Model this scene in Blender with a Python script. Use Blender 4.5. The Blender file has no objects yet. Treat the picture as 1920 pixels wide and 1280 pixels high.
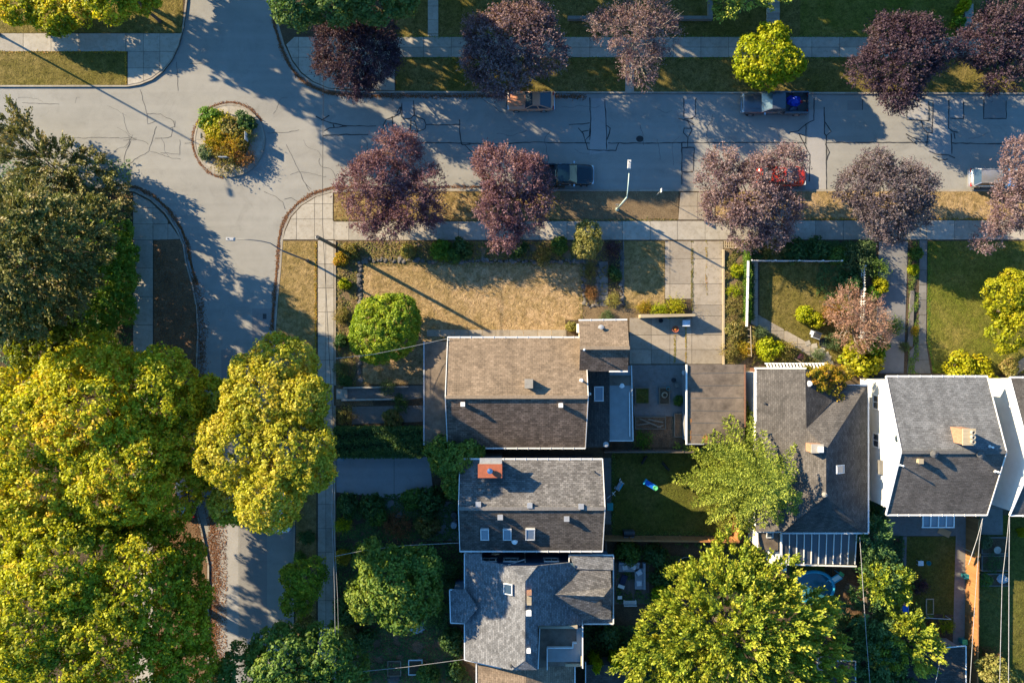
import bpy, math, random
import numpy as np
from mathutils import Vector, Matrix
from mathutils.geometry import tessellate_polygon

SC = bpy.context.scene
COL = SC.collection
R = math.radians
# ---------------------------------------------------------------- camera, sky, sun, exposure
CAMH = 74.667
cd = bpy.data.cameras.new('camera'); cam = bpy.data.objects.new('camera', cd); COL.objects.link(cam)
cam.location = (0, 0, CAMH); cam.rotation_euler = (0, 0, 0)
cd.lens = 28.0; cd.sensor_width = 36.0; cd.clip_start = 0.5; cd.clip_end = 4000
SC.camera = cam
SUN_EL = 22.0
SUN_DIR = Vector((-.876*math.cos(R(SUN_EL)), .482*math.cos(R(SUN_EL)), math.sin(R(SUN_EL)))).normalized()
w = bpy.data.worlds.new('World'); SC.world = w; w.use_nodes = True
nt = w.node_tree; bg = nt.nodes['Background']
sky = nt.nodes.new('ShaderNodeTexSky'); sky.sky_type = 'NISHITA'; sky.sun_disc = False
sky.sun_elevation = R(SUN_EL); sky.sun_rotation = math.atan2(SUN_DIR.x, SUN_DIR.y)
sky.air_density = 1.0; sky.dust_density = 0.6; sky.ozone_density = 4.0
tn = nt.nodes.new('ShaderNodeMix'); tn.data_type = 'RGBA'; tn.blend_type = 'MULTIPLY'; tn.inputs[0].default_value = 1.0; tn.inputs[7].default_value = (.54, .99, 1.20, 1)
nt.links.new(sky.outputs[0], tn.inputs[6]); nt.links.new(tn.outputs[2], bg.inputs[0]); bg.inputs[1].default_value = 0.080
sl = bpy.data.lights.new('sun', 'SUN'); so = bpy.data.objects.new('sun', sl); COL.objects.link(so)
sl.energy = 5.0; sl.angle = R(0.5); sl.color = (1.0, 0.80, 0.52)
so.rotation_euler = (-SUN_DIR).to_track_quat('-Z', 'Y').to_euler()
vs = SC.view_settings; vs.view_transform = 'Standard'; vs.look = 'None'; vs.gamma = 1.0; vs.use_curve_mapping = False
vs.exposure = 1.75
SC.render.engine = 'CYCLES'; SC.cycles.max_bounces = 6; SC.cycles.transparent_max_bounces = 8
SC.cycles.use_denoising = True

rnd = random.Random(7)
# ---------------------------------------------------------------- coordinates: survey grid of 20 units per metre about the nadir
def W(px, py, h=0.0):
    k = (1 - h/CAMH)/20.0
    return ((px-960)*k, -(py-640)*k, h)
def W2(px, py, h=0.0):
    a = W(px, py, h); return (a[0], a[1])

# ---------------------------------------------------------------- materials
def _nodes(name):
    m = bpy.data.materials.new(name); m.use_nodes = True
    n = m.node_tree; b = n.nodes['Principled BSDF']; b.inputs['Specular IOR Level'].default_value = 0.3
    return m, n, b
def N(n, t, **kw):
    x = n.nodes.new('ShaderNode'+t)
    for k, v in kw.items():
        if k in x.inputs: x.inputs[k].default_value = v
        else: setattr(x, k, v)
    return x
def noise(n, vec, scale, detail=4, rough=.6, dist=0.0):
    x = N(n, 'TexNoise', Scale=scale, Detail=detail, Roughness=rough, Distortion=dist); n.links.new(vec, x.inputs['Vector']); return x.outputs['Fac']
def ramp(n, fac, stops):
    r = N(n, 'ValToRGB'); cr = r.color_ramp
    while len(cr.elements) < len(stops): cr.elements.new(.5)
    for e, (p, c) in zip(cr.elements, stops):
        e.position = p; e.color = (c, c, c, 1) if isinstance(c, (int, float)) else (*c, 1)
    n.links.new(fac, r.inputs[0]); return r.outputs[0]
def mixc(n, fac, a, b, bt='MIX'):
    x = N(n, 'Mix', data_type='RGBA', blend_type=bt)
    for s, i in ((fac, 0), (a, 6), (b, 7)):
        if isinstance(s, (int, float)): x.inputs[i].default_value = s
        elif isinstance(s, tuple): x.inputs[i].default_value = (*s, 1)
        else: n.links.new(s, x.inputs[i])
    return x.outputs[2]
def bump(n, b, h, strength, dist=.02):
    x = N(n, 'Bump', Strength=strength, Distance=dist); n.links.new(h, x.inputs['Height']); n.links.new(x.outputs[0], b.inputs['Normal'])
def coords(n, world=True):
    if world: return N(n, 'NewGeometry').outputs['Position']
    return N(n, 'TexCoord').outputs['Object']
def mul(c, k): return tuple(min(1, x*k) for x in c)

def m_plain(name, col, rough=.6, metal=0.0, var=.25, scale=3.0, bmp=.15, spec=.3, objvar=0.0):
    m, n, b = _nodes(name); v = coords(n)
    f = noise(n, v, scale, 5, .7)
    c = mixc(n, ramp(n, f, [(.3, 0.0), (.7, 1.0)]), mul(col, 1-var), mul(col, 1+var))
    if objvar:
        oi = N(n, 'ObjectInfo'); rr = ramp(n, oi.outputs['Random'], [(0, 1-objvar), (1, 1.0)])
        c = mixc(n, 1.0, c, rr, 'MULTIPLY')
    n.links.new(c, b.inputs['Base Color']); b.inputs['Roughness'].default_value = rough; b.inputs['Metallic'].default_value = metal
    b.inputs['Specular IOR Level'].default_value = spec
    if bmp: bump(n, b, noise(n, v, scale*6, 4), bmp)
    return m
def m_asphalt(name, col, k=1.0):
    m, n, b = _nodes(name); v = coords(n)
    big = noise(n, v, .09, 5, .65, .4); mid = noise(n, v, .9, 6, .7); fine = noise(n, v, 16, 3, .8)
    c = mixc(n, ramp(n, big, [(.3, 0), (.7, 1)]), mul(col, .82), mul(col, 1.14))
    c = mixc(n, ramp(n, mid, [(.35, .0), (.7, .42)]), c, mul(col, .6))
    sp = noise(n, v, .35, 7, .8, 1.2); c = mixc(n, ramp(n, sp, [(.53, 0), (.66, .5)]), c, mul(col, .55)); sp2 = noise(n, v, .7, 8, .85, 2.0); c = mixc(n, ramp(n, sp2, [(.60, 0), (.72, .4)]), c, mul(col, 1.4))
    c = mixc(n, ramp(n, fine, [(.25, .0), (.85, .5)]), c, mul(col, 1.45))
    # long tyre-polished streaks
    mp = N(n, 'Mapping'); n.links.new(v, mp.inputs['Vector']); mp.inputs['Scale'].default_value = (.04, 1.1, 1)
    st = noise(n, mp.outputs[0], 1.0, 3, .5); c = mixc(n, ramp(n, st, [(.45, 0), (.62, .25*k)]), c, mul(col, 1.3))
    n.links.new(c, b.inputs['Base Color']); b.inputs['Roughness'].default_value = .9
    bump(n, b, fine, .45, .02); return m
def m_concrete(name, col):
    m, n, b = _nodes(name); v = coords(n)
    a = noise(n, v, .7, 6, .7, .5); f = noise(n, v, 12, 4, .75); s = noise(n, v, 2.6, 5, .7)
    c = mixc(n, ramp(n, a, [(.3, 0), (.7, 1)]), mul(col, .78), mul(col, 1.15))
    c = mixc(n, ramp(n, s, [(.48, 0), (.72, .6)]), c, (col[0]*.5, col[1]*.46, col[2]*.38)); c = mixc(n, ramp(n, noise(n, v, .22, 6, .75, 1.5), [(.5, 0), (.68, .35)]), c, (col[0]*.6, col[1]*.52, col[2]*.42))
    c = mixc(n, ramp(n, f, [(.3, 0), (.8, .4)]), c, mul(col, 1.3))
    oi = N(n, 'ObjectInfo'); rr = ramp(n, oi.outputs['Random'], [(0, .80), (.5, .95), (1, 1.08)])
    c = mixc(n, 1.0, c, rr, 'MULTIPLY')
    n.links.new(c, b.inputs['Base Color']); b.inputs['Roughness'].default_value = .85
    bump(n, b, f, .3, .01); return m
def m_grass(name, g, d, dryness=.5, soil=(.06, .045, .03), bs=.7):
    m, n, b = _nodes(name); v = coords(n)
    big = noise(n, v, .16, 6, .7, .6); mid = noise(n, v, 1.4, 6, .75, .3); fine = noise(n, v, 9, 5, .8)
    lo = dryness
    c = mixc(n, ramp(n, big, [(max(0, lo-.22), 0), (min(1, lo+.12), 1)]), d, g)
    c = mixc(n, ramp(n, mid, [(.38, .0), (.62, .75)]), c, mul(g, .62))
    c = mixc(n, ramp(n, fine, [(.30, .75), (.55, 0)]), c, mul(soil, .9))
    c = mixc(n, ramp(n, fine, [(.55, .0), (.8, .6)]), c, mul(d, 1.35))
    tuft = noise(n, v, 3.6, 3, .6, .8); c = mixc(n, 1.0, c, ramp(n, tuft, [(.32, .62), (.5, 1.0), (.7, 1.12)]), 'MULTIPLY')
    n.links.new(c, b.inputs['Base Color']); b.inputs['Roughness'].default_value = .95; b.inputs['Specular IOR Level'].default_value = .05
    hh = N(n, 'Math', operation='ADD'); n.links.new(noise(n, v, 3.6, 7, .78, .8), hh.inputs[0]); n.links.new(mid, hh.inputs[1])
    bump(n, b, hh.outputs[0], bs*1.25, .16); return m
def m_soil(name, a, c2, sc=1.5):
    m, n, b = _nodes(name); v = coords(n)
    f = noise(n, v, sc, 7, .75, .5); g = noise(n, v, 10, 5, .8)
    c = mixc(n, ramp(n, f, [(.3, 0), (.7, 1)]), a, c2)
    c = mixc(n, ramp(n, g, [(.35, .7), (.6, 0)]), c, mul(a, .4))
    c = mixc(n, ramp(n, g, [(.6, 0), (.75, .6)]), c, mul(c2, 1.5))
    n.links.new(c, b.inputs['Base Color']); b.inputs['Roughness'].default_value = .95; b.inputs['Specular IOR Level'].default_value = .05
    bump(n, b, g, .8, .08); return m
def m_shingle(name, col, row=.16, wd=.3, var=.25, moss=0.0, contrast=.5):
    m, n, b = _nodes(name)
    uv = N(n, 'UVMap').outputs[0]
    br = N(n, 'TexBrick', offset=.5, squash=1.0)
    n.links.new(uv, br.inputs['Vector'])
    br.inputs['Color1'].default_value = (*mul(col, 1-var), 1); br.inputs['Color2'].default_value = (*mul(col, 1+var), 1)
    br.inputs['Mortar'].default_value = (*mul(col, 1-contrast), 1)
    br.inputs['Scale'].default_value = 1.0; br.inputs['Mortar Size'].default_value = .014; br.inputs['Mortar Smooth'].default_value = .2
    br.inputs['Brick Width'].default_value = wd; br.inputs['Row Height'].default_value = row; br.inputs['Bias'].default_value = 0
    v = coords(n)
    a = noise(n, v, .45, 7, .75, .9); f = noise(n, v, 9, 4, .8)
    c = mixc(n, 1.0, br.outputs['Color'], ramp(n, a, [(.28, .62), (.72, 1.2)]), 'MULTIPLY')
    c = mixc(n, 1.0, c, ramp(n, f, [(.25, .62), (.75, 1.38)]), 'MULTIPLY')
    # vertical streaks down the slope
    mp = N(n, 'Mapping'); n.links.new(uv, mp.inputs['Vector']); mp.inputs['Scale'].default_value = (1.6, .12, 1)
    st = noise(n, mp.outputs[0], 1.0, 4, .6); c = mixc(n, 1.0, c, ramp(n, st, [(.3, .82), (.7, 1.12)]), 'MULTIPLY')
    if moss: c = mixc(n, ramp(n, noise(n, v, 1.3, 5, .8), [(.6, 0), (.75, moss)]), c, (.06, .07, .02))
    n.links.new(c, b.inputs['Base Color']); b.inputs['Roughness'].default_value = .9; b.inputs['Specular IOR Level'].default_value = .15
    # saw-tooth course relief
    sx = N(n, 'SeparateXYZ'); n.links.new(uv, sx.inputs[0])
    dv = N(n, 'Math', operation='DIVIDE'); dv.inputs[1].default_value = row; n.links.new(sx.outputs[1], dv.inputs[0])
    fr = N(n, 'Math', operation='FRACT'); n.links.new(dv.outputs[0], fr.inputs[0])
    iv = N(n, 'Math', operation='SUBTRACT'); iv.inputs[0].default_value = 1.0; n.links.new(fr.outputs[0], iv.inputs[1])
    ad = N(n, 'Math', operation='ADD'); n.links.new(iv.outputs[0], ad.inputs[0]); n.links.new(noise(n, v, 14, 3), ad.inputs[1])
    bump(n, b, ad.outputs[0], .7, .035); return m
def m_siding(name, col, pitch=.15):
    m, n, b = _nodes(name); v = coords(n); sx = N(n, 'SeparateXYZ'); n.links.new(v, sx.inputs[0])
    dv = N(n, 'Math', operation='DIVIDE'); dv.inputs[1].default_value = pitch; n.links.new(sx.outputs[2], dv.inputs[0])
    fr = N(n, 'Math', operation='FRACT'); n.links.new(dv.outputs[0], fr.inputs[0])
    c = mixc(n, ramp(n, fr.outputs[0], [(0.0, .55), (.12, 0.0)]), col, mul(col, .55))
    c = mixc(n, ramp(n, noise(n, v, .8, 6, .75), [(.4, 0), (.75, .45)]), c, mul(col, .62))
    n.links.new(c, b.inputs['Base Color']); b.inputs['Roughness'].default_value = .6; bump(n, b, fr.outputs[0], .4, .02); return m
def m_leaf(name, transl=.35, gloss=.0):
    m = bpy.data.materials.new(name); m.use_nodes = True; n = m.node_tree; n.nodes.clear()
    o = N(n, 'OutputMaterial'); at = N(n, 'Attribute', attribute_name='tint')
    d = N(n, 'BsdfPrincipled'); d.inputs['Roughness'].default_value = .55; d.inputs['Specular IOR Level'].default_value = .25+gloss
    t = N(n, 'BsdfTranslucent'); mx = N(n, 'MixShader'); mx.inputs[0].default_value = transl
    tc = mixc(n, 1.0, at.outputs['Color'], (1.15, 1.1, .55), 'MULTIPLY')
    n.links.new(at.outputs['Color'], d.inputs['Base Color']); n.links.new(tc, t.inputs['Color'])
    n.links.new(d.outputs[0], mx.inputs[1]); n.links.new(t.outputs[0], mx.inputs[2]); n.links.new(mx.outputs[0], o.inputs[0]); return m
def m_glass(name, col=(.03, .05, .07), rough=.08):
    m, n, b = _nodes(name); b.inputs['Base Color'].default_value = (*col, 1); b.inputs['Roughness'].default_value = rough
    b.inputs['Specular IOR Level'].default_value = .9; v = coords(n)
    bump(n, b, noise(n, v, 2, 2), .05, .02); return m
def m_paint(name, col, rough=.25, metal=.0):
    m, n, b = _nodes(name); v = coords(n)
    c = mixc(n, ramp(n, noise(n, v, 3, 6, .8), [(.45, 0), (.8, .35)]), col, mul(col, .6))
    c = mixc(n, ramp(n, noise(n, v, 9, 5, .8), [(.6, 0), (.9, .12)]), c, (.3, .28, .25))
    n.links.new(c, b.inputs['Base Color']); b.inputs['Roughness'].default_value = rough; b.inputs['Metallic'].default_value = metal
    b.inputs['Coat Weight'].default_value = .6; b.inputs['Coat Roughness'].default_value = .1; b.inputs['Specular IOR Level'].default_value = .5; return m
def m_wood(name, col, var=.3, axis=0, objvar=.25):
    m, n, b = _nodes(name); v = coords(n, False)
    mp = N(n, 'Mapping'); n.links.new(v, mp.inputs['Vector']); s = [9, 9, 9]; s[axis] = .8; mp.inputs['Scale'].default_value = s
    g = noise(n, mp.outputs[0], 1.0, 5, .7)
    c = mixc(n, ramp(n, g, [(.3, 0), (.7, 1)]), mul(col, 1-var), mul(col, 1+var))
    oi = N(n, 'ObjectInfo'); c = mixc(n, 1.0, c, ramp(n, oi.outputs['Random'], [(0, 1-objvar), (1, 1.05)]), 'MULTIPLY')
    n.links.new(c, b.inputs['Base Color']); b.inputs['Roughness'].default_value = .75; bump(n, b, g, .3, .01); return m
def m_emit(name, col, s):
    m, n, b = _nodes(name); b.inputs['Base Color'].default_value = (*col, 1); b.inputs['Emission Color'].default_value = (*col, 1); b.inputs['Emission Strength'].default_value = s; return m

M = dict(
 asphalt=m_asphalt('asphalt', (.224, .221, .205)), patch=m_asphalt('asphalt_patch', (0.263, 0.258, 0.252), .2), patch2=m_asphalt('asphalt_patch_dark', (.185, .18, .175), .2),
 drive=m_asphalt('driveway_asphalt', (.26, .26, .26)), drive_shade=m_asphalt('shaded_driveway_asphalt', (.15, .15, .152)), tar=m_plain('tar', (.025, .026, .028), .7, var=.3, bmp=.1),  # shared driveway's asphalt is a copy darkened to paint in its shade
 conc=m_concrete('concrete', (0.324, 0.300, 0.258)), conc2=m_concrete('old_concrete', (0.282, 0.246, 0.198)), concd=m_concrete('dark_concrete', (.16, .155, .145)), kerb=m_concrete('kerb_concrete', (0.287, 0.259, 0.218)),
 joint=m_plain('joint_dirt', (.06, .05, .035), .95, var=.5, scale=5, bmp=.4),
 soil=m_soil('soil', (.07, .052, .035), (.15, .11, .07)), litter=m_soil('leaf_litter_ground', (.12, .08, .05), (.27, .17, .10), 1.0),
 drysoil=m_soil('dry_dirt', (0.140, 0.100, 0.060), (.25, .185, .11)),
 green=m_grass('green_lawn', (.12, .145, .016), (.29, .22, .07), .47), mid=m_grass('mixed_lawn', (.125, .115, .02), (.30, .22, .09), .50),
 shade=m_grass('shaded_lawn', (.10, .115, .018), (.20, .16, .05), .47), dry=m_grass('dry_lawn', (.25, .185, .06), (.45, .32, .185), .66, (.2, .13, .07)),  # first lawn here has the yards' shade darkened into its grass colour
 straw=m_grass('straw_verge', (.18, .14, .035), (.38, .27, .13), .62, (.17, .12, .07)),
 sh_brown_shade=m_shingle('shaded_brown_shingles', (.15, .115, .09), .2, .4, .32, .3, .6), sh_greybrown_shade=m_shingle('shaded_grey_brown_shingles', (.10, .088, .078), .17, .33, .32, .25, .55), sh_warm_shade=m_shingle('shaded_warm_grey_shingles', (.125, .112, .10), .16, .33, .22, .15, .45),  # south slope copies with shade darkened into colour; the grey-brown hue is real
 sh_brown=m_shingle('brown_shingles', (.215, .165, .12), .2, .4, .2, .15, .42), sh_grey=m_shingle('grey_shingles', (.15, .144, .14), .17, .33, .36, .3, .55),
 sh_blue=m_shingle('slate_grey_shingles', (.17, .175, .185), .17, .3, .3, .0, .5), sh_char_shade=m_shingle('shaded_charcoal_shingles', (.085, .083, .08), .16, .33, .25, 0, .45),  # charcoal copy is for roof planes turned from the sun, shade painted in
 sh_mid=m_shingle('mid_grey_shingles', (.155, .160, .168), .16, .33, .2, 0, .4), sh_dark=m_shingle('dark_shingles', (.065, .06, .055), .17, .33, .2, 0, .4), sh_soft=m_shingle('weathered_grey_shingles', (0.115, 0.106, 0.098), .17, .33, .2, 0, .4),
 roll=m_plain('rolled_roofing', (.125, .10, .078), .85, var=.45, scale=.9, bmp=.35), tin=m_plain('painted_deck', (.19, .21, .215), .5, var=.12, scale=1.5), rust=m_plain('rust_patch', (.30, .14, .05), .9, var=.3),
 white=m_plain('white_paint', (.72, .72, .70), .5, var=.08, scale=4, bmp=.05), trim=m_plain('gutter_white', (.62, .63, .62), .45, var=.15, scale=6, bmp=.05), grey=m_plain('grey_metal', (.35, .36, .37), .5, .3, var=.15), dark=m_plain('dark_metal', (.04, .042, .045), .5, var=.2),
 stucco=m_siding('white_lap_siding', (.60, .60, .575), .2), leanglass=m_glass('lean_to_glass', (.05, .055, .065), .3), sid_white=m_siding('white_siding', (.68, .68, .66)), sid_blue=m_siding('blue_siding', (.06, .12, .20)), sid_cream=m_siding('cream_siding', (.42, .36, .26)), sid_grey=m_siding('grey_siding', (.22, .23, .24)),
 brick=m_plain('orange_brick', (.34, .185, .115), .85, var=.25, scale=5, bmp=.4, objvar=.3), redcap=m_plain('red_painted_cap', (.30, .09, .045), .7, var=.2), stone=m_plain('bed_stone', (.15, .14, .13), .9, var=.35, scale=2.5, bmp=.6, objvar=.45),
 fence=m_wood('orange_fence_wood', (.34, .16, .06), .25, 2), fencer=m_wood('red_brown_fence_wood', (.14, .07, .045), .25, 2), fenced=m_wood('grey_fence_wood', (.13, .105, .085), .25, 2), deck=m_wood('deck_wood', (.12, .10, .09), .2, 1), timber=m_wood('pale_timber', (.40, .33, .22), .2, 0), bed=m_wood('bed_timber', (.20, .165, .12), .2, 0),
 bark=m_plain('bark', (.10, .078, .058), .9, var=.4, scale=4, bmp=.8), twig=m_plain('pale_twigs', (.30, .27, .23), .85, var=.25, scale=4, bmp=.2), pole=m_wood('weathered_pole', (.13, .115, .085), .25, 2),
 leaf=m_leaf('leaf', .42), needle=m_leaf('needle', .2), glass=m_glass('glass'), windglass=m_glass('windscreen_glass', (.035, .07, .085), .12), skyglass=m_glass('skylight_glass', (.16, .19, .22), .15), wire=m_plain('wire_sheath', (.30, .30, .30), .6, bmp=0), bwire=m_plain('black_wire', (.015, .015, .015), .6, bmp=0),
 tyre=m_plain('tyre_rubber', (.02, .02, .02), .85, bmp=.1), rim=m_plain('wheel_rim', (.55, .56, .58), .3, .8, var=.05, bmp=0), chrome=m_plain('chrome', (.6, .6, .62), .2, 1.0, var=.05, bmp=0),
 c_orange=m_paint('orange_brown_paint', (.50, .22, .12), .4), c_dark=m_paint('dark_grey_paint', (.10, .11, .13), .22, .5), c_teal=m_paint('deep_teal_paint', (.004, .016, .026), .2, .2), c_red=m_paint('red_paint', (.5, .035, .012), .25), c_silver=m_paint('silver_paint', (.50, .52, .56), .25, .7), c_navy=m_paint('navy_paint', (.01, .02, .06), .25), c_white=m_paint('white_car_paint', (.65, .67, .7), .25),
 teal=m_plain('teal_plastic', (.02, .22, .24), .4, bmp=0), blue=m_plain('blue_plastic', (.01, .14, .62), .35, var=.1, bmp=0), cyan=m_plain('cyan_plastic', (.04, .38, .58), .4, var=.1, bmp=0), lime=m_plain('green_plastic', (.10, .45, .18), .4, bmp=0), orange=m_plain('orange_plastic', (.6, .2, .04), .5, bmp=0), yellow=m_plain('yellow_plastic', (.6, .55, .05), .5, bmp=0),
 tarp=m_plain('blue_tarp', (.01, .04, .38), .45, var=.3, bmp=.6), red=m_plain('red_cloth', (.4, .03, .03), .7), card=m_plain('cardboard', (.42, .24, .12), .85, var=.1), pink=m_plain('faded_red_board', (.40, .12, .12), .8), fur=m_plain('black_fur', (.018, .016, .015), .8, bmp=.4), lens=m_plain('lamp_lens', (.55, .6, .62), .3, bmp=0), lampgreen=m_plain('pale_green_paint', (.36, .46, .42), .5, var=.1, bmp=0), lampwhite=m_plain('lamp_housing_paint', (.42, .43, .43), .5, bmp=0), lampgrey=m_plain('lamp_grey', (.10, .105, .11), .5, bmp=0),
 cushion=m_plain('grey_cushion', (.25, .29, .33), .85, var=.15, scale=3, bmp=.3), navycloth=m_plain('navy_cloth', (.02, .03, .07), .8), red_l=m_plain('red_lens', (.35, .01, .01), .3, bmp=0), water=m_glass('pool_water', (.03, .14, .2), .05), signblue=m_plain('sign_face', (.55, .6, .66), .4, bmp=0), netting=m_plain('black_netting', (.03, .03, .03), .9),
)
# ---------------------------------------------------------------- mesh helpers
class MB:
    def __init__(s): s.v = []; s.f = []; s.uv = None; s.mi = []
    def add(s, vs, fs, mi=0):
        o = len(s.v); s.v += [tuple(p) for p in vs]; s.f += [tuple(i+o for i in f) for f in fs]; s.mi += [mi]*len(fs); return s
    def box(s, c, d, rz=0.0, mi=0, top=1.0, M4=None):
        x, y, z = d[0]/2, d[1]/2, d[2]/2; vs = []
        for k, t in ((-z, 1.0), (z, top)):
            for a, b in ((-x, -y), (x, -y), (x, y), (-x, y)): vs.append(Vector((a*t, b*t, k)))
        m = M4 if M4 is not None else Matrix.Rotation(rz, 4, 'Z')
        vs = [m @ p + Vector(c) for p in vs]
        return s.add(vs, [(3, 2, 1, 0), (4, 5, 6, 7), (0, 1, 5, 4), (1, 2, 6, 5), (2, 3, 7, 6), (3, 0, 4, 7)], mi)
    def prism(s, poly, z0, z1, mi=0):
        if sum(poly[i][0]*poly[(i+1) % len(poly)][1]-poly[(i+1) % len(poly)][0]*poly[i][1] for i in range(len(poly))) < 0: poly = poly[::-1]
        n = len(poly); z0f = z0 if callable(z0) else (lambda p: z0); z1f = z1 if callable(z1) else (lambda p: z1)
        vs = [(p[0], p[1], z0f(p)) for p in poly]+[(p[0], p[1], z1f(p)) for p in poly]
        tri = tessellate_polygon([[Vector((p[0], p[1], 0)) for p in poly]])
        fs = []
        for t in tri:
            a, b, c = t; cr = (poly[b][0]-poly[a][0])*(poly[c][1]-poly[a][1])-(poly[b][1]-poly[a][1])*(poly[c][0]-poly[a][0])
            if cr < 0: a, b, c = a, c, b
            fs += [(a+n, b+n, c+n), (c, b, a)]
        fs += [(i, (i+1) % n, (i+1) % n+n, i+n) for i in range(n)]
        return s.add(vs, fs, mi)
    def slab(s, pts, th, mi=0):
        P = [Vector(p) for p in pts]; n = len(P); nm = Vector((0, 0, 0))
        for i in range(n): nm += P[i].cross(P[(i+1) % n])
        nm.normalize()
        if nm.z < 0: P = P[::-1]; nm = -nm
        tri = tessellate_polygon([P]); o = len(s.v); vs = P+[p-nm*th for p in P]; fs = []
        for a, b, c in tri:
            if (P[b]-P[a]).cross(P[c]-P[a]).dot(nm) < 0: b, c = c, b
            fs += [(a, b, c), (c+n, b+n, a+n)]
        fs += [(i+n, (i+1) % n+n, (i+1) % n, i) for i in range(n)]
        return s.add(vs, fs, mi)
    def tube(s, pts, r, n=6, mi=0, caps=True):
        P = [Vector(p) for p in pts]; k = len(P); rr = r if isinstance(r, (list, tuple)) else [r]*k; vs = []; fs = []
        up = Vector((0, 0, 1))
        for i, p in enumerate(P):
            t = (P[min(i+1, k-1)]-P[max(i-1, 0)]).normalized()
            a = t.cross(up if abs(t.z) < .95 else Vector((1, 0, 0))).normalized(); b = t.cross(a)
            for j in range(n):
                q = 2*math.pi*j/n; vs.append(p+(a*math.cos(q)+b*math.sin(q))*rr[i])
        for i in range(k-1):
            for j in range(n):
                fs.append((i*n+j, i*n+(j+1) % n, (i+1)*n+(j+1) % n, (i+1)*n+j))
        if caps: fs += [tuple(range(n))[::-1], tuple(range((k-1)*n, k*n))]
        return s.add(vs, fs, mi)
    def lathe(s, prof, c=(0, 0, 0), n=16, mi=0, ax=None):
        vs = []; fs = []; k = len(prof); m = ax if ax is not None else Matrix.Identity(4)
        for r, z in prof:
            for j in range(n):
                q = 2*math.pi*j/n; vs.append(m @ Vector((r*math.cos(q), r*math.sin(q), z))+Vector(c))
        for i in range(k-1):
            for j in range(n): fs.append((i*n+j, i*n+(j+1) % n, (i+1)*n+(j+1) % n, (i+1)*n+j))
        fs += [tuple(range(n))[::-1], tuple(range((k-1)*n, k*n))]
        return s.add(vs, fs, mi)
    def build(s, name, mat, parent=None, smooth=False, loc=None, label=None, kind=None, rz=0.0):
        me = bpy.data.meshes.new(name); me.from_pydata(s.v, [], s.f); me.update()
        mats = mat if isinstance(mat, (list, tuple)) else [mat]
        for m in mats: me.materials.append(M[m] if isinstance(m, str) else m)
        if len(mats) > 1: me.polygons.foreach_set('material_index', s.mi)
        if smooth: me.polygons.foreach_set('use_smooth', [True]*len(me.polygons))
        return link(name, me, parent, loc, label, kind, rz)
def link(name, me, parent=None, loc=None, label=None, kind=None, rz=0.0):
    o = bpy.data.objects.new(name, me); COL.objects.link(o)
    if parent is not None: o.parent = parent
    if loc is not None: o.location = loc
    if rz: o.rotation_euler = (0, 0, rz)
    if label: o['label'] = label
    if kind: o['kind'] = kind
    return o
def thing(name, label, cat, loc=(0, 0, 0), rz=0.0, group=None):
    o = bpy.data.objects.new(name, None); COL.objects.link(o); o.location = loc; o.rotation_euler = (0, 0, rz); o.empty_display_size = .3
    o['label'] = label; o['category'] = cat
    if group: o['group'] = group
    return o
def tag(o, label, cat, group=None):
    o['label'] = label; o['category'] = cat
    if group: o['group'] = group
    return o
def struct(o): o['kind'] = 'structure'; return o
def ppoly(pts, h=0.0): return [W2(x, y, h) for x, y in pts]
def rect(x0, y0, x1, y1): return [(x0, y0), (x1, y0), (x1, y1), (x0, y1)]
def clip(poly, x0, y0, x1, y1):
    def cl(P, ins, inter):
        out = []
        for i in range(len(P)):
            a, b = P[i-1], P[i]; ia, ib = ins(a), ins(b)
            if ib:
                if not ia: out.append(inter(a, b))
                out.append(b)
            elif ia: out.append(inter(a, b))
        return out
    def ix(x): return lambda a, b: (x, a[1]+(b[1]-a[1])*(x-a[0])/(b[0]-a[0]))
    def iy(y): return lambda a, b: (a[0]+(b[0]-a[0])*(y-a[1])/(b[1]-a[1]), y)
    P = list(poly)
    for ins, f in ((lambda p: p[0] >= x0, ix(x0)), (lambda p: p[0] <= x1, ix(x1)), (lambda p: p[1] >= y0, iy(y0)), (lambda p: p[1] <= y1, iy(y1))):
        if P: P = cl(P, ins, f)
    return P
def area(P): return abs(sum(P[i][0]*P[(i+1) % len(P)][1]-P[(i+1) % len(P)][0]*P[i][1] for i in range(len(P))))/2
def sheet(name, pts, z, mat, parent=None, th=.02, label=None, kind=None):
    return MB().prism(ppoly(pts), z-th, z).build(name, mat, parent, label=label, kind=kind)
def slabs(parent, pts, xs, ys, mat, z=.03, gap=.7, name='slab', tilt=.006):
    """each paving slab its own object, joints left open between them"""
    for i in range(len(xs)-1):
        for j in range(len(ys)-1):
            P = clip(pts, xs[i]+gap/2, ys[j]+gap/2, xs[i+1]-gap/2, ys[j+1]-gap/2)
            if len(P) < 3 or area(P) < 12: continue
            Q = ppoly(P); cx = sum(p[0] for p in Q)/len(Q); cy = sum(p[1] for p in Q)/len(Q)
            zz = z+rnd.uniform(-tilt, tilt)
            MB().prism([(p[0]-cx, p[1]-cy) for p in Q], zz-.05-z, zz-z).build(name, mat, parent, loc=(cx, cy, z))
def strip(mb, pts, wd, z, th=.01):
    """flat ribbon along grid points"""
    P = [Vector(W2(*p)) for p in pts]; L = []; Rr = []
    for i, p in enumerate(P):
        t = (P[min(i+1, len(P)-1)]-P[max(i-1, 0)]).normalized(); nn = Vector((-t.y, t.x))*wd/2*rnd.uniform(.7, 1.3); L.append(p+nn); Rr.append(p-nn)
    for i in range(len(P)-1):
        q = [L[i], L[i+1], Rr[i+1], Rr[i]]
        mb.add([(a.x, a.y, z) for a in q]+[(a.x, a.y, z-th) for a in q], [(3, 2, 1, 0), (4, 5, 6, 7), (0, 1, 5, 4), (2, 3, 7, 6)])
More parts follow.
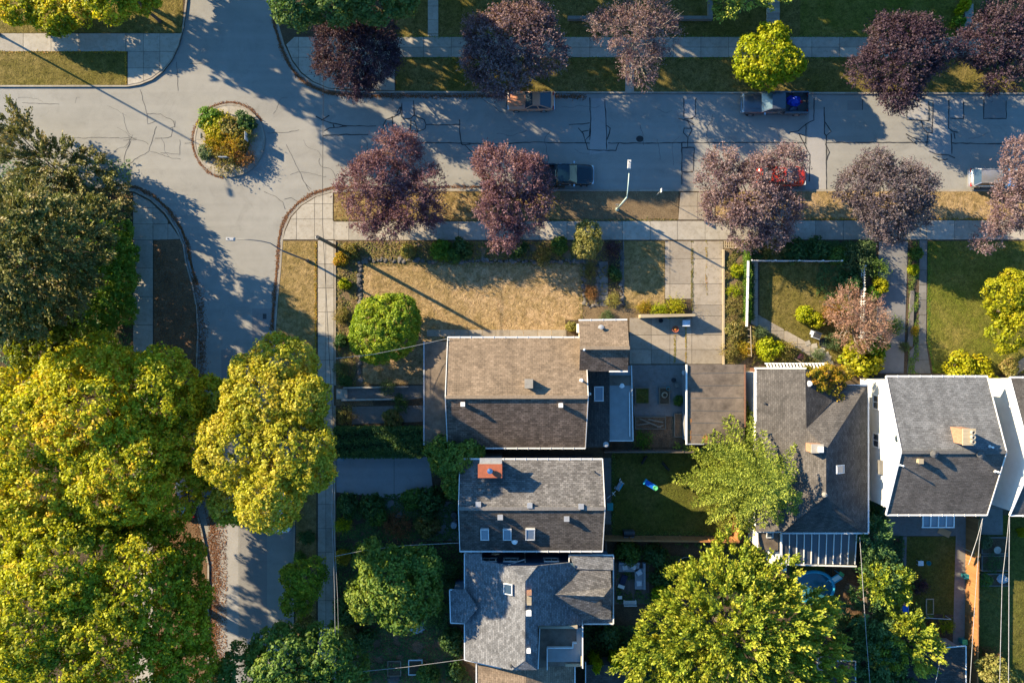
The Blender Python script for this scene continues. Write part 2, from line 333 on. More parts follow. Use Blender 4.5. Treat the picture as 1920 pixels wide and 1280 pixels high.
def offset_in(pts, d, closed=False):
    """polyline offset to the left of travel (grid units)"""
    out = []; n = len(pts)
    for i in range(n):
        a = Vector(pts[i-1]) if (i > 0 or closed) else Vector(pts[i]); b = Vector(pts[(i+1) % n]) if (i < n-1 or closed) else Vector(pts[i])
        t = (b-a).normalized(); out.append((pts[i][0]+t.y*d, pts[i][1]-t.x*d))
    return out
def kerb_run(parent, pts, d=3.2, z=.012, seg=None):
    """kerb stones along a polyline; pieces as separate objects"""
    fine = []
    for i in range(len(pts)-1):
        a, b = Vector(pts[i]), Vector(pts[i+1]); k = max(1, int((b-a).length/12))
        for q in range(k): fine.append(tuple(a+(b-a)*q/k))
    fine.append(pts[-1]); off = offset_in(fine, d); step = 5
    for i in range(0, len(fine)-1, step):
        j = min(i+step, len(fine)-1)
        P = fine[i:j+1]+off[i:j+1][::-1]
        MB().prism(ppoly(P), -.2, z+rnd.uniform(-.004, .004)).build('kerb_stone', 'kerb', parent)
def arc(cx, cy, rx, ry, a0, a1, n=14):
    return [(cx+rx*math.cos(R(a0+(a1-a0)*i/n)), cy+ry*math.sin(R(a0+(a1-a0)*i/n))) for i in range(n+1)]
# ---------------------------------------------------------------- ground, road, blocks
ground = struct(MB().box((0, 0, -.55), (1600, 1600, .5)).build('ground', 'soil'))
road = struct(MB().prism([(-200, -160), (200, -160), (200, 130), (-200, 130)], -.28, -.12).build('road', 'asphalt'))
E = 4200; Wt = -2600; Tn = -2300; Bs = 3400
nw_k = [(-2600, 163), (0, 163), (238, 163), (262, 159), (285, 150), (306, 134), (323, 112), (336, 84), (345, 50), (351, 0), (356, -300)]
n_k = [(510, -300), (514, 0), (519, 45), (530, 84), (545, 117), (562, 140), (585, 157), (615, 169), (660, 174), (1920, 177), (4200, 177)]
sw_k = [(-2600, 352), (215, 352), (252, 356), (284, 372), (312, 398), (333, 430), (345, 458), (350, 490), (362, 535), (370, 575), (373, 620), (370, 680), (366, 800), (366, 940), (380, 1000), (392, 1060), (392, 1280), (392, 3400)]
se_k = [(4200, 356), (1920, 356), (660, 355), (622, 357), (590, 366), (562, 383), (542, 405), (531, 430), (527, 452), (524, 500), (518, 560), (514, 620), (520, 700), (545, 800), (552, 900), (550, 1000), (546, 1280), (546, 3400)]
def block(name, pts, mat, kerb, rev=False):
    o = struct(MB().prism(ppoly(pts), -.3, 0).build(name, mat)); kerb_run(o, kerb[::-1] if rev else kerb); return o
b_nw = block('north_west_verge_ground', nw_k+[(356, Tn), (Wt, Tn)], 'soil', nw_k[1:-1])
b_n = block('north_garden_ground', n_k+[(E, Tn), (510, Tn)], 'soil', n_k[1:-1])
b_sw = block('south_west_garden_ground', sw_k+[(Wt, Bs)], 'soil', sw_k[1:-1], True)
b_se = block('south_garden_ground', se_k+[(E, Bs)], 'soil', se_k[1:-1])
# kerb runs must lie inside the block: check side by geometry (offset is to the block side)
# round island
isl = struct(MB().prism(ppoly(arc(430, 263, 66, 68, 0, 352.5, 47)), -.3, .0).build('traffic_island', 'conc'))
ring = arc(430, 263, 66.5, 68.5, 0, 360, 48)
for i in range(0, 48, 6):
    o_ = ring[i:i+7]; in_ = [(430+(p[0]-430)*.955, 263+(p[1]-263)*.955) for p in o_]
    MB().prism(ppoly(o_+in_[::-1]), -.2, .02).build('kerb_stone', 'kerb', isl)
for a0 in range(0, 360, 45):
    P = [(430+math.cos(R(a0+q))*r_, 263+math.sin(R(a0+q))*r_) for q, r_ in [(1, 62.5), (12, 62.5), (23, 62.5), (34, 62.5), (44, 62.5), (44, 30), (23, 30), (1, 30)]]
    MB().prism(ppoly(P), 0, .016).build('concrete_segment', 'conc', isl)
MB().prism(ppoly(arc(427, 262, 42, 44, 0, 345, 24)), 0, .05).build('planting_bed', 'soil', isl)
# ---------------------------------------------------------------- road details
rp = -.12
def rpatch(pts, mat='patch', z=.004): sheet('road_patch', pts, rp+z, mat, road, .003)
for p, m_ in (([(1110, 184), (1137, 184), (1141, 284), (1106, 290)], 'patch'), ([(1518, 205), (1545, 205), (1551, 355), (1511, 355)], 'patch'), ([(1751, 184), (1780, 184), (1785, 288), (1742, 288)], 'patch'),
            (rect(1282, 185, 1305, 221), 'patch'), (rect(1668, 190, 1702, 210), 'patch2'), (rect(1702, 190, 1741, 224), 'patch'), (rect(1783, 186, 1808, 222), 'patch'), (rect(1846, 184, 1886, 222), 'patch2'), (rect(1590, 188, 1617, 206), 'patch2'),
            (rect(754, 190, 776, 222), 'patch'), (rect(472, 578, 514, 655), 'patch2'), (rect(414, 655, 436, 760), 'patch2'), ([(392, 960), (446, 960), (446, 1280), (392, 1280)], 'patch'), ([(448, 960), (500, 960), (500, 1280), (448, 1280)], 'patch2'), (rect(1279, 275, 1302, 350), 'patch2')):
    rpatch(p, m_)
cracks = [
 [(592, 218), (602, 224), (620, 230), (650, 236), (705, 236)], [(607, 246), (618, 240), (650, 236)], [(605, 254), (650, 252), (690, 252)], [(602, 226), (617, 216)], [(624, 232), (626, 238)],
 [(718, 236), (724, 224), (738, 218), (750, 212), (751, 200)], [(744, 212), (750, 200)], [(753, 192), (753, 218), (758, 222), (770, 222), (776, 214), (775, 188)], [(735, 218), (736, 235), (742, 242)], [(776, 216), (795, 224), (799, 233), (797, 242), (782, 246), (768, 244)], [(770, 224), (769, 240), (765, 248), (770, 256), (780, 254), (782, 244), (776, 224)],
 [(799, 233), (830, 234), (862, 233)], [(862, 224), (862, 250), (866, 270), (872, 272), (884, 284)], [(780, 267), (866, 268), (940, 270), (1000, 266), (1060, 268), (1106, 268)], [(866, 272), (882, 270)],
 [(1067, 233), (1092, 232), (1106, 230)], [(1085, 240), (1094, 250), (1097, 262), (1106, 254), (1106, 240)], [(1092, 246), (1104, 244)], [(1097, 262), (1102, 280), (1140, 282), (1155, 282), (1160, 268)], [(1106, 182), (1108, 230), (1106, 262)], [(1134, 186), (1137, 230), (1138, 280)], [(1138, 235), (1144, 240), (1143, 250), (1138, 262)],
 [(1140, 268), (1200, 268), (1290, 267)], [(1283, 184), (1283, 220)], [(1305, 184), (1304, 218), (1296, 222)], [(1283, 222), (1300, 222)], [(1272, 222), (1290, 226), (1302, 234)], [(1290, 226), (1298, 244), (1290, 258), (1282, 248), (1284, 240), (1298, 240)], [(1290, 258), (1290, 275)], [(1279, 276), (1302, 276)], [(1279, 268), (1279, 346)], [(1302, 276), (1301, 320)], [(1290, 267), (1400, 267), (1511, 267)], [(1280, 322), (1300, 322)],
 [(1527, 184), (1527, 225), (1512, 232), (1497, 246), (1480, 248)], [(1512, 232), (1512, 270)], [(1546, 200), (1547, 250), (1550, 255), (1551, 355)], [(1547, 228), (1560, 246), (1550, 254)], [(1497, 250), (1510, 254)], [(1500, 252), (1512, 276), (1520, 290), (1518, 340)], [(1549, 270), (1556, 285), (1551, 300)],
 [(1551, 267), (1640, 267), (1742, 266)], [(1618, 186), (1618, 206)], [(1702, 200), (1702, 224), (1743, 226)], [(1743, 190), (1743, 226)], [(1751, 190), (1749, 248)], [(1729, 226), (1732, 240), (1740, 248), (1749, 248), (1748, 238), (1740, 240)], [(1741, 250), (1739, 274)], [(1780, 186), (1780, 240), (1788, 246), (1798, 248)], [(1785, 250), (1786, 288)], [(1790, 248), (1792, 260)], [(1808, 190), (1808, 222)], [(1783, 221), (1808, 222)], [(1846, 186), (1846, 222), (1888, 222), (1888, 188)],
 [(1742, 284), (1760, 290), (1780, 290), (1792, 296)], [(1750, 294), (1762, 300), (1778, 298)], [(1786, 268), (1850, 269), (1900, 268), (2100, 268)], [(1700, 250), (1712, 258), (1728, 262)], [(1702, 258), (1720, 270)]]
thin = [[(262, 168), (274, 212), (300, 214), (324, 226), (327, 236), (318, 240)], [(274, 212), (276, 232), (292, 226)], [(292, 236), (284, 262), (278, 282), (322, 296), (338, 298)], [(278, 284), (262, 292), (236, 310), (205, 328)], [(244, 264), (232, 290), (232, 312), (246, 342)], [(182, 304), (205, 308), (215, 314), (190, 314)], [(205, 308), (226, 298)], [(110, 258), (190, 258), (256, 259)],
 [(323, 240), (320, 256), (305, 259), (290, 259)], [(336, 262), (337, 290), (324, 288), (300, 286)], [(345, 268), (360, 267)], [(500, 249), (540, 247), (560, 243)], [(535, 270), (545, 290), (560, 320), (572, 345), (580, 358)], [(572, 345), (583, 354)], [(495, 359), (515, 368), (530, 378), (534, 392)], [(532, 374), (545, 370), (558, 378)], [(326, 238), (327, 226)], [(40, 192), (110, 195)], [(240, 255), (256, 262)], [(440, 700), (440, 760)],
 [(355, 118), (378, 118)], [(330, 116), (333, 170)]]
for c in cracks:
    b = MB(); P = []
    for i in range(len(c)-1):
        k = max(1, int(math.dist(c[i], c[i+1])/7))
        for q in range(k): P.append((c[i][0]+(c[i+1][0]-c[i][0])*q/k+rnd.uniform(-.6, .6), c[i][1]+(c[i+1][1]-c[i][1])*q/k+rnd.uniform(-.6, .6)))
    P.append(c[-1]); strip(b, P, .085, rp+.010, .004); b.build('crack_seal', 'tar', road)
for c in thin:
    b = MB(); P = []
    for i in range(len(c)-1):
        k = max(1, int(math.dist(c[i], c[i+1])/6))
        for q in range(k): P.append((c[i][0]+(c[i+1][0]-c[i][0])*q/k+rnd.uniform(-.9, .9), c[i][1]+(c[i+1][1]-c[i][1])*q/k+rnd.uniform(-.9, .9)))
    P.append(c[-1]); strip(b, P, .035, rp+.010, .004); b.build('road_crack', 'tar', road)
for q in range(46):
    x, y = (rnd.uniform(20, 600), rnd.uniform(175, 350)) if q % 2 else (rnd.uniform(620, 1900), rnd.uniform(190, 345))
    if math.hypot(x-430, y-263) < 95: continue
    a = rnd.uniform(0, 6.28) if rnd.random() < .5 else rnd.choice((0, 1.57, 3.14)); P = [(x, y)]
    for _ in range(rnd.randrange(6, 16)):
        a += rnd.uniform(-.5, .5); x += math.cos(a)*5; y = min(350, max(182, y+math.sin(a)*5)); P.append((x, y))
    b = MB(); strip(b, P, rnd.uniform(.012, .03), rp+.009, .004); b.build('road_crack', 'tar', road)
MB().prism(ppoly(arc(1200, 260, 7, 6, 0, 340, 16)), rp-.01, rp+.012).build('manhole_cover', 'tar', road)
MB().prism(ppoly(rect(492, 588, 499, 598)), rp-.01, rp+.012).build('drain_cover', 'dark', road)
# ---------------------------------------------------------------- pavements, slabs and verges
def walk(name, pts, xs, ys, mat='conc', z=.03, parent=None):
    o = sheet(name, pts, z-.022, 'joint'); struct(o)
    slabs(o, pts, xs, ys, mat, z=z); return o
fr = lambda a, b, s: [a+i*s for i in range(int((b-a)/s)+1)]+([b] if (b-a) % s > 1 else [])
walk('south_pavement', [(628, 416), (1945, 413), (1945, 449), (628, 450)], [628, 654, 705, 757, 808, 860, 911, 960, 1011, 1063, 1116, 1167, 1219, 1270, 1322, 1374]+[1425+52*i for i in range(10)]+[1945], [400, 460])
walk('corner_pavement', [(660, 359), (624, 361), (594, 369), (566, 386), (547, 407), (536, 431), (531, 449), (628, 449), (628, 416), (624, 414), (624, 359)], [520, 556, 590, 626, 662], [355, 382, 411, 449.5])
walk('side_street_pavement', [(596, 450.5), (626, 450.5), (626, 2000), (596, 2000)], [596, 611, 626], [450.5]+[495+45*i for i in range(20)])
walk('north_pavement', [(552, 70), (2200, 70), (2200, 108), (740, 108), (740, 170), (616, 165), (588, 153), (566, 136), (549, 113), (537, 84)], [520, 560, 600, 640, 690]+[742+52*i for i in range(29)], [60, 89, 108, 140, 175])
walk('north_west_pavement', [(-600, 63), (341, 63), (334, 85), (322, 109), (305, 130), (284, 146), (262, 155), (240, 159), (240, 97), (-600, 97)], [-600]+[-580+52*i for i in range(15)]+[236, 269, 300, 350], [63, 97, 128, 160])
walk('west_pavement', [(250, 362), (280, 377), (307, 403), (328, 433), (338, 448), (287, 450), (287, 1400), (250, 1400)], [245, 287, 315, 345], [355, 390, 420]+[450+53*i for i in range(18)])
n_verge = sheet('north_verge', [(742, 108), (2200, 108), (2200, 174), (742, 171)], .012, 'mid', None); struct(n_verge)
struct(sheet('north_west_verge', [(-600, 97), (238, 97), (238, 160), (-600, 160)], .012, 'mid'))
struct(sheet('north_west_lawn', [(-600, -200), (340, -200), (343, 10), (341, 62), (-600, 62)], .012, 'mid'))
struct(sheet('north_lawn', [(740, -160), (2200, -160), (2200, 70), (740, 70)], .008, 'mid'))
struct(sheet('shaded_north_lawn', [(1500, -100), (1790, -100), (1790, 69), (1500, 69)], .014, 'green'))
struct(sheet('south_verge', [(626, 360), (1050, 359), (1050, 414), (626, 414)], .012, 'straw'))
struct(sheet('dusty_verge', [(1050, 359), (1272, 359), (1272, 413), (1050, 414)], .012, 'drysoil'))
struct(sheet('east_verge', [(1342, 359), (2200, 359), (2200, 412), (1342, 412)], .012, 'dry'))
struct(sheet('side_street_verge', [(531, 452), (593, 452), (593, 1400), (552, 1400), (556, 900), (548, 800), (524, 700), (518, 620), (522, 560), (528, 500)], .012, 'straw'))
struct(sheet('west_litter_verge', [(289, 450), (340, 450), (346, 490), (358, 535), (366, 575), (368, 680), (362, 800), (362, 940), (376, 1000), (388, 1060), (388, 1400), (289, 1400)], .012, 'litter'))
gut = MB(); strip(gut, [(352, 560), (356, 600), (356, 640), (352, 690), (354, 760)], .9, .02); struct(gut.build('gravel_strip', 'litter'))
for a_, b_, c_, d_ in ((802, -40, 822, 70), (1172, 108, 1189, 174), (1440, -20, 1462, 40)):
    walk('north_garden_path', rect(a_, b_, c_, d_), [a_, c_], fr(b_, d_, 26), z=.028)
walk('driveway_crossing', [(1276, 361), (1340, 361), (1340, 412), (1272, 412)], [1270, 1308, 1342], [358, 387, 414], 'conc2', .03)
# leaf piles in the gutter = litter band along kerbs
# ---------------------------------------------------------------- south gardens: lawns, beds, paths
struct(sheet('front_bed_ground', [(630, 452), (1140, 452), (1140, 488), (676, 488), (676, 640), (700, 760), (630, 760)], .010, 'drysoil'))
struct(sheet('dry_front_lawn', [(680, 492), (1092, 492), (1092, 600), (1060, 600), (1060, 628), (800, 640), (795, 720), (680, 720)], .03, 'dry'))
struct(sheet('small_dry_lawn', [(1170, 452), (1246, 452), (1246, 578), (1170, 578)], .03, 'straw'))
struct(sheet('planting_strip_ground', rect(1094, 488, 1122, 572), .014, 'drysoil')); struct(sheet('second_strip_ground', rect(1140, 452, 1166, 572), .014, 'soil'))
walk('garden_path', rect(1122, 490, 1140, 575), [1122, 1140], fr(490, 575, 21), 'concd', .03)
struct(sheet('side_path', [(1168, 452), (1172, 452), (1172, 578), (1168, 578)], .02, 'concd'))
struct(sheet('worn_ground', [(1060, 574), (1200, 574), (1200, 600), (1060, 600)], .02, 'drysoil'))
walk('front_patio', rect(800, 618, 1062, 631), fr(800, 1062, 26), [618, 631], 'conc2', .036)
walk('driveway', [(1247, 452), (1357, 452), (1354, 655), (1354, 682), (1180, 682), (1180, 596), (1298, 596), (1298, 560), (1247, 560)], [1180, 1221, 1256, 1297, 1356], [452, 485, 532, 572, 592, 628, 655, 684], 'conc2', .03)
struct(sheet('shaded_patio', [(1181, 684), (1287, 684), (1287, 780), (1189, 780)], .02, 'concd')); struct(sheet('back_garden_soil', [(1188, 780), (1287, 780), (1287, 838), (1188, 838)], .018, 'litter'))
struct(sheet('strip_bed_ground', [(1358, 452), (1396, 452), (1404, 600), (1404, 682), (1354, 682)], .014, 'drysoil'))
struct(sheet('cottage_lawn', [(1424, 492), (1600, 492), (1600, 660), (1560, 680), (1424, 600)], .02, 'mid'))
walk('cottage_path', [(1408, 490), (1421, 490), (1421, 590), (1560, 668), (1548, 684), (1408, 606)], [1408, 1421, 1445, 1470, 1495, 1520, 1545, 1565], [490, 525, 560, 595, 620, 645, 684], 'conc2', .03)
walk('shared_driveway', [(1648, 452), (1702, 452), (1694, 700), (1640, 700)], [1640, 1704], fr(452, 700, 82), 'drive_shade', .03)
walk('east_garden_path', [(1724, 450), (1738, 450), (1736, 640), (1745, 700), (1700, 700), (1704, 660), (1722, 640)], [1690, 1746], fr(450, 700, 28), 'concd', .03)
struct(sheet('east_front_lawn', [(1740, 452), (2200, 452), (2200, 700), (1750, 700), (1738, 640)], .02, 'green'))
struct(MB().prism(ppoly([(1878, 700), (1940, 655), (1940, 680), (1895, 708)]), 0, .03).build('stepping_path', 'conc2'))
b = struct(MB().prism(ppoly([(1706, 545), (1713, 545), (1710, 650), (1700, 650)]), 0, .16).build('stone_edging', 'stone'))
struct(sheet('west_front_path', [(645, 728), (795, 722), (795, 745), (760, 750), (645, 752)], .02, 'concd')); struct(sheet('lower_front_path', [(660, 762), (795, 760), (795, 790), (660, 795)], .02, 'concd'))
walk('grey_driveway', [(630, 856), (805, 856), (812, 920), (745, 935), (630, 922)], [630, 739, 850], [850, 940], 'drive', .03)
walk('entry_path', [(715, 935), (745, 938), (850, 940), (863, 1005), (830, 1005), (790, 970), (735, 970), (712, 935)], [700, 741, 790, 870], [930, 970, 1010], 'concd', .03)
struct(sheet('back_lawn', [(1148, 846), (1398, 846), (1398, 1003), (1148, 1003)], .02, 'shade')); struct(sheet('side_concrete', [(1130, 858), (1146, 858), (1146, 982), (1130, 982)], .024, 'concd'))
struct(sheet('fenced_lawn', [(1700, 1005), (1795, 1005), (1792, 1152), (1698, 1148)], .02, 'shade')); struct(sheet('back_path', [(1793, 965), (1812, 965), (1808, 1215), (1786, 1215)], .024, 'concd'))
struct(sheet('thin_path', [(1692, 1005), (1700, 1005), (1697, 1150), (1690, 1150)], .024, 'concd')); struct(sheet('back_terrace', [(1660, 965), (1812, 965), (1812, 1004), (1660, 1004)], .022, 'concd'))
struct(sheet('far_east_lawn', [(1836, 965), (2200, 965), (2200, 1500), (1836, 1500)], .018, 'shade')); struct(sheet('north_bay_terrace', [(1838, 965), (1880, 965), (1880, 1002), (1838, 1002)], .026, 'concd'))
struct(sheet('narrow_back_path', [(1544, 1090), (1560, 1090), (1566, 1180), (1550, 1180)], .02, 'concd')); struct(sheet('rear_lawn', [(1480, 1060), (1546, 1060), (1548, 1110), (1480, 1110)], .018, 'green'))
struct(sheet('rear_soil', [(1560, 1062), (1625, 1062), (1620, 1160), (1562, 1150)], .018, 'litter')); struct(sheet('gap_paving', [(1606, 722), (1880, 722), (1880, 965), (1606, 965)], .012, 'concd'))
struct(sheet('south_west_bed', rect(630, 985, 800, 1010), .016, 'litter')); struct(sheet('lower_garden_soil', rect(630, 1180, 860, 1400), .016, 'litter'))
struct(sheet('lower_slab', [(790, 1000), (864, 1000), (864, 1013), (790, 1013)], .02, 'concd'))
# ---------------------------------------------------------------- foliage
def leafmesh(name, c, ax, nm, l, wd, tint, mat='leaf'):
    """c centres, ax long axes, nm normals, l half length, wd half width; rhombic leaves"""
    n = len(c)
    ax = ax/np.maximum(1e-6, np.linalg.norm(ax, axis=1, keepdims=True))
    bx = np.cross(nm, ax); bx /= np.maximum(1e-6, np.linalg.norm(bx, axis=1, keepdims=True))
    v = np.empty((n, 4, 3), np.float32)
    a = ax*l[:, None]; b = bx*wd[:, None]
    v[:, 0] = c-a; v[:, 1] = c+b; v[:, 2] = c+a; v[:, 3] = c-b
    me = bpy.data.meshes.new(name); me.vertices.add(n*4); me.loops.add(n*4); me.polygons.add(n)
    me.vertices.foreach_set('co', v.reshape(-1)); me.loops.foreach_set('vertex_index', np.arange(n*4, dtype=np.int32))
    me.polygons.foreach_set('loop_start', np.arange(0, n*4, 4, dtype=np.int32)); me.polygons.foreach_set('loop_total', np.full(n, 4, np.int32))
    at = me.color_attributes.new('tint', 'FLOAT_COLOR', 'POINT')
    t = np.ones((n, 4, 4), np.float32); t[:, :, :3] = np.clip(tint, 0.002, .9)[:, None, :]; at.data.foreach_set('color', t.reshape(-1))
    me.update(calc_edges=True); me.materials.append(M[mat]); return me
# palettes: leaf colours, plumdark darkened to hold the plums' shade, position 0..1 along the list
PAL = dict(
 maple=[(.06, .088, .006), (.115, .145, .008), (.20, .215, .010), (.29, .30, .014), (.36, .33, .018), (.39, .27, .022)],
 maple2=[(.07, .10, .008), (.14, .16, .010), (.23, .235, .016), (.31, .29, .026), (.36, .30, .04)],
 green=[(.02, .042, .010), (.035, .065, .012), (.055, .085, .014), (.08, .10, .016)],
 deep=[(.015, .035, .012), (.025, .05, .014), (.04, .062, .016)],
 conif=[(.020, .030, .008), (.04, .046, .011), (.065, .064, .018), (.085, .068, .03)],
 fir=[(.08, .12, .02), (.18, .23, .035), (.30, .34, .05), (.38, .39, .07)],
 pine=[(.09, .14, .012), (.18, .24, .018), (.29, .32, .025), (.36, .33, .035)],
 plum=[(.07, .04, .052), (.12, .075, .09), (.17, .115, .13), (.22, .16, .17), (.24, .18, .18)],
 plumred=[(.07, .032, .05), (.12, .062, .082), (.17, .10, .122), (.23, .155, .17)],
 plumgrey=[(.065, .048, .062), (.11, .085, .10), (.155, .128, .14), (.19, .165, .165)],
 plumdark=[(.03, .018, .034), (.05, .03, .05), (.07, .045, .065), (.11, .08, .09)],
 lime=[(.11, .16, .006), (.165, .21, .006), (.23, .25, .006), (.26, .24, .008)],
 pale=[(.12, .13, .03), (.19, .18, .05), (.24, .20, .07)],
 yellow=[(.12, .15, .006), (.20, .215, .007), (.28, .26, .008), (.33, .26, .010)],
 gold=[(.10, .11, .01), (.19, .15, .012), (.26, .17, .015), (.28, .12, .02)],
 round=[(.05, .085, .008), (.085, .13, .010), (.13, .165, .012), (.17, .18, .015)],
 hedge=[(.03, .07, .008), (.05, .10, .010), (.08, .12, .012)],
 pinky=[(.15, .085, .06), (.22, .13, .10), (.26, .16, .12), (.17, .13, .06)],
 rust=[(.12, .06, .025), (.2, .10, .04), (.26, .15, .06), (.12, .09, .03)],
 scrub=[(.05, .06, .015), (.09, .09, .02), (.15, .12, .04), (.10, .065, .03)],
 brownl=[(.10, .045, .02), (.16, .07, .03), (.22, .11, .05)],
 silver=[(.05, .08, .035), (.08, .12, .05), (.12, .16, .08)],
 orangey=[(.12, .13, .012), (.22, .19, .012), (.32, .20, .015), (.33, .12, .03)])
PK = dict(maple=1.5, maple2=1.45, green=2.9, lime=1.5, yellow=1.4, gold=1.7, plum=1.35, plumred=1.4, plumgrey=1.4, plumdark=1.3, pine=1.0, fir=1.15, round=2.3, deep=3.0, orangey=1.3, pinky=1.7, conif=2.7, brownl=1.5, scrub=2.0, hedge=2.4, rust=1.4, pale=1.5, silver=1.4)
def pick(pal, u):
    P = np.array(PAL[pal])*PK.get(pal, 1.4); x = np.clip(u, 0, .999)*(len(P)-1); i = x.astype(int); f = (x-i)[:, None]; return P[i]*(1-f)+P[np.minimum(i+1, len(P)-1)]*f
def rdir(rs, n):
    v = rs.normal(size=(n, 3)); return v/np.linalg.norm(v, axis=1, keepdims=True)
def sfield(rs, p, s, k=5):
    """smooth random field 0..1"""
    f = np.zeros(len(p))
    for _ in range(k):
        d = rdir(rs, 1)[0]/s*rs.uniform(.6, 1.8); f += np.sin(p @ d*6.28+rs.uniform(0, 6.28))
    return .5+.5*f/k*1.3
def clumps(rs, lobes, spacing, zmin=-.45, inner=.25, rough=.14, cull=.5):
    C = []; D = []
    for k, (x, y, z, r, rz) in enumerate(lobes):
        n = int((2*math.pi*r*max(r, rz)*1.15)/(spacing*spacing))+6
        d = rdir(rs, int(n*1.6)); d = d[d[:, 2] > zmin][:n]
        bd = rdir(rs, 9); bd[:, 2] = np.abs(bd[:, 2])*.7; amp = rs.uniform(.4, 1.0, 9)
        bm = np.max(np.maximum(0, d @ bd.T)**8*amp, axis=1)
        s = (.86+rough*1.6*(bm-.35))*rs.uniform(.93, 1.03, len(d)); im = rs.random(len(d)) < inner; s[im] *= rs.uniform(.5, .85, im.sum())
        p = np.stack([x+d[:, 0]*r*s, y+d[:, 1]*r*s, z+d[:, 2]*rz*s], 1)
        keep = np.ones(len(p), bool)
        for j, (a, b, c, q, qz) in enumerate(lobes):
            if j != k: keep &= (((p[:, 0]-a)/q)**2+((p[:, 1]-b)/q)**2+((p[:, 2]-c)/qz)**2) > cull
        keep |= im & (rs.random(len(p)) < .6)
        C.append(p[keep]); D.append(d[keep])
    return np.concatenate(C), np.concatenate(D)
def mk_crown(name, lobes, style, pal, seed, leaf=.14, dens=1.0, ubias=0.0, spread=.28, holes=0.0, rough=.14, zmin=-.45):
    rs = np.random.RandomState(seed); mat = 'leaf'
    if style == 'broad':
        sp = .58*leaf/.14; C, D = clumps(rs, lobes, sp, rough=rough, zmin=zmin)
        if holes: keep = sfield(rs, C, 2.2) > holes; C, D = C[keep], D[keep]
        m = int(34*dens); n = len(C); rc = rs.uniform(.36, .66, n)*leaf/.14
        cu = .35+.45*(sfield(rs, C, 4.5)-.5)+rs.normal(0, .13, n)+ubias+.15
        idx = np.repeat(np.arange(n), m); d = rdir(rs, n*m); d = d+D[idx]*.55+np.array([0, 0, .25]); d /= np.linalg.norm(d, axis=1, keepdims=True)
        p = C[idx]+d*rc[idx][:, None]*rs.uniform(.5, 1.1, n*m)[:, None]*np.array([1, 1, .75])
        nm = d+rs.normal(0, .42, (n*m, 3)); nm /= np.linalg.norm(nm, axis=1, keepdims=True)
        ax = np.cross(nm, rdir(rs, n*m)); l = leaf*rs.uniform(.65, 1.25, n*m); u = cu[idx]+rs.normal(0, spread*.5, n*m)
        t = pick(pal, u)*rs.uniform(.8, 1.2, (n*m, 1)); return leafmesh(name, p, ax, nm, l, l*.72, t, mat), C
    if style == 'shoot':
        sp = .44; C, D = clumps(rs, lobes, sp, inner=.3, rough=.30)
        if holes: keep = sfield(rs, C, 1.6) > holes; C, D = C[keep], D[keep]
        n = len(C); k = int(6*dens+.5); m = 7
        idx = np.repeat(np.arange(n), k); sd = rdir(rs, n*k)*.75+D[idx]+np.array([0, 0, .35]); sd /= np.linalg.norm(sd, axis=1, keepdims=True)
        sl_ = rs.uniform(.3, .8, n*k); st = C[idx]+rs.normal(0, .16, (n*k, 3))
        cu = .45+.5*(sfield(rs, C, 2.6)-.5)+rs.normal(0, .14, n)+ubias
        j = np.repeat(np.arange(n*k), m); f = np.tile(np.linspace(.05, 1, m), n*k)
        p = st[j]+sd[j]*(sl_[j]*f)[:, None]+rs.normal(0, .05, (len(j), 3))
        ax = sd[j]*.6+rdir(rs, len(j)); nm = rdir(rs, len(j))+np.array([0, 0, .5]); l = leaf*.8*rs.uniform(.6, 1.2, len(j))
        u = cu[idx[j]]+rs.normal(0, spread*.5, len(j)); t = pick(pal, u)*rs.uniform(.75, 1.25, (len(j), 1))
        return leafmesh(name, p, ax, nm, l, l*.5, t, mat), C
    if style == 'fir':
        x0, y0, z0, R0, H = lobes[0]; P = []; A = []; U = []; TIP = []
        TIP = []; P = []; A = []; U = []; levels = 11
        for lv in range(levels):
            t = (lv+.3)/levels; r1 = R0*(1-t)**.62; nbg = max(5, int(13*(1-t)+3)); ph = rs.uniform(0, 6.28)
            for i in range(nbg):
                a = ph+6.2832*i/nbg+rs.normal(0, .10); r = r1*rs.uniform(.84, 1.1)*(1+.06*math.sin(2*a+seed)); z = z0+H*t*.96+rs.uniform(-.45, .45)
                o = np.array([math.cos(a), math.sin(a), 0]); s = np.array([-o[1], o[0], 0]); bu = rs.normal(0, .12); q = R0*.05
                while q < r:
                    f = q/r; ln = (.17*r+.30)*min(1, .35+2.2*f)*(1.12-f)**.7*rs.uniform(.8, 1.2)
                    for sd_ in (-1, 1):
                        dv = o*.75+s*sd_*rs.uniform(.75, 1.1); dv /= np.linalg.norm(dv); k = 0.05; du = rs.normal(0, .16)
                        while k < ln:
                            g = k/ln
                            P.append(np.array([x0, y0, z])+o*q+dv*k+np.array([0, 0, .16*r*math.sin(f*2.3)-.26*r*f*f-.30*k*g+.10*math.sin(3.1*g)])); A.append(dv); U.append(bu+du+.35*g+.2*f); k += .15
                    q += .34*rs.uniform(.85, 1.15)
                TIP.append(np.array([x0, y0, z])+o*r*.8)
        P = np.array(P); A = np.array(A); U = np.array(U); m = max(3, int(8*dens)); n = len(P); idx = np.repeat(np.arange(n), m)
        dd = rdir(rs, n*m); dd[:, 2] = np.abs(dd[:, 2])*.9; ax = A[idx]*1.0+dd*.9; ax /= np.linalg.norm(ax, axis=1, keepdims=True); l = leaf*rs.uniform(.7, 1.25, n*m)*.62
        p = P[idx]+dd*rs.uniform(.02, .13, (n*m, 1)); nm = rdir(rs, n*m)+np.array([0, 0, .7])
        t = pick(pal, .22+.5*U[idx]+ubias+rs.normal(0, spread*.4, n*m))*rs.uniform(.8, 1.2, (n*m, 1))
        return leafmesh(name, p, ax, nm, l, l*.4, t, 'needle'), np.array(TIP)
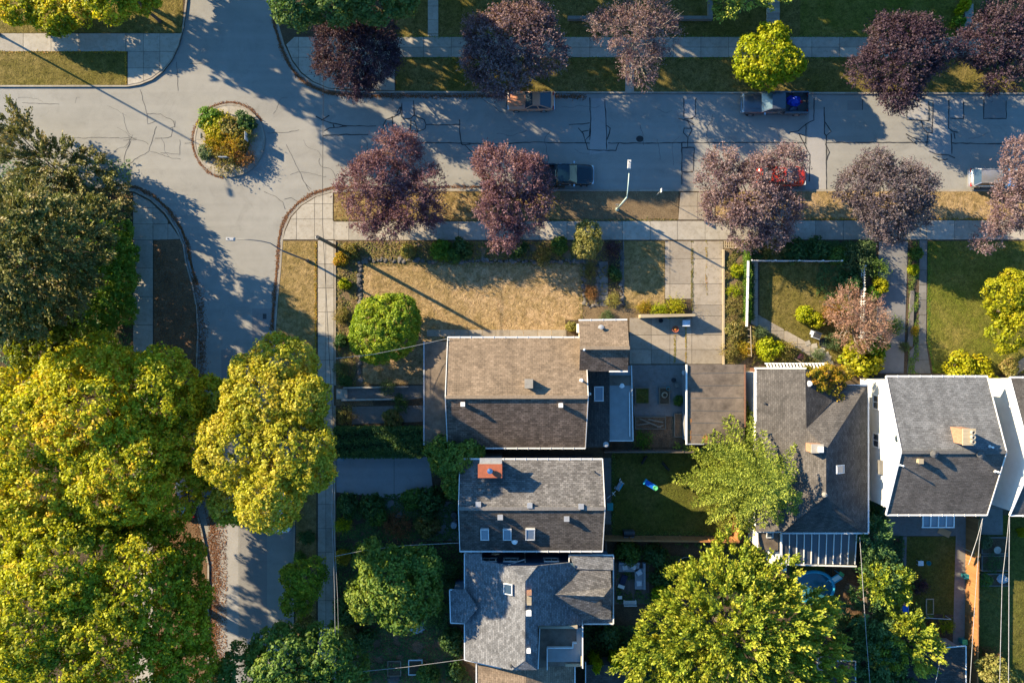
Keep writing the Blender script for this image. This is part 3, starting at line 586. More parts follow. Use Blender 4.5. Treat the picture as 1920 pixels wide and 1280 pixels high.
    if style == 'plume':   # upswept feathery sprays on irregular lobes (cypress, pine)
        C, D = clumps(rs, lobes, .82, inner=.3, rough=.24, cull=.30); n = len(C)
        if holes: keep = sfield(rs, C, 1.8) > holes; C, D = C[keep], D[keep]; n = len(C)
        cx = np.mean([q[0] for q in lobes]); cy = np.mean([q[1] for q in lobes]); out = C-np.array([cx, cy, 0]); out[:, 2] = 0; out /= np.maximum(.3, np.linalg.norm(out, axis=1, keepdims=True))
        k = 7; m = int(8*dens); idx = np.repeat(np.arange(n), k); sd = D[idx]*.5+out[idx]*.8+rdir(rs, n*k)*.45+np.array([0, 0, .45]); sd /= np.linalg.norm(sd, axis=1, keepdims=True)
        j = np.repeat(np.arange(n*k), m); f = np.tile(np.linspace(0, 1, m), n*k); L = rs.uniform(.45, 1.0, n*k)
        p = C[idx[j]]+sd[j]*(L[j]*f)[:, None]+rs.normal(0, .09, (len(j), 3)); ax = sd[j]+rdir(rs, len(j))*.7; nm = rdir(rs, len(j))*.8+np.array([0, 0, .8]); l = leaf*rs.uniform(.7, 1.25, len(j))
        cu = .4+.45*(sfield(rs, C, 3)-.5)+rs.normal(0, .12, n)+ubias; t = pick(pal, cu[idx[j]]+.25*(f-.5)+rs.normal(0, spread*.5, len(j)))*rs.uniform(.8, 1.2, (len(j), 1))
        return leafmesh(name, p, ax, nm, l, l*.5, t, 'needle'), C
def limbs(base, tips, r0, seed, n=12, zfork=.3, extra=None):
    rs = random.Random(seed); b = MB(); bx, by, bz = base
    top = max(t[2] for t in tips); ctr = (sum(t[0] for t in tips)/len(tips), sum(t[1] for t in tips)/len(tips)); zf = bz+(top-bz)*zfork
    spine = [(bx, by, bz-.1), (bx, by, bz+.25), (bx+(ctr[0]-bx)*.3, by+(ctr[1]-by)*.3, zf), (ctr[0]*.7+bx*.3, ctr[1]*.7+by*.3, bz+(top-bz)*.6), (ctr[0], ctr[1], bz+(top-bz)*.85)]
    b.tube(spine, [r0*1.5, r0, r0*.8, r0*.45, r0*.12], 8)
    for i in range(n):
        t = tips[rs.randrange(len(tips))]; q = rs.uniform(0, .8); a = Vector(spine[2]).lerp(Vector(spine[3]), q); e = Vector(t); e = a+(e-a)*.93
        mid = a.lerp(e, .5)+Vector((rs.uniform(-.3, .3), rs.uniform(-.3, .3), rs.uniform(.1, .7))); rr = r0*rs.uniform(.22, .42)
        b.tube([a, mid, e], [rr, rr*.55, .02], 5)
        for _ in range(2):
            u = tips[rs.randrange(len(tips))]; u = Vector(u)
            if (u-mid).length < (e-a).length*.8: b.tube([mid, mid.lerp(u, .5)+Vector((0, 0, .15)), u], [rr*.45, rr*.25, .015], 4)
    if extra:   # bare twig spray showing outside the leaves
        for i in range(extra):
            t = Vector(tips[rs.randrange(len(tips))]); d = (t-Vector((ctr[0], ctr[1], zf))).normalized(); e = t+d*rs.uniform(.3, 1.0)+Vector((rs.uniform(-.4, .4), rs.uniform(-.4, .4), rs.uniform(-.1, .4)))
            m_ = t.lerp(e, .5)+Vector((rs.uniform(-.15, .15), rs.uniform(-.15, .15), .1)); b.tube([t-d*.8, t, m_, e], [.035, .028, .018, .006], 3, caps=False)
    return b
SEED = [100]
def tree(name, label, lobes, style, pal, cat='tree', base=None, trunk=.16, group=None, nl=12, bark='bark', zlow=None, twigs=0, **kw):
    """lobes: (grid x, grid y, radius in grid units, top height[, vertical radius m]) as seen at their own height"""
    SEED[0] += 1; sd = kw.pop('seed', SEED[0]); L = []
    for q in lobes:
        px, py, rp_, ht = q[:4]; hf = .8 if style != 'fir' else .42; k = (1-ht*hf/CAMH)/20; r = rp_*k; rz = q[4] if len(q) > 4 else min(r*.8, ht*.42); zc = ht-rz
        x, y, _ = W(px, py, ht*hf); L.append((x, y, zc, r, rz))
    if style == 'fir': x, y, z, r, rz = L[0]; L[0] = (x, y, .8, r, lobes[0][3]-.8)
    tw = sum(q[3]**2 for q in L); bx = sum(q[0]*q[3]**2 for q in L)/tw; by = sum(q[1]*q[3]**2 for q in L)/tw
    if base: bx, by = W2(*base)
    loc = (bx, by, 0.0); L = [(q[0]-bx, q[1]-by, q[2], q[3], q[4]) for q in L]
    t = thing(name, label, cat, loc, group=group)
    me, tips = mk_crown('crown', L, style, pal, sd, **kw)
    o = link('crown', me, t)
    tips = [tuple(p) for p in tips]
    limbs((0, 0, 0), tips, trunk, sd, nl, .28 if style != 'fir' else .1, twigs).build('trunk', bark, t, smooth=True)
    return t
# templates for small plants, shared meshes
BT = {}
def bush_mesh(pal, style='broad', var=0, leaf=.10, holes=.0):
    k = (pal, style, var)
    if k not in BT:
        rs = random.Random(hash((pal, style)) % 999 + var if False else len(BT)*17+var)
        L = [(0, 0, .35, .8, .55)]+[(rs.uniform(-.55, .55), rs.uniform(-.55, .55), rs.uniform(.2, .5), rs.uniform(.35, .6), rs.uniform(.3, .5)) for _ in range(5)]
        me, tips = mk_crown('foliage', L, style, pal, 500+len(BT)*7+var, leaf=leaf, dens=.8, holes=holes)
        b = MB()
        for i in range(7):
            tt = tips[(i*13) % len(tips)]; b.tube([(0, 0, -.05), (tt[0]*.4, tt[1]*.4, tt[2]*.5), tuple(tt)], [.035, .025, .01], 4)
        s = bpy.data.meshes.new('stem'); s.from_pydata(b.v, [], b.f); s.materials.append(M['bark']); BT[k] = (me, s)
    return BT[k]
def bush(label, px, py, rpx, h, pal, style='broad', name='shrub', cat='shrub', group=None, var=0, ry=None):
    me, s = bush_mesh(pal, style, var); x, y, _ = W(px, py, h*.6); r = rpx/20.0*(1-h*.6/CAMH); ryy = (ry or rpx)/20.0
    t = thing(name, label, cat, (x, y, 0), rnd.uniform(0, 6.28) if ry is None else 0.0, group)
    for nme, m_ in (('foliage', me), ('stem', s)):
        o = link(nme, m_, t); o.scale = (r/1.12, ryy/1.12, h/.98)
    return t
def scatter(name, label, pts, n, pal, h=(.05, .25), leaf=.09, seed=1, kind='stuff', flat=.4, patch=.0, cat=None):
    """low mixed growth or fallen leaves spread over a bed"""
    rs = np.random.RandomState(seed); Q = ppoly(pts); xs = [p[0] for p in Q]; ys = [p[1] for p in Q]
    p = np.stack([rs.uniform(min(xs), max(xs), n*3), rs.uniform(min(ys), max(ys), n*3)], 1)
    ins = np.zeros(len(p), bool)
    for i in range(len(Q)):
        a, b = Q[i-1], Q[i]
        if a[1] == b[1]: continue
        cnd = ((a[1] > p[:, 1]) != (b[1] > p[:, 1])) & (p[:, 0] < (b[0]-a[0])*(p[:, 1]-a[1])/(b[1]-a[1])+a[0]); ins ^= cnd
    p = p[ins][:n]; P3 = np.concatenate([p, np.zeros((len(p), 1))], 1)
    f = sfield(rs, P3, 1.4); 
    if patch: keep = f > patch; P3 = P3[keep]; f = f[keep]
    n = len(P3); P3[:, 2] = h[0]+(h[1]-h[0])*np.clip(f-.3, 0, 1)*rs.uniform(.3, 1.3, n)+.03
    nm = rdir(rs, n)*flat+np.array([0, 0, 1]); ax = np.cross(nm, rdir(rs, n)); l = leaf*rs.uniform(.5, 1.3, n)
    t = pick(pal, f*.9+rs.normal(0, .2, n))*rs.uniform(.7, 1.25, (n, 1))
    o = link(name, leafmesh(name, P3, ax, nm, l, l*.6, t), None, label=label, kind=kind); return o
# ---------------------------------------------------------------- trees
tree('autumn_maple', 'tall maple turning yellow and orange on the west verge', [(150, 780, 130, 14.5, 4), (290, 740, 95, 12.5, 3.4), (40, 820, 110, 14, 4), (210, 880, 125, 14, 4), (340, 830, 72, 11, 3), (60, 920, 120, 13.5, 4), (300, 930, 70, 10, 3), (180, 665, 40, 10, 2.4), (385, 745, 42, 9, 2.2), (120, 700, 60, 10, 2.6), (0, 760, 70, 12, 3.4), (250, 820, 90, 12, 3.4), (150, 950, 90, 12, 3.4), (380, 880, 40, 9, 2.4), (230, 700, 50, 10, 2.6), (290, 860, 60, 8.5, 2.6), (265, 780, 60, 9, 2.6), (340, 770, 50, 9, 2.4), (230, 960, 60, 8, 2.6)], 'broad', 'maple', trunk=.42, nl=26, leaf=.135, ubias=.14)
tree('autumn_maple', 'broad green and gold maple over the lower end of the side street', [(110, 1060, 120, 14, 4), (230, 1100, 120, 13, 4), (40, 1180, 120, 14, 4), (170, 1210, 130, 13, 4), (300, 1170, 88, 11, 3.2), (290, 1040, 70, 10, 3), (330, 1260, 70, 10, 3), (170, 1140, 110, 12.5, 3.6), (20, 1010, 80, 12, 3.4), (100, 1270, 110, 13, 3.6), (240, 1270, 90, 12, 3.4), (350, 1120, 44, 8, 2.4), (345, 1050, 38, 8, 2.2), (350, 1200, 46, 8.5, 2.4)], 'broad', 'maple', trunk=.42, nl=26, leaf=.135, ubias=-.08)
tree('autumn_maple', 'yellow maple standing on the narrow verge beside the front hedge', [(490, 760, 92, 13.5, 3.6), (540, 850, 88, 14.5, 3.8), (440, 850, 82, 13.5, 3.6), (525, 685, 62, 12.5, 3.4), (500, 940, 68, 15.5, 4.2), (430, 945, 42, 10, 2.6), (570, 750, 50, 13.5, 3), (580, 880, 46, 14, 3.2), (425, 770, 46, 10, 2.8), (465, 695, 30, 12, 2)], 'broad', 'maple2', trunk=.36, nl=24, leaf=.13, ubias=.2)
tree('maple', 'olive maple crown between the dark conifer and the yellow maple', [(60, 640, 70, 9, 3), (130, 650, 50, 8, 2.4), (15, 600, 50, 8, 2.4)], 'broad', 'maple2', leaf=.14, ubias=-.3, trunk=.2, holes=.28)
tree('deciduous_tree', 'dark green tree at the lower end of the side street', [(520, 1250, 75, 9, 3), (600, 1230, 62, 8, 2.6), (450, 1270, 60, 8, 2.5), (640, 1270, 50, 7, 2.4), (560, 1310, 80, 9, 3)], 'broad', 'green', leaf=.14, trunk=.24, ubias=-.05)
tree('young_maple', 'small green maple on the verge near the lower pavement', [(565, 1090, 38, 5.6, 1.8), (553, 1130, 30, 4.6, 1.5), (588, 1070, 26, 4.8, 1.3), (545, 1080, 22, 4.6, 1.2)], 'broad', 'round', leaf=.11, trunk=.08, nl=8, ubias=-.1)
tree('deciduous_tree', 'round green tree in the shaded garden of the slate roofed house', [(735, 1090, 68, 8.5, 2.8), (690, 1120, 46, 7, 2.4), (785, 1070, 42, 7, 2.4), (750, 1150, 42, 7, 2.4), (700, 1050, 38, 7, 2.2), (795, 1120, 34, 6, 2)], 'broad', 'green', leaf=.15, trunk=.2, ubias=.15)
tree('deciduous_tree', 'green tree against the red chimney house beside its driveway', [(850, 870, 42, 6, 2), (822, 845, 26, 4.5, 1.6), (855, 910, 26, 5, 1.6), (885, 845, 22, 5, 1.6)], 'broad', 'green', leaf=.12, trunk=.12, ubias=.2)
tree('conifer', 'dark mature conifer over the west pavement', [(50, 430, 78, 20, 6), (105, 450, 74, 15.5, 5), (15, 495, 84, 18.5, 6), (0, 570, 80, 17, 5.5), (60, 520, 90, 14, 4.5), (110, 510, 55, 11, 3.6), (30, 400, 70, 12, 4), (80, 580, 56, 9, 3), (90, 470, 80, 12, 3.6), (165, 410, 48, 8, 3), (0, 560, 70, 10, 3), (60, 620, 50, 8, 2.6), (0, 470, 80, 10, 3.4)], 'plume', 'conif', trunk=.34, nl=26, leaf=.15, dens=1.1, holes=.12, bark='bark', ubias=.12, base=(205, 480))
tree('conifer', 'feathery olive conifer leaning over the road near the traffic island', [(85, 305, 62, 4.4, 1.8), (30, 270, 55, 4.5, 1.9), (150, 330, 56, 4, 1.6), (205, 370, 42, 3.6, 1.4), (20, 225, 32, 4, 1.5), (60, 360, 60, 5, 2)], 'plume', 'conif', trunk=.2, nl=16, leaf=.14, holes=.26, ubias=.25, bark='bark')
tree('cedar_hedge', 'tall clipped bright green cedar hedge along the west pavement', [(208, 470, 38, 4.6, 2.2), (206, 520, 40, 4.6, 2.2), (202, 575, 42, 4.4, 2.1), (175, 450, 40, 5, 2.2), (165, 600, 46, 4.4, 2), (205, 430, 30, 4, 1.9), (170, 530, 50, 5, 2.3)], 'broad', 'hedge', cat='hedge', leaf=.11, trunk=.08, ubias=.25, dens=1.1, zmin=-1.0)
tree('street_maple', 'green and orange tree at the top of the picture over the north west pavement', [(95, 10, 58, 3.6, 1.5), (20, -5, 50, 4, 1.6), (150, 0, 46, 3.8, 1.5)], 'broad', 'maple', leaf=.12, trunk=.14, ubias=.1, holes=.2)
tree('deciduous_tree', 'dark green tree behind the first plum at the junction', [(620, -18, 62, 12.5, 3.5), (700, -18, 58, 12.5, 3.5), (555, -2, 52, 12, 3), (745, -15, 38, 11, 3), (650, -70, 90, 14, 4.5)], 'broad', 'deep', leaf=.14, trunk=.25, ubias=.35, base=(720, 70))
tree('street_maple', 'taller green and yellow tree at the corner of the north west pavement', [(205, -4, 46, 11, 2.4), (262, -22, 44, 11, 2.6), (180, -50, 60, 12, 3)], 'broad', 'maple', leaf=.13, trunk=.16, ubias=.0, base=(300, 40))
# plum avenue
tree('purple_plum', 'almost black shaded plum beside the junction corner', [(672, 92, 74, 6.6, 2.5), (626, 85, 44, 5.8, 2), (710, 100, 36, 5.8, 2), (665, 145, 34, 5.2, 1.8), (655, 50, 34, 5.8, 1.8), (610, 120, 20, 4.6, 1.2)], 'shoot', 'plumdark', trunk=.16, leaf=.13)
tree('purple_plum', 'large two toned plum above the orange car', [(965, 62, 74, 7.4, 2.6), (1012, 85, 50, 6.8, 2.3), (912, 110, 50, 6.4, 2.2), (935, 138, 46, 6, 2), (905, 65, 42, 6.4, 2), (1005, 40, 40, 6.6, 2)], 'shoot', 'plum', trunk=.18, leaf=.13)
tree('purple_plum', 'sparse plum with many bare grey twigs showing', [(1190, 55, 62, 6.6, 2.3), (1145, 45, 42, 6, 2), (1235, 50, 44, 6, 2), (1200, 115, 42, 5.6, 1.8), (1215, 10, 42, 6, 2)], 'shoot', 'plum', trunk=.16, leaf=.10, holes=.3, dens=1.0, bark='twig', twigs=220, nl=40, ubias=.1)
tree('purple_plum', 'big dark plum behind the pickup with blue cargo', [(1700, 105, 78, 6.8, 2.5), (1650, 120, 48, 6, 2), (1745, 90, 48, 6.2, 2), (1690, 165, 42, 5.2, 1.8), (1720, 60, 42, 6.2, 2), (1670, 55, 40, 6, 2)], 'shoot', 'plumdark', trunk=.18, leaf=.13, ubias=.1)
tree('purple_plum', 'dark plum overhanging the garden steps at the north east corner', [(1880, 60, 62, 6.6, 2.4), (1835, 80, 40, 5.8, 2), (1930, 100, 50, 6, 2), (1880, 130, 42, 5.2, 1.8), (1900, 10, 42, 6, 2)], 'shoot', 'plumdark', trunk=.17, leaf=.13, ubias=.2, holes=.3)
tree('purple_plum', 'wide reddish plum nearest the junction on the south verge', [(705, 330, 58, 6.2, 2.2), (745, 275, 42, 5.8, 2), (770, 380, 48, 5.2, 1.9), (690, 390, 44, 4.6, 1.6), (660, 350, 34, 4.8, 1.6), (730, 420, 36, 4.2, 1.4), (800, 340, 32, 5, 1.6), (805, 400, 26, 4, 1.3)], 'shoot', 'plumred', trunk=.17, leaf=.12, holes=.1, nl=18)
tree('purple_plum', 'compact pinkish plum beside the dark teal pickup', [(945, 320, 50, 6, 2.1), (990, 325, 40, 6, 2), (940, 385, 48, 5.2, 1.8), (985, 400, 36, 4.6, 1.6), (950, 435, 32, 4, 1.4), (915, 300, 30, 5, 1.6), (1015, 370, 22, 4.6, 1.3)], 'shoot', 'plumred', trunk=.16, leaf=.13, holes=.12, ubias=.1)
tree('purple_plum', 'spreading plum that half hides the red car', [(1410, 370, 60, 6, 2.1), (1350, 340, 44, 5.4, 1.8), (1480, 300, 36, 5.6, 1.8), (1360, 380, 46, 4.8, 1.6), (1460, 395, 52, 4.8, 1.7), (1410, 430, 38, 4, 1.4), (1355, 300, 28, 5.2, 1.5), (1425, 320, 36, 5.4, 1.7), (1460, 440, 26, 3.8, 1.3)], 'shoot', 'plum', trunk=.18, leaf=.125, ubias=.12, holes=.15, nl=18, twigs=30)
tree('purple_plum', 'round evenly clipped grey purple plum', [(1668, 362, 76, 6.2, 2.4), (1620, 345, 44, 5.4, 1.9), (1715, 350, 46, 5.6, 1.9), (1670, 415, 42, 4.6, 1.6), (1650, 315, 40, 5.8, 1.9), (1710, 395, 40, 4.8, 1.7)], 'shoot', 'plumgrey', trunk=.18, leaf=.12, dens=1.2, twigs=40)
tree('purple_plum', 'pinkish plum whose boughs cover the silver car', [(1925, 290, 42, 5.8, 1.9), (1920, 380, 56, 5.4, 1.9), (1895, 402, 30, 4.4, 1.4), (1860, 445, 26, 3.8, 1.2), (1908, 335, 24, 5.2, 1.5), (1960, 340, 60, 6, 2.2)], 'shoot', 'plum', trunk=.18, leaf=.125, holes=.2, ubias=.18, twigs=30)
tree('lime_maple', 'bright lime green young maple shading the parked pickup cab', [(1445, 100, 50, 5, 1.8), (1415, 115, 38, 4.4, 1.5), (1475, 114, 36, 4.6, 1.6), (1438, 136, 32, 3.9, 1.3), (1450, 70, 30, 4.6, 1.4), (1410, 85, 22, 4, 1.2)], 'broad', 'lime', trunk=.12, leaf=.12, ubias=.1)
tree('weeping_tree', 'light green hanging branches at the top edge near the steps', [(1370, -5, 32, 5, 1.5), (1410, -12, 30, 5, 1.5), (1450, -20, 32, 5, 1.5), (1360, 15, 12, 4, .9)], 'plume', 'fir', trunk=.12, leaf=.13, ubias=.1)
tree('standard_shrub', 'small pale yellow tree on the front bed by the pavement', [(1103, 435, 24, 3.6, 1.3), (1098, 462, 24, 3.3, 1.2), (1110, 455, 20, 3.2, 1.1)], 'broad', 'pale', cat='shrub', trunk=.06, leaf=.085, nl=8, holes=.2)
tree('round_tree', 'neatly clipped globe shaped green tree on the dry lawn', [(719, 614, 72, 5.0, 2.5), (738, 596, 52, 5.1, 2.3), (700, 632, 54, 4.8, 2.3)], 'broad', 'round', trunk=.14, leaf=.085, dens=1.3, rough=.08)
tree('spruce', 'large light green spruce with radiating boughs over the back lawn', [(1420, 894, 142, 10.5)], 'fir', 'fir', trunk=.24, nl=0, leaf=.16, dens=1.0, ubias=.1)
tree('cypress', 'huge golden green feathery tree behind the greenhouse roof', [(1370, 1150, 105, 13, 4), (1290, 1200, 90, 11, 3.6), (1460, 1180, 95, 12, 3.6), (1380, 1260, 110, 12, 4), (1520, 1250, 80, 10, 3.2), (1380, 1065, 56, 9, 2.6), (1450, 1100, 62, 9.5, 2.8), (1230, 1260, 70, 9, 3), (1330, 1100, 60, 9, 2.8), (1530, 1150, 42, 8.5, 2.2), (1410, 1200, 90, 12, 3.4), (1300, 1140, 60, 10, 2.8), (1330, 1230, 90, 12, 3.4), (1470, 1270, 80, 11, 3.2), (1210, 1230, 40, 8, 2.4), (1350, 1190, 70, 11.5, 3), (1390, 1240, 80, 11, 3), (1300, 1270, 70, 9, 3)], 'plume', 'pine', trunk=.4, nl=16, leaf=.145, dens=1.15, bark='bark', ubias=.1)
tree('smoke_tree', 'airy pinkish smoke tree overhanging the white picket fence', [(1590, 580, 38, 3.8, 1.3), (1635, 595, 36, 3.8, 1.3), (1610, 620, 36, 3.6, 1.2), (1650, 625, 22, 3.4, 1)], 'shoot', 'pinky', trunk=.1, leaf=.09, twigs=60, holes=.25, bark='twig')
tree('golden_tree', 'yellow leaved tree on the east lawn', [(1890, 560, 42, 4.4, 1.5), (1925, 600, 50, 4.4, 1.6), (1890, 630, 36, 3.8, 1.3), (1905, 530, 26, 3.8, 1.1), (1920, 545, 32, 4.2, 1.3)], 'broad', 'yellow', trunk=.12, leaf=.11, holes=.22, ubias=-.12)
tree('golden_tree', 'yellow lit tree beside the dark shed in the back garden', [(1715, 1190, 34, 5.5, 1.7), (1735, 1225, 34, 5, 1.6), (1690, 1165, 26, 5, 1.5), (1680, 1215, 40, 4.6, 1.6)], 'plume', 'pine', leaf=.14, trunk=.12, ubias=.1)
tree('golden_tree', 'yellow lit tree at the lower end of the east fence', [(1870, 1262, 28, 4, 1.4), (1890, 1290, 30, 4, 1.4)], 'broad', 'pale', leaf=.11, trunk=.1)
for i, (lb, px, py, rr, hh, pl) in enumerate([('tall dark evergreen along the greenhouse house wall', 1642, 1010, 26, 5, 'deep'), ('dark evergreen between the two back gardens', 1655, 1075, 32, 5, 'deep'), ('evergreen with a sunlit yellow tip near the narrow lawn', 1650, 1095, 22, 5.6, 'pine'), ('dark evergreen at the bottom of the greenhouse garden', 1640, 1150, 44, 5, 'deep'), ('shaded evergreen behind the small blue bin', 1685, 1090, 20, 5.2, 'pine'), ('dense evergreen by the lower white gutter', 1650, 1230, 46, 5, 'deep'), ('dark evergreen beside the brown shed wall', 1700, 1250, 42, 4, 'deep')]):
    tree('evergreen_tree', lb, [(px, py, rr, hh, 1.8), (px+6, py+rr*.8, rr*.75, hh*.85, 1.5), (px-8, py-rr*.6, rr*.7, hh*.8, 1.4)], 'plume', pl, leaf=.14, trunk=.1, nl=5, ubias=.15 if pl == 'deep' else 0)
# trees standing north of the picture whose shade falls over the street
for i, (gx, gy, rr, hh) in enumerate([(150, -60, 56, 12), (245, -130, 88, 13), (335, -40, 42, 8), (600, -170, 110, 13), (800, -150, 105, 13), (1010, -170, 105, 13), (1240, -165, 95, 12.5), (1470, -170, 100, 13), (1690, -150, 100, 12), (560, -70, 60, 10), (880, -260, 100, 14), (1130, -270, 90, 14), (1350, -280, 90, 14)]):
    k = 1/(1-hh*.8/CAMH); px = 960+(gx-960)*k; py = 640+(gy-640)*k; rr *= k
    tree('street_tree', 'tall leafy tree standing north of the street beyond the lawns', [(px, py, rr*.8, hh, 4), (px+rr*.5, py+rr*.2, rr*.5, hh*.85, 3), (px-rr*.5, py-rr*.1, rr*.5, hh*.85, 3), (px, py+rr*.4, rr*.5, hh*.8, 3)], 'broad', 'green', group='trees north of the street', leaf=.34, dens=.7, trunk=.3, holes=.0)
# ---------------------------------------------------------------- building kit
def uvslab(mb, P, name, mat, parent, label=None):
    o = mb.build(name, mat, parent, label=label); me = o.data
    n = Vector((0, 0, 0))
    for i in range(len(P)): n += P[i].cross(P[(i+1) % len(P)])
    n.normalize()
    if n.z < 0: n = -n
    u = Vector((0, 0, 1)).cross(n)
    if u.length < .02: u = Vector((1, 0, 0))
    u.normalize(); v = n.cross(u)
    co = np.empty(len(me.vertices)*3, np.float32); me.vertices.foreach_get('co', co); co = co.reshape(-1, 3)
    li = np.empty(len(me.loops), np.int32); me.loops.foreach_get('vertex_index', li); c = co[li]
    uv = np.stack([c @ np.array(u), c @ np.array(v)], 1).astype(np.float32)
    me.uv_layers.new(name='UVMap').data.foreach_set('uv', uv.reshape(-1)); return o
def wp(p): return Vector(W(*p))
class Plane:
    def __init__(s, pts):
        s.P = [wp(p) for p in pts]; n = Vector((0, 0, 0))
        for i in range(len(s.P)): n += s.P[i].cross(s.P[(i+1) % len(s.P)])
        s.n = n.normalized(); s.n = -s.n if s.n.z < 0 else s.n
    def at(s, px, py):
        a = Vector(W(px, py, 0)); d = Vector((0, 0, CAMH))-a; t = (s.P[0]-a).dot(s.n)/d.dot(s.n); return a+d*t
def slope(parent, pts, mat, th=.13, name='roof_slope', label=None):
    pl = Plane(pts); uvslab(MB().slab(pl.P, th), pl.P, name, mat, parent, label); return pl
def inset(Q, d):
    if sum(Q[i][0]*Q[(i+1) % len(Q)][1]-Q[(i+1) % len(Q)][0]*Q[i][1] for i in range(len(Q))) < 0: Q = Q[::-1]
    out = []
    for i in range(len(Q)):
        a, b, c = Vector(Q[i-1]), Vector(Q[i]), Vector(Q[(i+1) % len(Q)]); t1 = (b-a).normalized(); t2 = (c-b).normalized()
        n1 = Vector((-t1.y, t1.x)); n2 = Vector((-t2.y, t2.x)); m = (n1+n2); k = d/max(.3, (1+n1.dot(n2))); out.append(tuple(b+m*k))
    return out
def walls(parent, pts, h, mat, ins=.35, z0=-.1, name='wall', drop=.14):
    return MB().prism(inset([W2(x, y, h) for x, y in pts], ins), z0, h-drop).build(name, mat, parent)
def rail(parent, a, b, r=.05, mat='trim', name='gutter', n=5):
    return MB().tube([wp(a), wp(b)], r, n).build(name, mat, parent)
def bar(a, b, wd, ht, mb=None):
    """rectangular bar between two world points"""
    A, B = Vector(a), Vector(b); t = (B-A); L = t.length; t.normalize(); s = t.cross(Vector((0, 0, 1)))
    if s.length < .01: s = Vector((1, 0, 0))
    s.normalize(); u = s.cross(t); m = Matrix((t, s, u)).transposed().to_4x4(); mb = mb or MB(); return mb.box((A+B)/2, (L, wd, ht), M4=m)
def gutter(parent, a, b, mat='trim', brackets=True):
    A, B = wp(a), wp(b); g = bar(A+Vector((0, 0, .0)), B, .13, .11).build('gutter', mat, parent)
    if brackets:
        L = (B-A).length; k = int(L/.95); mb = MB()
        for i in range(1, k):
            p = A.lerp(B, i/k); mb.box(p+Vector((0, 0, .075)), (.05, .2, .03) if abs(B.x-A.x) > abs(B.y-A.y) else (.2, .05, .03))
        o_ = mb.build('gutter_bracket', mat, g); o_['kind'] = 'stuff'
    return g
def gable(parent, x0, x1, yN, yS, he, yr, hr, mat, wall, trim='trim', ov=.4, gut=(1, 1), gablewall=None, smat=None):
    N_ = slope(parent, [(x0, yN, he), (x1, yN, he), None, None] if False else _g4(x0, x1, yN, he, yr, hr), mat)
    S_ = slope(parent, _g4(x0, x1, yS, he, yr, hr), smat or mat)
    walls(parent, rect(x0, yN, x1, yS), he, wall, ov)
    X0 = W(x0, yN, he)[0]+ov; X1 = W(x1, yN, he)[0]-ov; YN = W(x0, yN, he)[1]-ov; YS = W(x0, yS, he)[1]+ov; YR = W(x0, yr, hr)[1]
    for X, s in ((X0, 1), (X1, -1)):
        t = .1; MB().add([(X, YN, he-.14), (X, YS, he-.14), (X, YR, hr-.2), (X+s*t, YN, he-.14), (X+s*t, YS, he-.14), (X+s*t, YR, hr-.2)], [(0, 1, 2), (5, 4, 3), (0, 3, 4, 1), (1, 4, 5, 2), (2, 5, 3, 0)]).build('gable_wall', gablewall or wall, parent)
    if gut[0]: gutter(parent, (x0, yN, he), (x1, yN, he), trim)
    if gut[1]: gutter(parent, (x0, yS, he), (x1, yS, he), trim)
    # ridge caps and barge boards
    a = Vector((W(x0, yN, he)[0], YR, hr+.02)); b = Vector((W(x1, yN, he)[0], YR, hr+.02)); bar(a, b, .3, .05).build('ridge_cap', mat if False else 'dark' if False else M_RIDGE.get(mat, 'roll'), parent)
    for X in (a.x-.03, b.x+.03):
        for yy in (W(x0, yN, he)[1], W(x0, yS, he)[1]): bar((X, yy, he-.04), (X, YR, hr-.04), .06, .2).build('barge_board', trim, parent)
    return N_, S_
def _g4(x0, x1, ye, he, yr, hr):
    X0 = W(x0, ye, he)[0]; X1 = W(x1, ye, he)[0]; k = (1-hr/CAMH)/20
    return [(x0, ye, he), (x1, ye, he), (960+X1/k, yr, hr), (960+X0/k, yr, hr)]
M_RIDGE = dict(sh_brown='ridge_brown', sh_grey='ridge_grey', sh_mid='ridge_mid', sh_char_shade='ridge_mid', sh_soft='ridge_grey')
for k_, c_ in (('ridge_brown', (.22, .17, .12)), ('ridge_grey', (.16, .15, .14)), ('ridge_mid', (.10, .098, .095))): M[k_] = m_plain(k_, c_, .9, var=.25, scale=6, bmp=.5)
def vent(parent, pl, px, py, s=.32, h=.28, mat='grey', name='roof_vent'):
    p = pl.at(px, py); MB().box(p+Vector((0, 0, h/2)), (s, s, h), top=.85).box(p+Vector((0, 0, h+.03)), (s*1.15, s*1.15, .06)).build(name, mat, parent)
def pipe(parent, pl, px, py, h=.5, r=.06, mat='white', name='vent_pipe'):
    p = pl.at(px, py); MB().lathe([(r*2.2, -.05), (r*2.2, .03), (r, .06), (r, h), (r*1.5, h), (r*1.5, h+.07), (.01, h+.1)], p, 10).build(name, mat, parent)
def skylight(parent, pl, px, py, wx, wy, mat='skyglass', h=.14):
    c = pl.at(px, py); n = pl.n; u = Vector((1, 0, 0)); u = (u-n*u.dot(n)).normalized(); v = n.cross(u); m = Matrix((u, v, n)).transposed().to_4x4()
    f = MB().box(c+n*h/2, (wx, wy, h), M4=m).build('skylight', 'grey', parent); MB().box(c+n*(h+.012), (wx*.8, wy*.84, .02), M4=m).build('pane', mat, f)
    mb = MB()
    for a, b, d in ((0, wy*.46, (wx*1.06, .07, .05)), (0, -wy*.46, (wx*1.06, .07, .05)), (wx*.46, 0, (.07, wy*1.0, .05)), (-wx*.46, 0, (.07, wy*1.0, .05))): mb.box(c+n*(h+.025)+u*a+v*b, d, M4=m)
    mb.build('frame', 'trim', f)
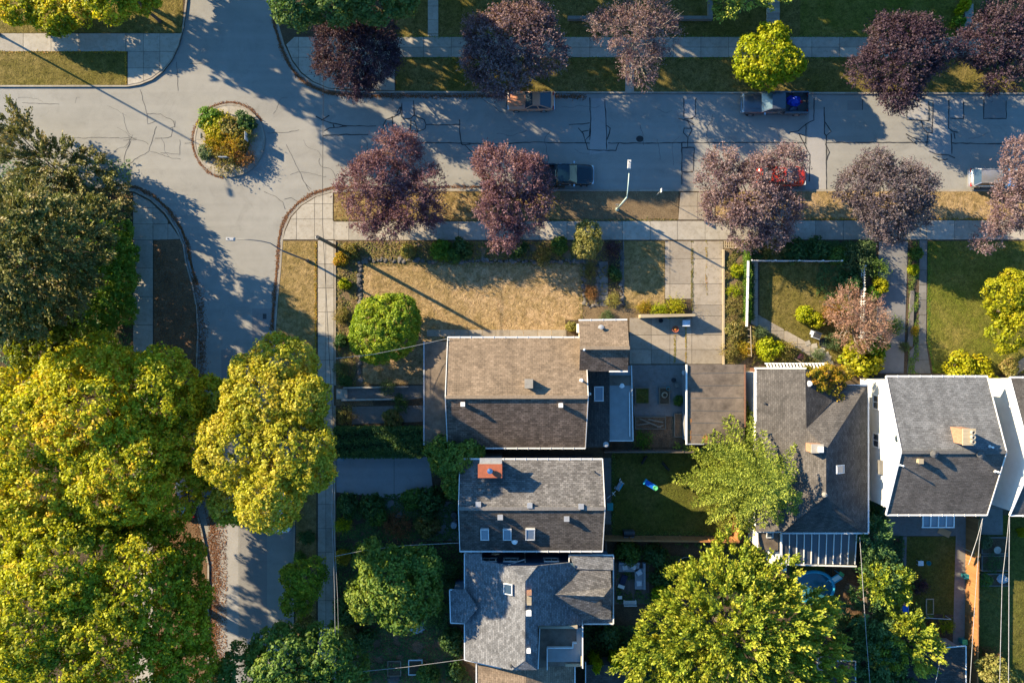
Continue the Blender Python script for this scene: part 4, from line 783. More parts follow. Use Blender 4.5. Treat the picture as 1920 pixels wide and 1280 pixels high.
def window(parent, c, wd, ht, nrm, frame='white'):
    """window set on a wall: nrm one of 'x-','x+','y+','y-'"""
    ax = nrm[0]; s = 1 if nrm[1] == '+' else -1; c = Vector(c)
    dim = (lambda a, t, b: (t, a, b)) if ax == 'x' else (lambda a, t, b: (a, t, b))
    off = (lambda a, t, b: Vector((t*s, a, b))) if ax == 'x' else (lambda a, t, b: Vector((a, t*s, b)))
    f = MB()
    for a, b, da, db in ((0, ht/2, wd+.16, .09), (0, -ht/2, wd+.2, .09), (wd/2, 0, .09, ht), (-wd/2, 0, .09, ht), (0, 0, .05, ht)): f.box(c+off(a, .05, b), dim(da, .12, db))
    fo = f.build('window', frame, parent)
    for q in (-1, 1): MB().box(c+off(q*wd/4, .03, 0), dim(wd/2-.06, .04, ht-.06)).build('pane', 'glass', fo)
# ---------------------------------------------------------------- house with the brown roof
cx, cy, _ = W(968, 740)
H = thing('house', 'low house with a wide sunlit brown shingle roof beside the dry lawn', 'house')
An, As = gable(H, 840, 1097, 632, 840, 3.3, 744, 5.9, 'sh_brown', 'sid_cream', smat='sh_brown_shade')  # south slope's shade is painted in by darker shingles
pl = slope(H, [(795, 640, 2.7), (839, 640, 3.0), (839, 834, 3.0), (795, 834, 2.7)], 'roll', name='side_roof'); walls(H, [(797, 642), (842, 642), (842, 830), (797, 830)], 2.8, 'sid_cream', .3)
gutter(H, (795, 640, 2.7), (795, 834, 2.7), 'grey', False)
bar(wp((842, 636, 3.35)), wp((838, 834, 3.3)), .08, .2).build('barge_board', 'trim', H)
pl = slope(H, [(1098, 655, 3.2), (1143, 655, 2.9), (1143, 838, 2.9), (1098, 838, 3.2)], 'sh_dark', name='lean_to_roof'); walls(H, rect(1094, 660, 1143, 838), 2.95, 'sid_cream', .3)
skylight(H, pl, 1122, 738, .85, 1.35); pipe(H, pl, 1106, 738, .25); pipe(H, pl, 1136, 833, .2, .12, 'grey')
tl = slope(H, [(1142, 688, 2.75), (1185, 685, 2.7), (1186, 826, 2.7), (1142, 826, 2.75)], 'tin', .08, 'deck_roof'); walls(H, rect(1143, 690, 1184, 825), 2.7, 'sid_grey', .35, drop=.1)
for a, b in (((1142, 694, 2.8), (1142, 826, 2.8)), ((1142, 826, 2.8), (1187, 826, 2.8)), ((1187, 826, 2.8), (1184, 685, 2.8)), ((1180, 735, 2.8), (1181, 818, 2.8))): bar(wp(a), wp(b), .07, .12).build('edge_rail', 'trim', H)
pipe(H, tl, 1166, 722, .2, .12)
MB().box(tl.at(1163, 713)+Vector((0, 0, .03)), (1.9, .9, .03)).build('moss_mat', 'roll', H)
ch = An.at(991, 718); c = MB().box(ch+Vector((0, 0, .25)), (.62, .7, 1.3)).build('chimney', 'conc2', H); MB().box(ch+Vector((0, 0, .93)), (.72, .8, .08)).build('cap', 'conc', c)
pipe(H, An, 1090, 713, .45, .08); vent(H, As, 868, 757, .33, .3, 'white'); vent(H, As, 1051, 759, .33, .3, 'white')
B = thing('house_wing', 'raised gabled entrance block at the corner of the brown roofed house', 'building')
yr = 652
Bn = slope(B, [(1085, 600, 4.7), (1176, 599, 4.7), (1180, yr, 6.0), (1088, yr, 6.0)], 'sh_brown'); Bs_ = slope(B, [(1088, yr, 6.0), (1180, yr, 6.0), (1177, 696, 4.7), (1086, 696, 4.7)], 'sh_brown_shade')  # south side again in shingles darkened for shade
walls(B, rect(1086, 600, 1176, 695), 4.7, 'sid_cream', .3)
for X, s in ((W(1086, 0, 4.7)[0]+.3, 1), (W(1176, 0, 4.7)[0]-.3, -1)):
    a = W(0, 604, 4.7)[1]; b_ = W(0, 692, 4.7)[1]; r_ = W(0, yr, 6.0)[1]
    MB().add([(X, a, 4.55), (X, b_, 4.55), (X, r_, 5.82), (X+s*.1, a, 4.55), (X+s*.1, b_, 4.55), (X+s*.1, r_, 5.82)], [(0, 1, 2), (5, 4, 3), (0, 3, 4, 1), (1, 4, 5, 2), (2, 5, 3, 0)]).build('gable_wall', 'sid_cream', B)
gutter(B, (1085, 600, 4.7), (1176, 599, 4.7)); gutter(B, (1142, 696, 4.7), (1177, 696, 4.7)); pipe(B, Bn, 1127, 614, .3, .12, 'grey'); pipe(B, Bs_, 1095, 655, .35)
bar(wp((1087, yr, 6.03)), wp((1181, yr, 6.03)), .3, .05).build('ridge_cap', 'ridge_brown', B)
window(B, (W(1086, 0, 4.7)[0]+.28, W(0, 620, 4)[1], 3.4), 1.0, 1.2, 'x-')
# ---------------------------------------------------------------- house with the red chimney
H = thing('house', 'grey shingled house with a red capped chimney and three skylights in a row', 'house')
Nn, Ss = gable(H, 863, 1129, 860, 1033, 4.8, 953, 6.7, 'sh_grey', 'sid_blue', smat='sh_greybrown_shade')  # south slope browner of its own, and darkened further as painted shade
p = Nn.at(920, 882); c = MB().box(Vector((p.x, p.y+.3, 3.6)), (1.9, 1.1, 7.2)).build('chimney', 'sid_grey', H); MB().box(Vector((p.x, p.y+.3, 7.26)), (2.05, 1.15, .14)).build('cap', 'redcap', c); MB().box(Vector((p.x+.05, p.y+1.05, 6.6)), (1.9, .5, .08)).build('flashing', 'grey', c)
MB().lathe([(.16, 0), (.16, .25), (.24, .25), (.24, .38), (.02, .46)], (p.x, p.y+.35, 7.3), 12).build('flue', 'chrome', c)
for x, y in ((897, 944), (993, 946), (1089, 948)): vent(H, Nn, x, y, .4, .22)
for x, y in ((938, 968), (1062, 971)): vent(H, Ss, x, y, .4, .25)
for x, w_ in ((909, .72), (951, .72), (994, .8)): skylight(H, Ss, x, 999, w_, 1.2, h=.2)
pipe(H, Ss, 965, 1014, .35, .13, 'white'); pipe(H, Nn, 1114, 884, .3, .05, 'dark')
# ---------------------------------------------------------------- slate house below it
H = thing('house', 'slate grey cross gabled house with a sunken roof terrace', 'house')
RH, HE = 7.2, 4.3
def hx(x): return RH-(abs(x-985)/113)*(RH-HE-.1) 
wpl = slope(H, [(871, 1037, HE), (902, 1037, hx(902)), (903, 1050, hx(903)), (957, 1061, hx(957)), (984, 1089, RH), (984, 1238, RH), (960, 1256, hx(960)), (871, 1236, HE)], 'sh_blue')
slope(H, [(984, 1089, RH-.01), (956, 1060, hx(956)-.02), (1008, 1060, hx(1008)-.02)], 'sh_blue'); slope(H, [(984, 1238, RH-.01), (959, 1256, hx(959)-.02), (1007, 1255, hx(1007)-.02)], 'sh_blue')
slope(H, [(843, 1105, 4.25), (872, 1104, 4.9), (896, 1139, 5.35)], 'sh_blue'); slope(H, [(843, 1105, 4.25), (896, 1139, 5.35), (845, 1166, 4.25)], 'sh_blue'); slope(H, [(845, 1166, 4.25), (896, 1139, 5.35), (872, 1168, 4.9)], 'sh_blue')
epl = slope(H, [(985, 1089, RH), (1008, 1060, hx(1008)), (1067, 1054, hx(1067)), (1080, 1066, hx(1080)), (1040, 1114, hx(1040)), (1094, 1160, hx(1094)), (1094, 1172, hx(1094)), (1008, 1172, hx(1008)), (1008, 1255, hx(1008)), (985, 1238, RH)], 'sh_blue')
slope(H, [(1067, 1041, 4.5), (1150, 1040, 4.3), (1150, 1068, 4.6), (1080, 1066, 4.9)], 'sh_blue')
er = slope(H, [(1040, 1114, 6.0), (1080, 1066, 4.75), (1145, 1066, 4.5), (1146, 1100, 4.9), (1132, 1118, 5.9)], 'sh_grey'); es = slope(H, [(1040, 1114, 6.0), (1132, 1118, 5.9), (1146, 1136, 4.9), (1146, 1160, 4.4), (1094, 1162, 4.55)], 'sh_grey'); slope(H, [(1132, 1118, 5.9), (1148, 1100, 4.8), (1148, 1136, 4.8)], 'sh_blue')
slope(H, [(1094, 1158, 4.4), (1150, 1158, 4.2), (1150, 1169, 4.1), (1094, 1169, 4.3)], 'sh_blue')
walls(H, [(871, 1037), (902, 1037), (902, 1050), (1067, 1050), (1067, 1040), (1150, 1040), (1150, 1168), (1094, 1168), (1094, 1246), (1008, 1246), (960, 1246), (871, 1234), (871, 1168), (843, 1168), (843, 1105), (871, 1105)], 4.15, 'sid_blue', .3)
for a, b in (((871, 1037), (902, 1037)), ((871, 1037), (871, 1105)), ((843, 1105), (871, 1105)), ((843, 1105), (845, 1167)), ((845, 1167), (871, 1168)), ((871, 1168), (871, 1236)), ((871, 1236), (960, 1256)), ((1067, 1040), (1150, 1040)), ((1150, 1040), (1150, 1169)), ((1150, 1169), (1094, 1169)), ((902, 1037), (902, 1050)), ((1067, 1040), (1067, 1053))):
    bar(wp((*a, 4.3)), wp((*b, 4.3)), .1, .1).build('gutter', 'trim', H)
vent(H, epl, 993, 1112, .35, .35, 'grey'); p = epl.at(992, 1118); c = MB().box(p+Vector((0, 0, .2)), (.38, 1.1, .7)).build('chimney', 'timber', H); MB().box(p+Vector((0, .45, .3)), (.4, .3, .75)).build('cap', 'brick', c)
vent(H, epl, 991, 1147, .4, .25, 'white'); vent(H, epl, 991, 1217, .3, .35, 'white'); skylight(H, wpl, 954, 1103, .85, .95, 'glass'); pipe(H, es, 1124, 1129, .3, .12, 'dark'); pipe(H, wpl, 959, 1247, .3, .06, 'dark')
# roof terrace
slope(H, [(1008, 1178, 4.6), (1080, 1178, 4.6), (1092, 1246, 4.6), (1008, 1250, 4.6)], 'roll', .1, 'terrace_floor'); slope(H, [(1027, 1214, 4.66), (1075, 1214, 4.66), (1075, 1206, 4.66), (1081, 1206, 4.66), (1081, 1178, 4.66), (1093, 1175, 4.66), (1092, 1240, 4.66), (1027, 1240, 4.66)], 'tin', .05, 'upper_deck')
MB().box(((wp((1046, 1174, 5.2)))[0], wp((1046, 1174, 5.2))[1], 4.9), (3.4, .22, 1.0)).build('terrace_parapet', 'sid_cream', H)
for a, b in (((1026, 1213), (1074, 1213)), ((1074, 1213), (1074, 1204)), ((1074, 1204), (1081, 1204)), ((1026, 1213), (1026, 1254)), ((1092, 1168), (1092, 1250)), ((1012, 1176), (1009, 1252))): bar(wp((*a, 4.85)), wp((*b, 4.85)), .08, .35 if a != (1092, 1168) else .6).build('terrace_rail', 'trim', H)
bar(wp((1060, 1246, 4.7)), wp((1092, 1246, 4.7)), .25, .12).build('beam', 'timber', H); bar(wp((1091, 1229, 4.9)), wp((1091, 1247, 4.9)), .2, .12).build('beam', 'timber', H)
slope(H, [(1016, 1160, 5.7), (1042, 1150, 5.6), (1040, 1158, 5.5), (1018, 1168, 5.6)], 'tin', .05, 'dormer_glass')
Y = W(0, 1050, 4.15)[1]-.3
for x in (917, 958, 1034): window(H, (W(x, 0, 3.6)[0], Y+.04, 3.2), 1.2, 1.0, 'y+')
bar((W(985, 0, 4)[0], Y+.1, 3.9), (W(985, 0, 4)[0], Y+.1, .2), .09, .09).build('downpipe', 'trim', H); bar(wp((953, 1058, 4.0)), wp((984, 1048, 3.8)), .08, .08).build('downpipe', 'trim', H)
# house at the bottom edge
H = thing('house', 'brown ribbed roof with white edges at the bottom edge of the picture', 'house')
slope(H, [(893, 1244, 3.7), (987, 1252, 5.0), (987, 1420, 5.0), (893, 1420, 3.7)], 'sh_brown'); slope(H, [(987, 1252, 5.0), (1078, 1246, 3.7), (1078, 1420, 3.7), (987, 1420, 5.0)], 'sh_brown')
walls(H, rect(893, 1246, 1078, 1420), 3.7, 'sid_cream', .3); bar(wp((893, 1244, 3.72)), wp((893, 1420, 3.72)), .1, .12).build('gutter', 'trim', H); bar(wp((1078, 1246, 3.72)), wp((1078, 1420, 3.72)), .1, .12).build('gutter', 'trim', H)
H = thing('shed', 'dark ribbed shed roof below the lime shrub', 'shed'); slope(H, [(1099, 1246, 2.6), (1200, 1246, 2.6), (1200, 1420, 2.6), (1099, 1420, 2.6)], 'sh_dark'); walls(H, rect(1099, 1246, 1200, 1420), 2.5, 'fenced', .2); bar(wp((1098, 1240, 2.62)), wp((1098, 1420, 2.62)), .08, .1).build('gutter', 'trim', H)
H = thing('shed', 'small dark flat roof with a white edge at the foot of the shaded garden', 'shed'); slope(H, [(1545, 1225, 3.0), (1570, 1238, 3.0), (1604, 1238, 3.0), (1604, 1420, 3.0), (1545, 1420, 3.0)], 'sh_dark'); walls(H, rect(1550, 1240, 1602, 1420), 2.9, 'sid_grey', .2); bar(wp((1570, 1238, 3.03)), wp((1604, 1238, 3.03)), .08, .1).build('gutter', 'trim', H); bar(wp((1604, 1238, 3.03)), wp((1604, 1420, 3.03)), .08, .1).build('gutter', 'trim', H)
H = thing('shed', 'wide dark garage roof beside the orange fence', 'shed'); slope(H, [(1700, 1212, 2.9), (1811, 1210, 2.9), (1811, 1420, 2.9), (1700, 1420, 2.9)], 'sh_dark'); walls(H, rect(1702, 1213, 1810, 1420), 2.8, 'sid_grey', .2); bar(wp((1748, 1215, 2.93)), wp((1811, 1210, 2.93)), .08, .1).build('gutter', 'trim', H); bar(wp((1811, 1210, 2.93)), wp((1811, 1420, 2.93)), .08, .1).build('gutter', 'trim', H)
# ---------------------------------------------------------------- flat garage
H = thing('garage', 'flat brown felt roofed garage with a white edge and rusty corners', 'garage')
gp = slope(H, [(1287, 683, 2.8), (1397, 683, 2.8), (1396, 832, 2.8), (1287, 832, 2.8)], 'roll', .12, 'flat_roof'); walls(H, rect(1288, 684, 1396, 831), 2.7, 'sid_grey', .12)
for i in range(6): bar(gp.at(1290, 700+i*23)+Vector((0, 0, .012)), gp.at(1394, 700+i*23+rnd.uniform(-2, 2))+Vector((0, 0, .012)), .05, .012).build('felt_seam', 'ridge_mid', H)
bar(wp((1287, 683, 2.88)), wp((1287, 833, 2.88)), .13, .16).build('edge_board', 'white', H); bar(wp((1287, 832, 2.84)), wp((1320, 832, 2.84)), .1, .14).build('edge_board', 'grey', H); bar(wp((1397, 683, 2.85)), wp((1397, 800, 2.85)), .12, .12).build('edge_board', 'fencer', H)
for q, pts in enumerate((arc(1291, 818, 6, 14, 0, 330, 14), arc(1322, 822, 6, 9, 0, 330, 14), arc(1293, 790, 2.5, 7, 0, 330, 9))):
    MB().prism([tuple(gp.at(*p_)[:2]) for p_ in [(max(1290, a+rnd.uniform(-2, 2)), min(830, b+rnd.uniform(-2, 2))) for a, b in pts]], 2.805, 2.815).build('rust_stain', 'rust', H)
# ---------------------------------------------------------------- house with the glazed lean-to
H = thing('house', 'dark grey L shaped roof partly covered by a yellow creeper', 'house')
fa = slope(H, [(1417, 692, 4.3), (1510, 692, 6.1), (1512, 803, 6.1), (1549, 843, 7.0), (1549, 930, 7.0), (1469, 996, 5.3), (1417, 996, 4.3)], 'sh_soft')
fb = slope(H, [(1510, 692, 6.1), (1512, 803, 6.1), (1590, 722, 4.55), (1580, 710, 4.7)], 'sh_dark')  # darker shingles paint the shade of this east-facing plane
fc = slope(H, [(1512, 803, 6.1), (1549, 843, 7.0), (1626, 722, 4.3), (1590, 722, 4.4)], 'sh_soft')
fd = slope(H, [(1549, 843, 7.0), (1627, 722, 4.3), (1628, 999, 4.3), (1549, 930, 7.0)], 'sh_char_shade')  # east plane darkened in colour to stand for shade
fe = slope(H, [(1549, 930, 7.0), (1628, 999, 4.3), (1468, 998, 4.3)], 'sh_char_shade')  # south hip carries the same painted shade
walls(H, [(1417, 692), (1512, 692), (1514, 722), (1627, 722), (1628, 999), (1417, 999)], 4.25, 'sid_white', .35)
gutter(H, (1417, 692, 4.3), (1417, 790, 4.3)); gutter(H, (1628, 722, 4.3), (1628, 999, 4.3)); gutter(H, (1466, 999, 4.3), (1628, 999, 4.3)); gutter(H, (1414, 690, 4.35), (1512, 690, 5.9), 'trim', False); gutter(H, (1588, 722, 4.3), (1628, 722, 4.3))
p = fa.at(1524, 838); c = MB().box(p+Vector((0, 0, .1)), (.95, .72, 1.5)).build('chimney', 'brick', H); MB().box(p+Vector((.05, 0, .9)), (1.05, .75, .12)).build('cap', 'conc', c); MB().box(p+Vector((.28, -.05, 1.05)), (.42, .48, .2)).build('flue', 'trim', c)
skylight(H, fd, 1573, 879, .95, .72); pipe(H, fd, 1546, 927, .2, .1, 'conc'); pipe(H, fb, 1517, 719, .25, .12); pipe(H, fa, 1434, 756, .12, .06, 'dark')
an = slope(H, [(1420, 995, 3.4), (1459, 997, 3.4), (1459, 1031, 3.2), (1421, 1029, 3.2)], 'roll', name='annex_roof'); walls(H, rect(1420, 996, 1459, 1030), 3.2, 'sid_white', .12)
for a, b in (((1420, 995), (1421, 1029)), ((1420, 996), (1464, 997)), ((1464, 997), (1464, 1050))): bar(wp((*a, 3.45)), wp((*b, 3.45)), .1, .12).build('gutter', 'white', H)
skylight(H, an, 1443, 1002, .6, .5, 'glass', .06)
for i, x in enumerate((1466, 1480, 1494, 1508, 1522, 1536, 1550, 1564, 1578, 1592, 1606)):
    if i < 10: slope(H, [(x+.6, 1001, 3.3), (x+13.6, 1001, 3.3), (x+13.6-.3*i, 1057, 2.7), (x+.6-.3*i, 1057, 2.7)], 'leanglass', .03, 'roof_panel')
    bar(wp((x, 1001, 3.36)), wp((x-.3*i, 1057, 2.76)), .07, .08).build('glazing_bar', 'white', H)
bar(wp((1464, 1057.5, 2.75)), wp((1606, 1061, 2.75)), .12, .1).build('gutter', 'trim', H); walls(H, rect(1466, 1003, 1606, 1056), 2.6, 'sid_white', .1)
MB().box(wp((1455, 1045, 1.4)), (1.0, 1.8, 2.8)).build('porch', 'sid_white', H)
# white slatted pergola
H = thing('pergola', 'white slatted canopy above the cottage garden roof edge', 'pergola')
for i in range(19):
    x = 1437+i*6.2; bar(wp((x, 680.5, 2.7)), wp((x+4, 691, 2.9)), .13, .05).build('slat', 'white', H)
for y in (681, 690): bar(wp((1434, y, 2.62+(.0 if y == 681 else .18))), wp((1553, y, 2.62+(.0 if y == 681 else .18))), .08, .1).build('beam', 'white', H)
for x in (1436, 1492, 1550): bar(wp((x, 682, 2.6)), wp((x, 682, 0)), .1, .1).build('post', 'white', H)
# ---------------------------------------------------------------- tall white gabled house
H = thing('house', 'tall white walled house with a grey gable roof and a brick chimney with three flues', 'house')
Gn, Gs = gable(H, 1662, 1850, 705, 965, 6.2, 847, 8.9, 'sh_mid', 'stucco', 'white', .45, smat='sh_warm_shade')  # darker warm shingles paint shade onto the south slope
p = Gn.at(1795, 812); c = MB().box(p+Vector((-.0, -.1, .55)), (.95, 1.25, 2.2)).build('chimney', 'brick', H); MB().box(p+Vector((0, -.1, 1.7)), (1.05, 1.35, .12)).build('cap', 'timber', c)
for q in (-.38, 0, .38): MB().lathe([(.17, 0), (.17, .28), (.12, .28), (.12, .1), (.0, .1)], p+Vector((.2, -.1+q, 1.76)), 10).build('flue', 'conc', c)
for x, y in ((1748, 850), (1835, 851)): MB().lathe([(.2, -.1), (.2, .2), (.3, .22), (.3, .36), (.05, .46)], Gs.at(x, y), 12).build('roof_vent', 'ridge_mid', H)
vent(H, Gs, 1722, 863, .36, .4, 'timber'); pipe(H, Gs, 1687, 871, .6, .05); pipe(H, Gn, 1856, 837, .4, .06); pipe(H, Gs, 1866, 883, .4, .06)
X = W(1662, 0, 6.2)[0]+.45
MB().prism([(X-.02, 0), (X+.02, 0), (X+.02, .01), (X-.02, .01)], 0, .01) 
oc = MB().lathe([(.02, 0), (.42, 0), (.42, .08), (.3, .1), (.02, .1)], (X-.0, W(0, 822, 7.2)[1], 7.3), 20, ax=Matrix.Rotation(R(-90), 4, 'Y')).build('window', 'white', H); MB().lathe([(.02, 0), (.3, 0), (.3, .02), (.01, .02)], (X-.09, W(0, 822, 7.2)[1], 7.3), 20, ax=Matrix.Rotation(R(-90), 4, 'Y')).build('pane', 'glass', oc)
window(H, (X, W(0, 753, 3)[1], 3.4), 1.2, 1.1, 'x-'); window(H, (X, W(0, 824, 3)[1], 3.4), 1.2, 1.1, 'x-'); MB().box((X-.15, W(0, 876, 4.6)[1], 4.4), (.35, 1.2, .5)).build('wall_box', 'concd', H); bar((X-.08, W(0, 720, 5)[1], 5.6), (X-.08, W(0, 950, 5)[1], 4.9), .06, .06).build('cable_duct', 'white', H)
# glass canopy at the back
for i in range(4): slope(H, [(1731.5+i*14.6, 967, 2.7), (1744+i*14.6, 967, 2.7), (1744+i*14.6, 987, 2.4), (1731+i*14.6, 987, 2.4)], 'skyglass', .03, 'canopy_pane')
for i in range(5): bar(wp((1730.5+i*14.6, 966, 2.74)), wp((1730+i*14.6, 988, 2.44)), .09, .09).build('canopy_bar', 'white', H)
bar(wp((1728, 988, 2.44)), wp((1789, 988, 2.44)), .1, .1).build('canopy_bar', 'white', H)
for x in (1731, 1787): bar(wp((x, 987, 2.4)), wp((x, 987, 0)), .1, .1).build('post', 'white', H)
# white house at the east edge
H = thing('house', 'white walled house cut off by the east edge of the picture', 'house')
gable(H, 1894, 2080, 707, 966, 6.4, 868, 9.4, 'sh_soft', 'sid_white', 'white', .3)
X = W(1894, 0, 6.4)[0]+.3
for y in (843,): window(H, (X, W(0, y, 3)[1], 3.0), 1.3, 1.0, 'x-')
for x, y in ((1898, 762),): MB().lathe([(.1, 0), (.1, .1), (.02, .12)], (X-.02, W(0, y, 6)[1], 6.0), 8, ax=Matrix.Rotation(R(-90), 4, 'Y')).build('wall_vent', 'white', H)
H = thing('balcony', 'dark slatted side balcony between the two white houses', 'balcony')
for i in range(7): bar(wp((1856+i*4.8, 938, 2.0)), wp((1852+i*4.8, 950, 2.0)), .2, .05).build('board', 'fenced', H)
bar(wp((1854, 936, 2.9)), wp((1890, 942, 2.9)), .07, .07).build('rail', 'trim', H); bar(wp((1852, 951, 2.0)), wp((1888, 955, 2.0)), .1, .1).build('beam', 'fenced', H)
for x in (1855, 1888): bar(wp((x, 940, 2.9)), wp((x, 940, 0)), .09, .09).build('post', 'fenced', H)
# ---------------------------------------------------------------- fences and walls
BOARD = {}
def board_fence(label, a, b, h, mat, pitch=.16, name='wooden_fence', cap=True, rails=True, wd=None):
    A = Vector(W(*a)); Bv = Vector(W(*b)); L = (Bv-A).length; ang = math.atan2(Bv.y-A.y, Bv.x-A.x); t = thing(name, label, 'fence', A, ang)
    key = (h, mat, pitch)
    if key not in BOARD:
        mb = MB().box((0, 0, h/2), (wd or pitch*.92, .025, h)); me = bpy.data.meshes.new('board'); me.from_pydata(mb.v, [], mb.f); me.materials.append(M[mat]); BOARD[key] = me
    n = int(L/pitch)
    for i in range(n):
        o = link('board', BOARD[key], t, ((i+.5)*L/n, rnd.uniform(-.008, .008), rnd.uniform(-.02, .01)))
    for i in range(int(L/2.4)+2):
        x = min(L, i*2.4); MB().box((x, .06, h/2+.03), (.1, .1, h+.1)).build('post', mat, t)
    if rails:
        for z in (.35, h-.3): MB().box((L/2, .05, z), (L, .05, .09)).build('rail', mat, t)
    if cap: MB().box((L/2, .02, h+.02), (L, .12, .04)).build('cap_rail', mat, t)
    return t
board_fence('sunlit orange board fence along the bottom of the back lawn', (1130, 1003), (1374, 1006), 2.0, 'fence')
board_fence('short orange fence return behind the big spruce', (1374, 1006), (1374, 962), 2.0, 'fence')
board_fence('long orange board fence between the two eastern back gardens', (1811, 966), (1808, 1430), 2.0, 'fence')
board_fence('grey board fence between the brown roofed house and the back lawn', (1130, 843), (1296, 843), 1.7, 'fenced')
board_fence('reddish fence squeezed between the garage and the L shaped roof', (1406, 690), (1406, 880), 1.3, 'fencer')
board_fence('grey fence dividing the greenhouse garden from the evergreens', (1612, 1004), (1618, 1160), 1.7, 'fenced')
board_fence('short grey fence at the bottom corner of the red chimney house', (1132, 1006), (1132, 1036), 1.6, 'fenced')
def picket_fence(label, pts, h=1.1, pitch=.17):
    A0 = Vector(W(*pts[0])); t = thing('picket_fence', label, 'fence', A0); k = ('picket', h)
    if k not in BOARD:
        mb = MB().box((0, 0, h/2), (.075, .022, h)); mb.add([(-.0375, -.011, h), (.0375, -.011, h), (0, -.011, h+.07), (-.0375, .011, h), (.0375, .011, h), (0, .011, h+.07)], [(0, 1, 2), (5, 4, 3), (1, 4, 5, 2), (0, 2, 5, 3)]); me = bpy.data.meshes.new('picket'); me.from_pydata(mb.v, [], mb.f); me.materials.append(M['white']); BOARD[k] = me
    for j in range(len(pts)-1):
        A, Bv = Vector(W(*pts[j]))-A0, Vector(W(*pts[j+1]))-A0; L = (Bv-A).length; ang = math.atan2(Bv.y-A.y, Bv.x-A.x); n = int(L/pitch)
        for i in range(n): link('picket', BOARD[k], t, A.lerp(Bv, (i+.5)/n), rz=ang)
        for z in (.3, .85): bar(A+Vector((0, 0, z)), Bv+Vector((0, 0, z)), .05, .07).build('rail', 'white', t)
        for i in range(int(L/2.2)+2):
            p = A.lerp(Bv, min(1, i*2.2/L)); MB().box(p+Vector((0, 0, h/2)), (.11, .11, h+.12)).build('post', 'white', t)
    return t
picket_fence('white picket fence along the front of the cottage garden', [(1403, 490), (1570, 491)])
picket_fence('white picket fence between cottage lawn and shared driveway', [(1613, 500), (1611, 660)], pitch=.24)
t = thing('white_rail', 'straight white timber railing beside the bright green hedge', 'fence'); bar(wp((1403, 489, 1.15)), wp((1400, 612, 1.15)), .2, .07).build('top_rail', 'white', t)
for i in range(8): bar(wp((1403-.4*i, 490+17*i, 1.1)), wp((1403-.4*i, 490+17*i, 0)), .1, .1).build('post', 'white', t)
t = thing('trellis', 'weathered timber ladder trellis on the garden bed edge', 'trellis')
for y0, y1, x in ((612, 668, 1407),): 
    bar(wp((x, y0, 1.2)), wp((x+2, y1, 1.2)), .06, .06).build('rail', 'timber', t); bar(wp((x, y0, 1.2)), wp((x, y0, 0)), .06, .06).build('post', 'timber', t); bar(wp((x+2, y1, 1.2)), wp((x+2, y1, 0)), .06, .06).build('post', 'timber', t)
    for i in range(5): bar(wp((x-5, y0+5+12*i, 1.2)), wp((x+1, y0+6+12*i, 1.2)), .05, .05).build('rung', 'timber', t)
t = thing('lattice_screen', 'small white lattice screen at the driveway corner of the bed', 'trellis')
for y in (452, 458.5, 464): bar(wp((1357, y, .5)), wp((1392, y+1, .5)), .05, .04).build('slat', 'timber', t)
for i in range(9): bar(wp((1358+i*4.1, 452, .52)), wp((1358+i*4.1, 464, .52)), .05, .03).build('slat', 'timber', t)
for x in (1358, 1391): bar(wp((x, 458, .5)), wp((x, 458, 0)), .07, .07).build('post', 'timber', t)
tag(MB().prism(ppoly([(1197, 590), (1298, 589), (1298, 593.5), (1197, 596.5)]), -.1, 1.3).build('retaining_wall', 'timber'), 'low pale timber topped wall beside the yellow shrub on the driveway', 'wall')
tag(MB().prism(ppoly(rect(1354.5, 468, 1357.5, 684)), -.1, .25).build('timber_edging', 'timber'), 'long timber edging between driveway slabs and planted strip', 'edging')
tag(MB().prism(ppoly([(645, 725), (767, 723), (767, 725.5), (645, 728)]), -.1, .45).build('garden_wall', 'conc'), 'thin concrete wall above the west front path', 'wall')
tag(MB().prism(ppoly([(641, 748), (742, 746), (742, 749), (641, 751)]), -.1, .3).build('garden_wall', 'conc'), 'lower thin concrete wall beside the west front steps', 'wall')
tag(MB().prism(ppoly([(627, 452), (630, 452), (630, 722), (627, 722)]), -.1, .10).build('pavement_edging', 'conc2'), 'concrete edging along the side street beds', 'edging')
tag(MB().prism(ppoly([(627, 760), (630, 760), (630, 1400), (627, 1400)]), -.1, .22).build('pavement_edging', 'conc2'), 'lower concrete edging below the west front steps', 'edging')
st = thing('garden_steps', 'concrete steps from the side pavement to the west front path', 'steps')
for i in range(3): MB().prism(ppoly(rect(631+i*7, 729, 638+i*7, 748)), -.1, .06+.09*i).build('step', 'conc', st)
tag(MB().prism(ppoly([(1064, 40), (1334, 40), (1334, 0), (1326, 0), (1326, 34), (1064, 34)]), -.1, .5).build('retaining_wall', 'concd'), 'grey L shaped retaining wall on the north lawn', 'wall')
st = thing('garden_steps', 'pale stone steps under the north east plum', 'steps')
for i, q in enumerate((rect(1794, 52, 1812, 70), rect(1800, 34, 1820, 52), rect(1806, 10, 1822, 34), rect(1820, 46, 1838, 60))): MB().prism(ppoly(q), -.1, .08+.1*i).build('step', 'conc', st)
st = thing('garden_steps', 'small concrete steps at the top of the north path', 'steps')
for i in range(3): MB().prism(ppoly(rect(1437, 36-i*9, 1460, 45-i*9)), -.1, .08+.13*i).build('step', 'conc', st)
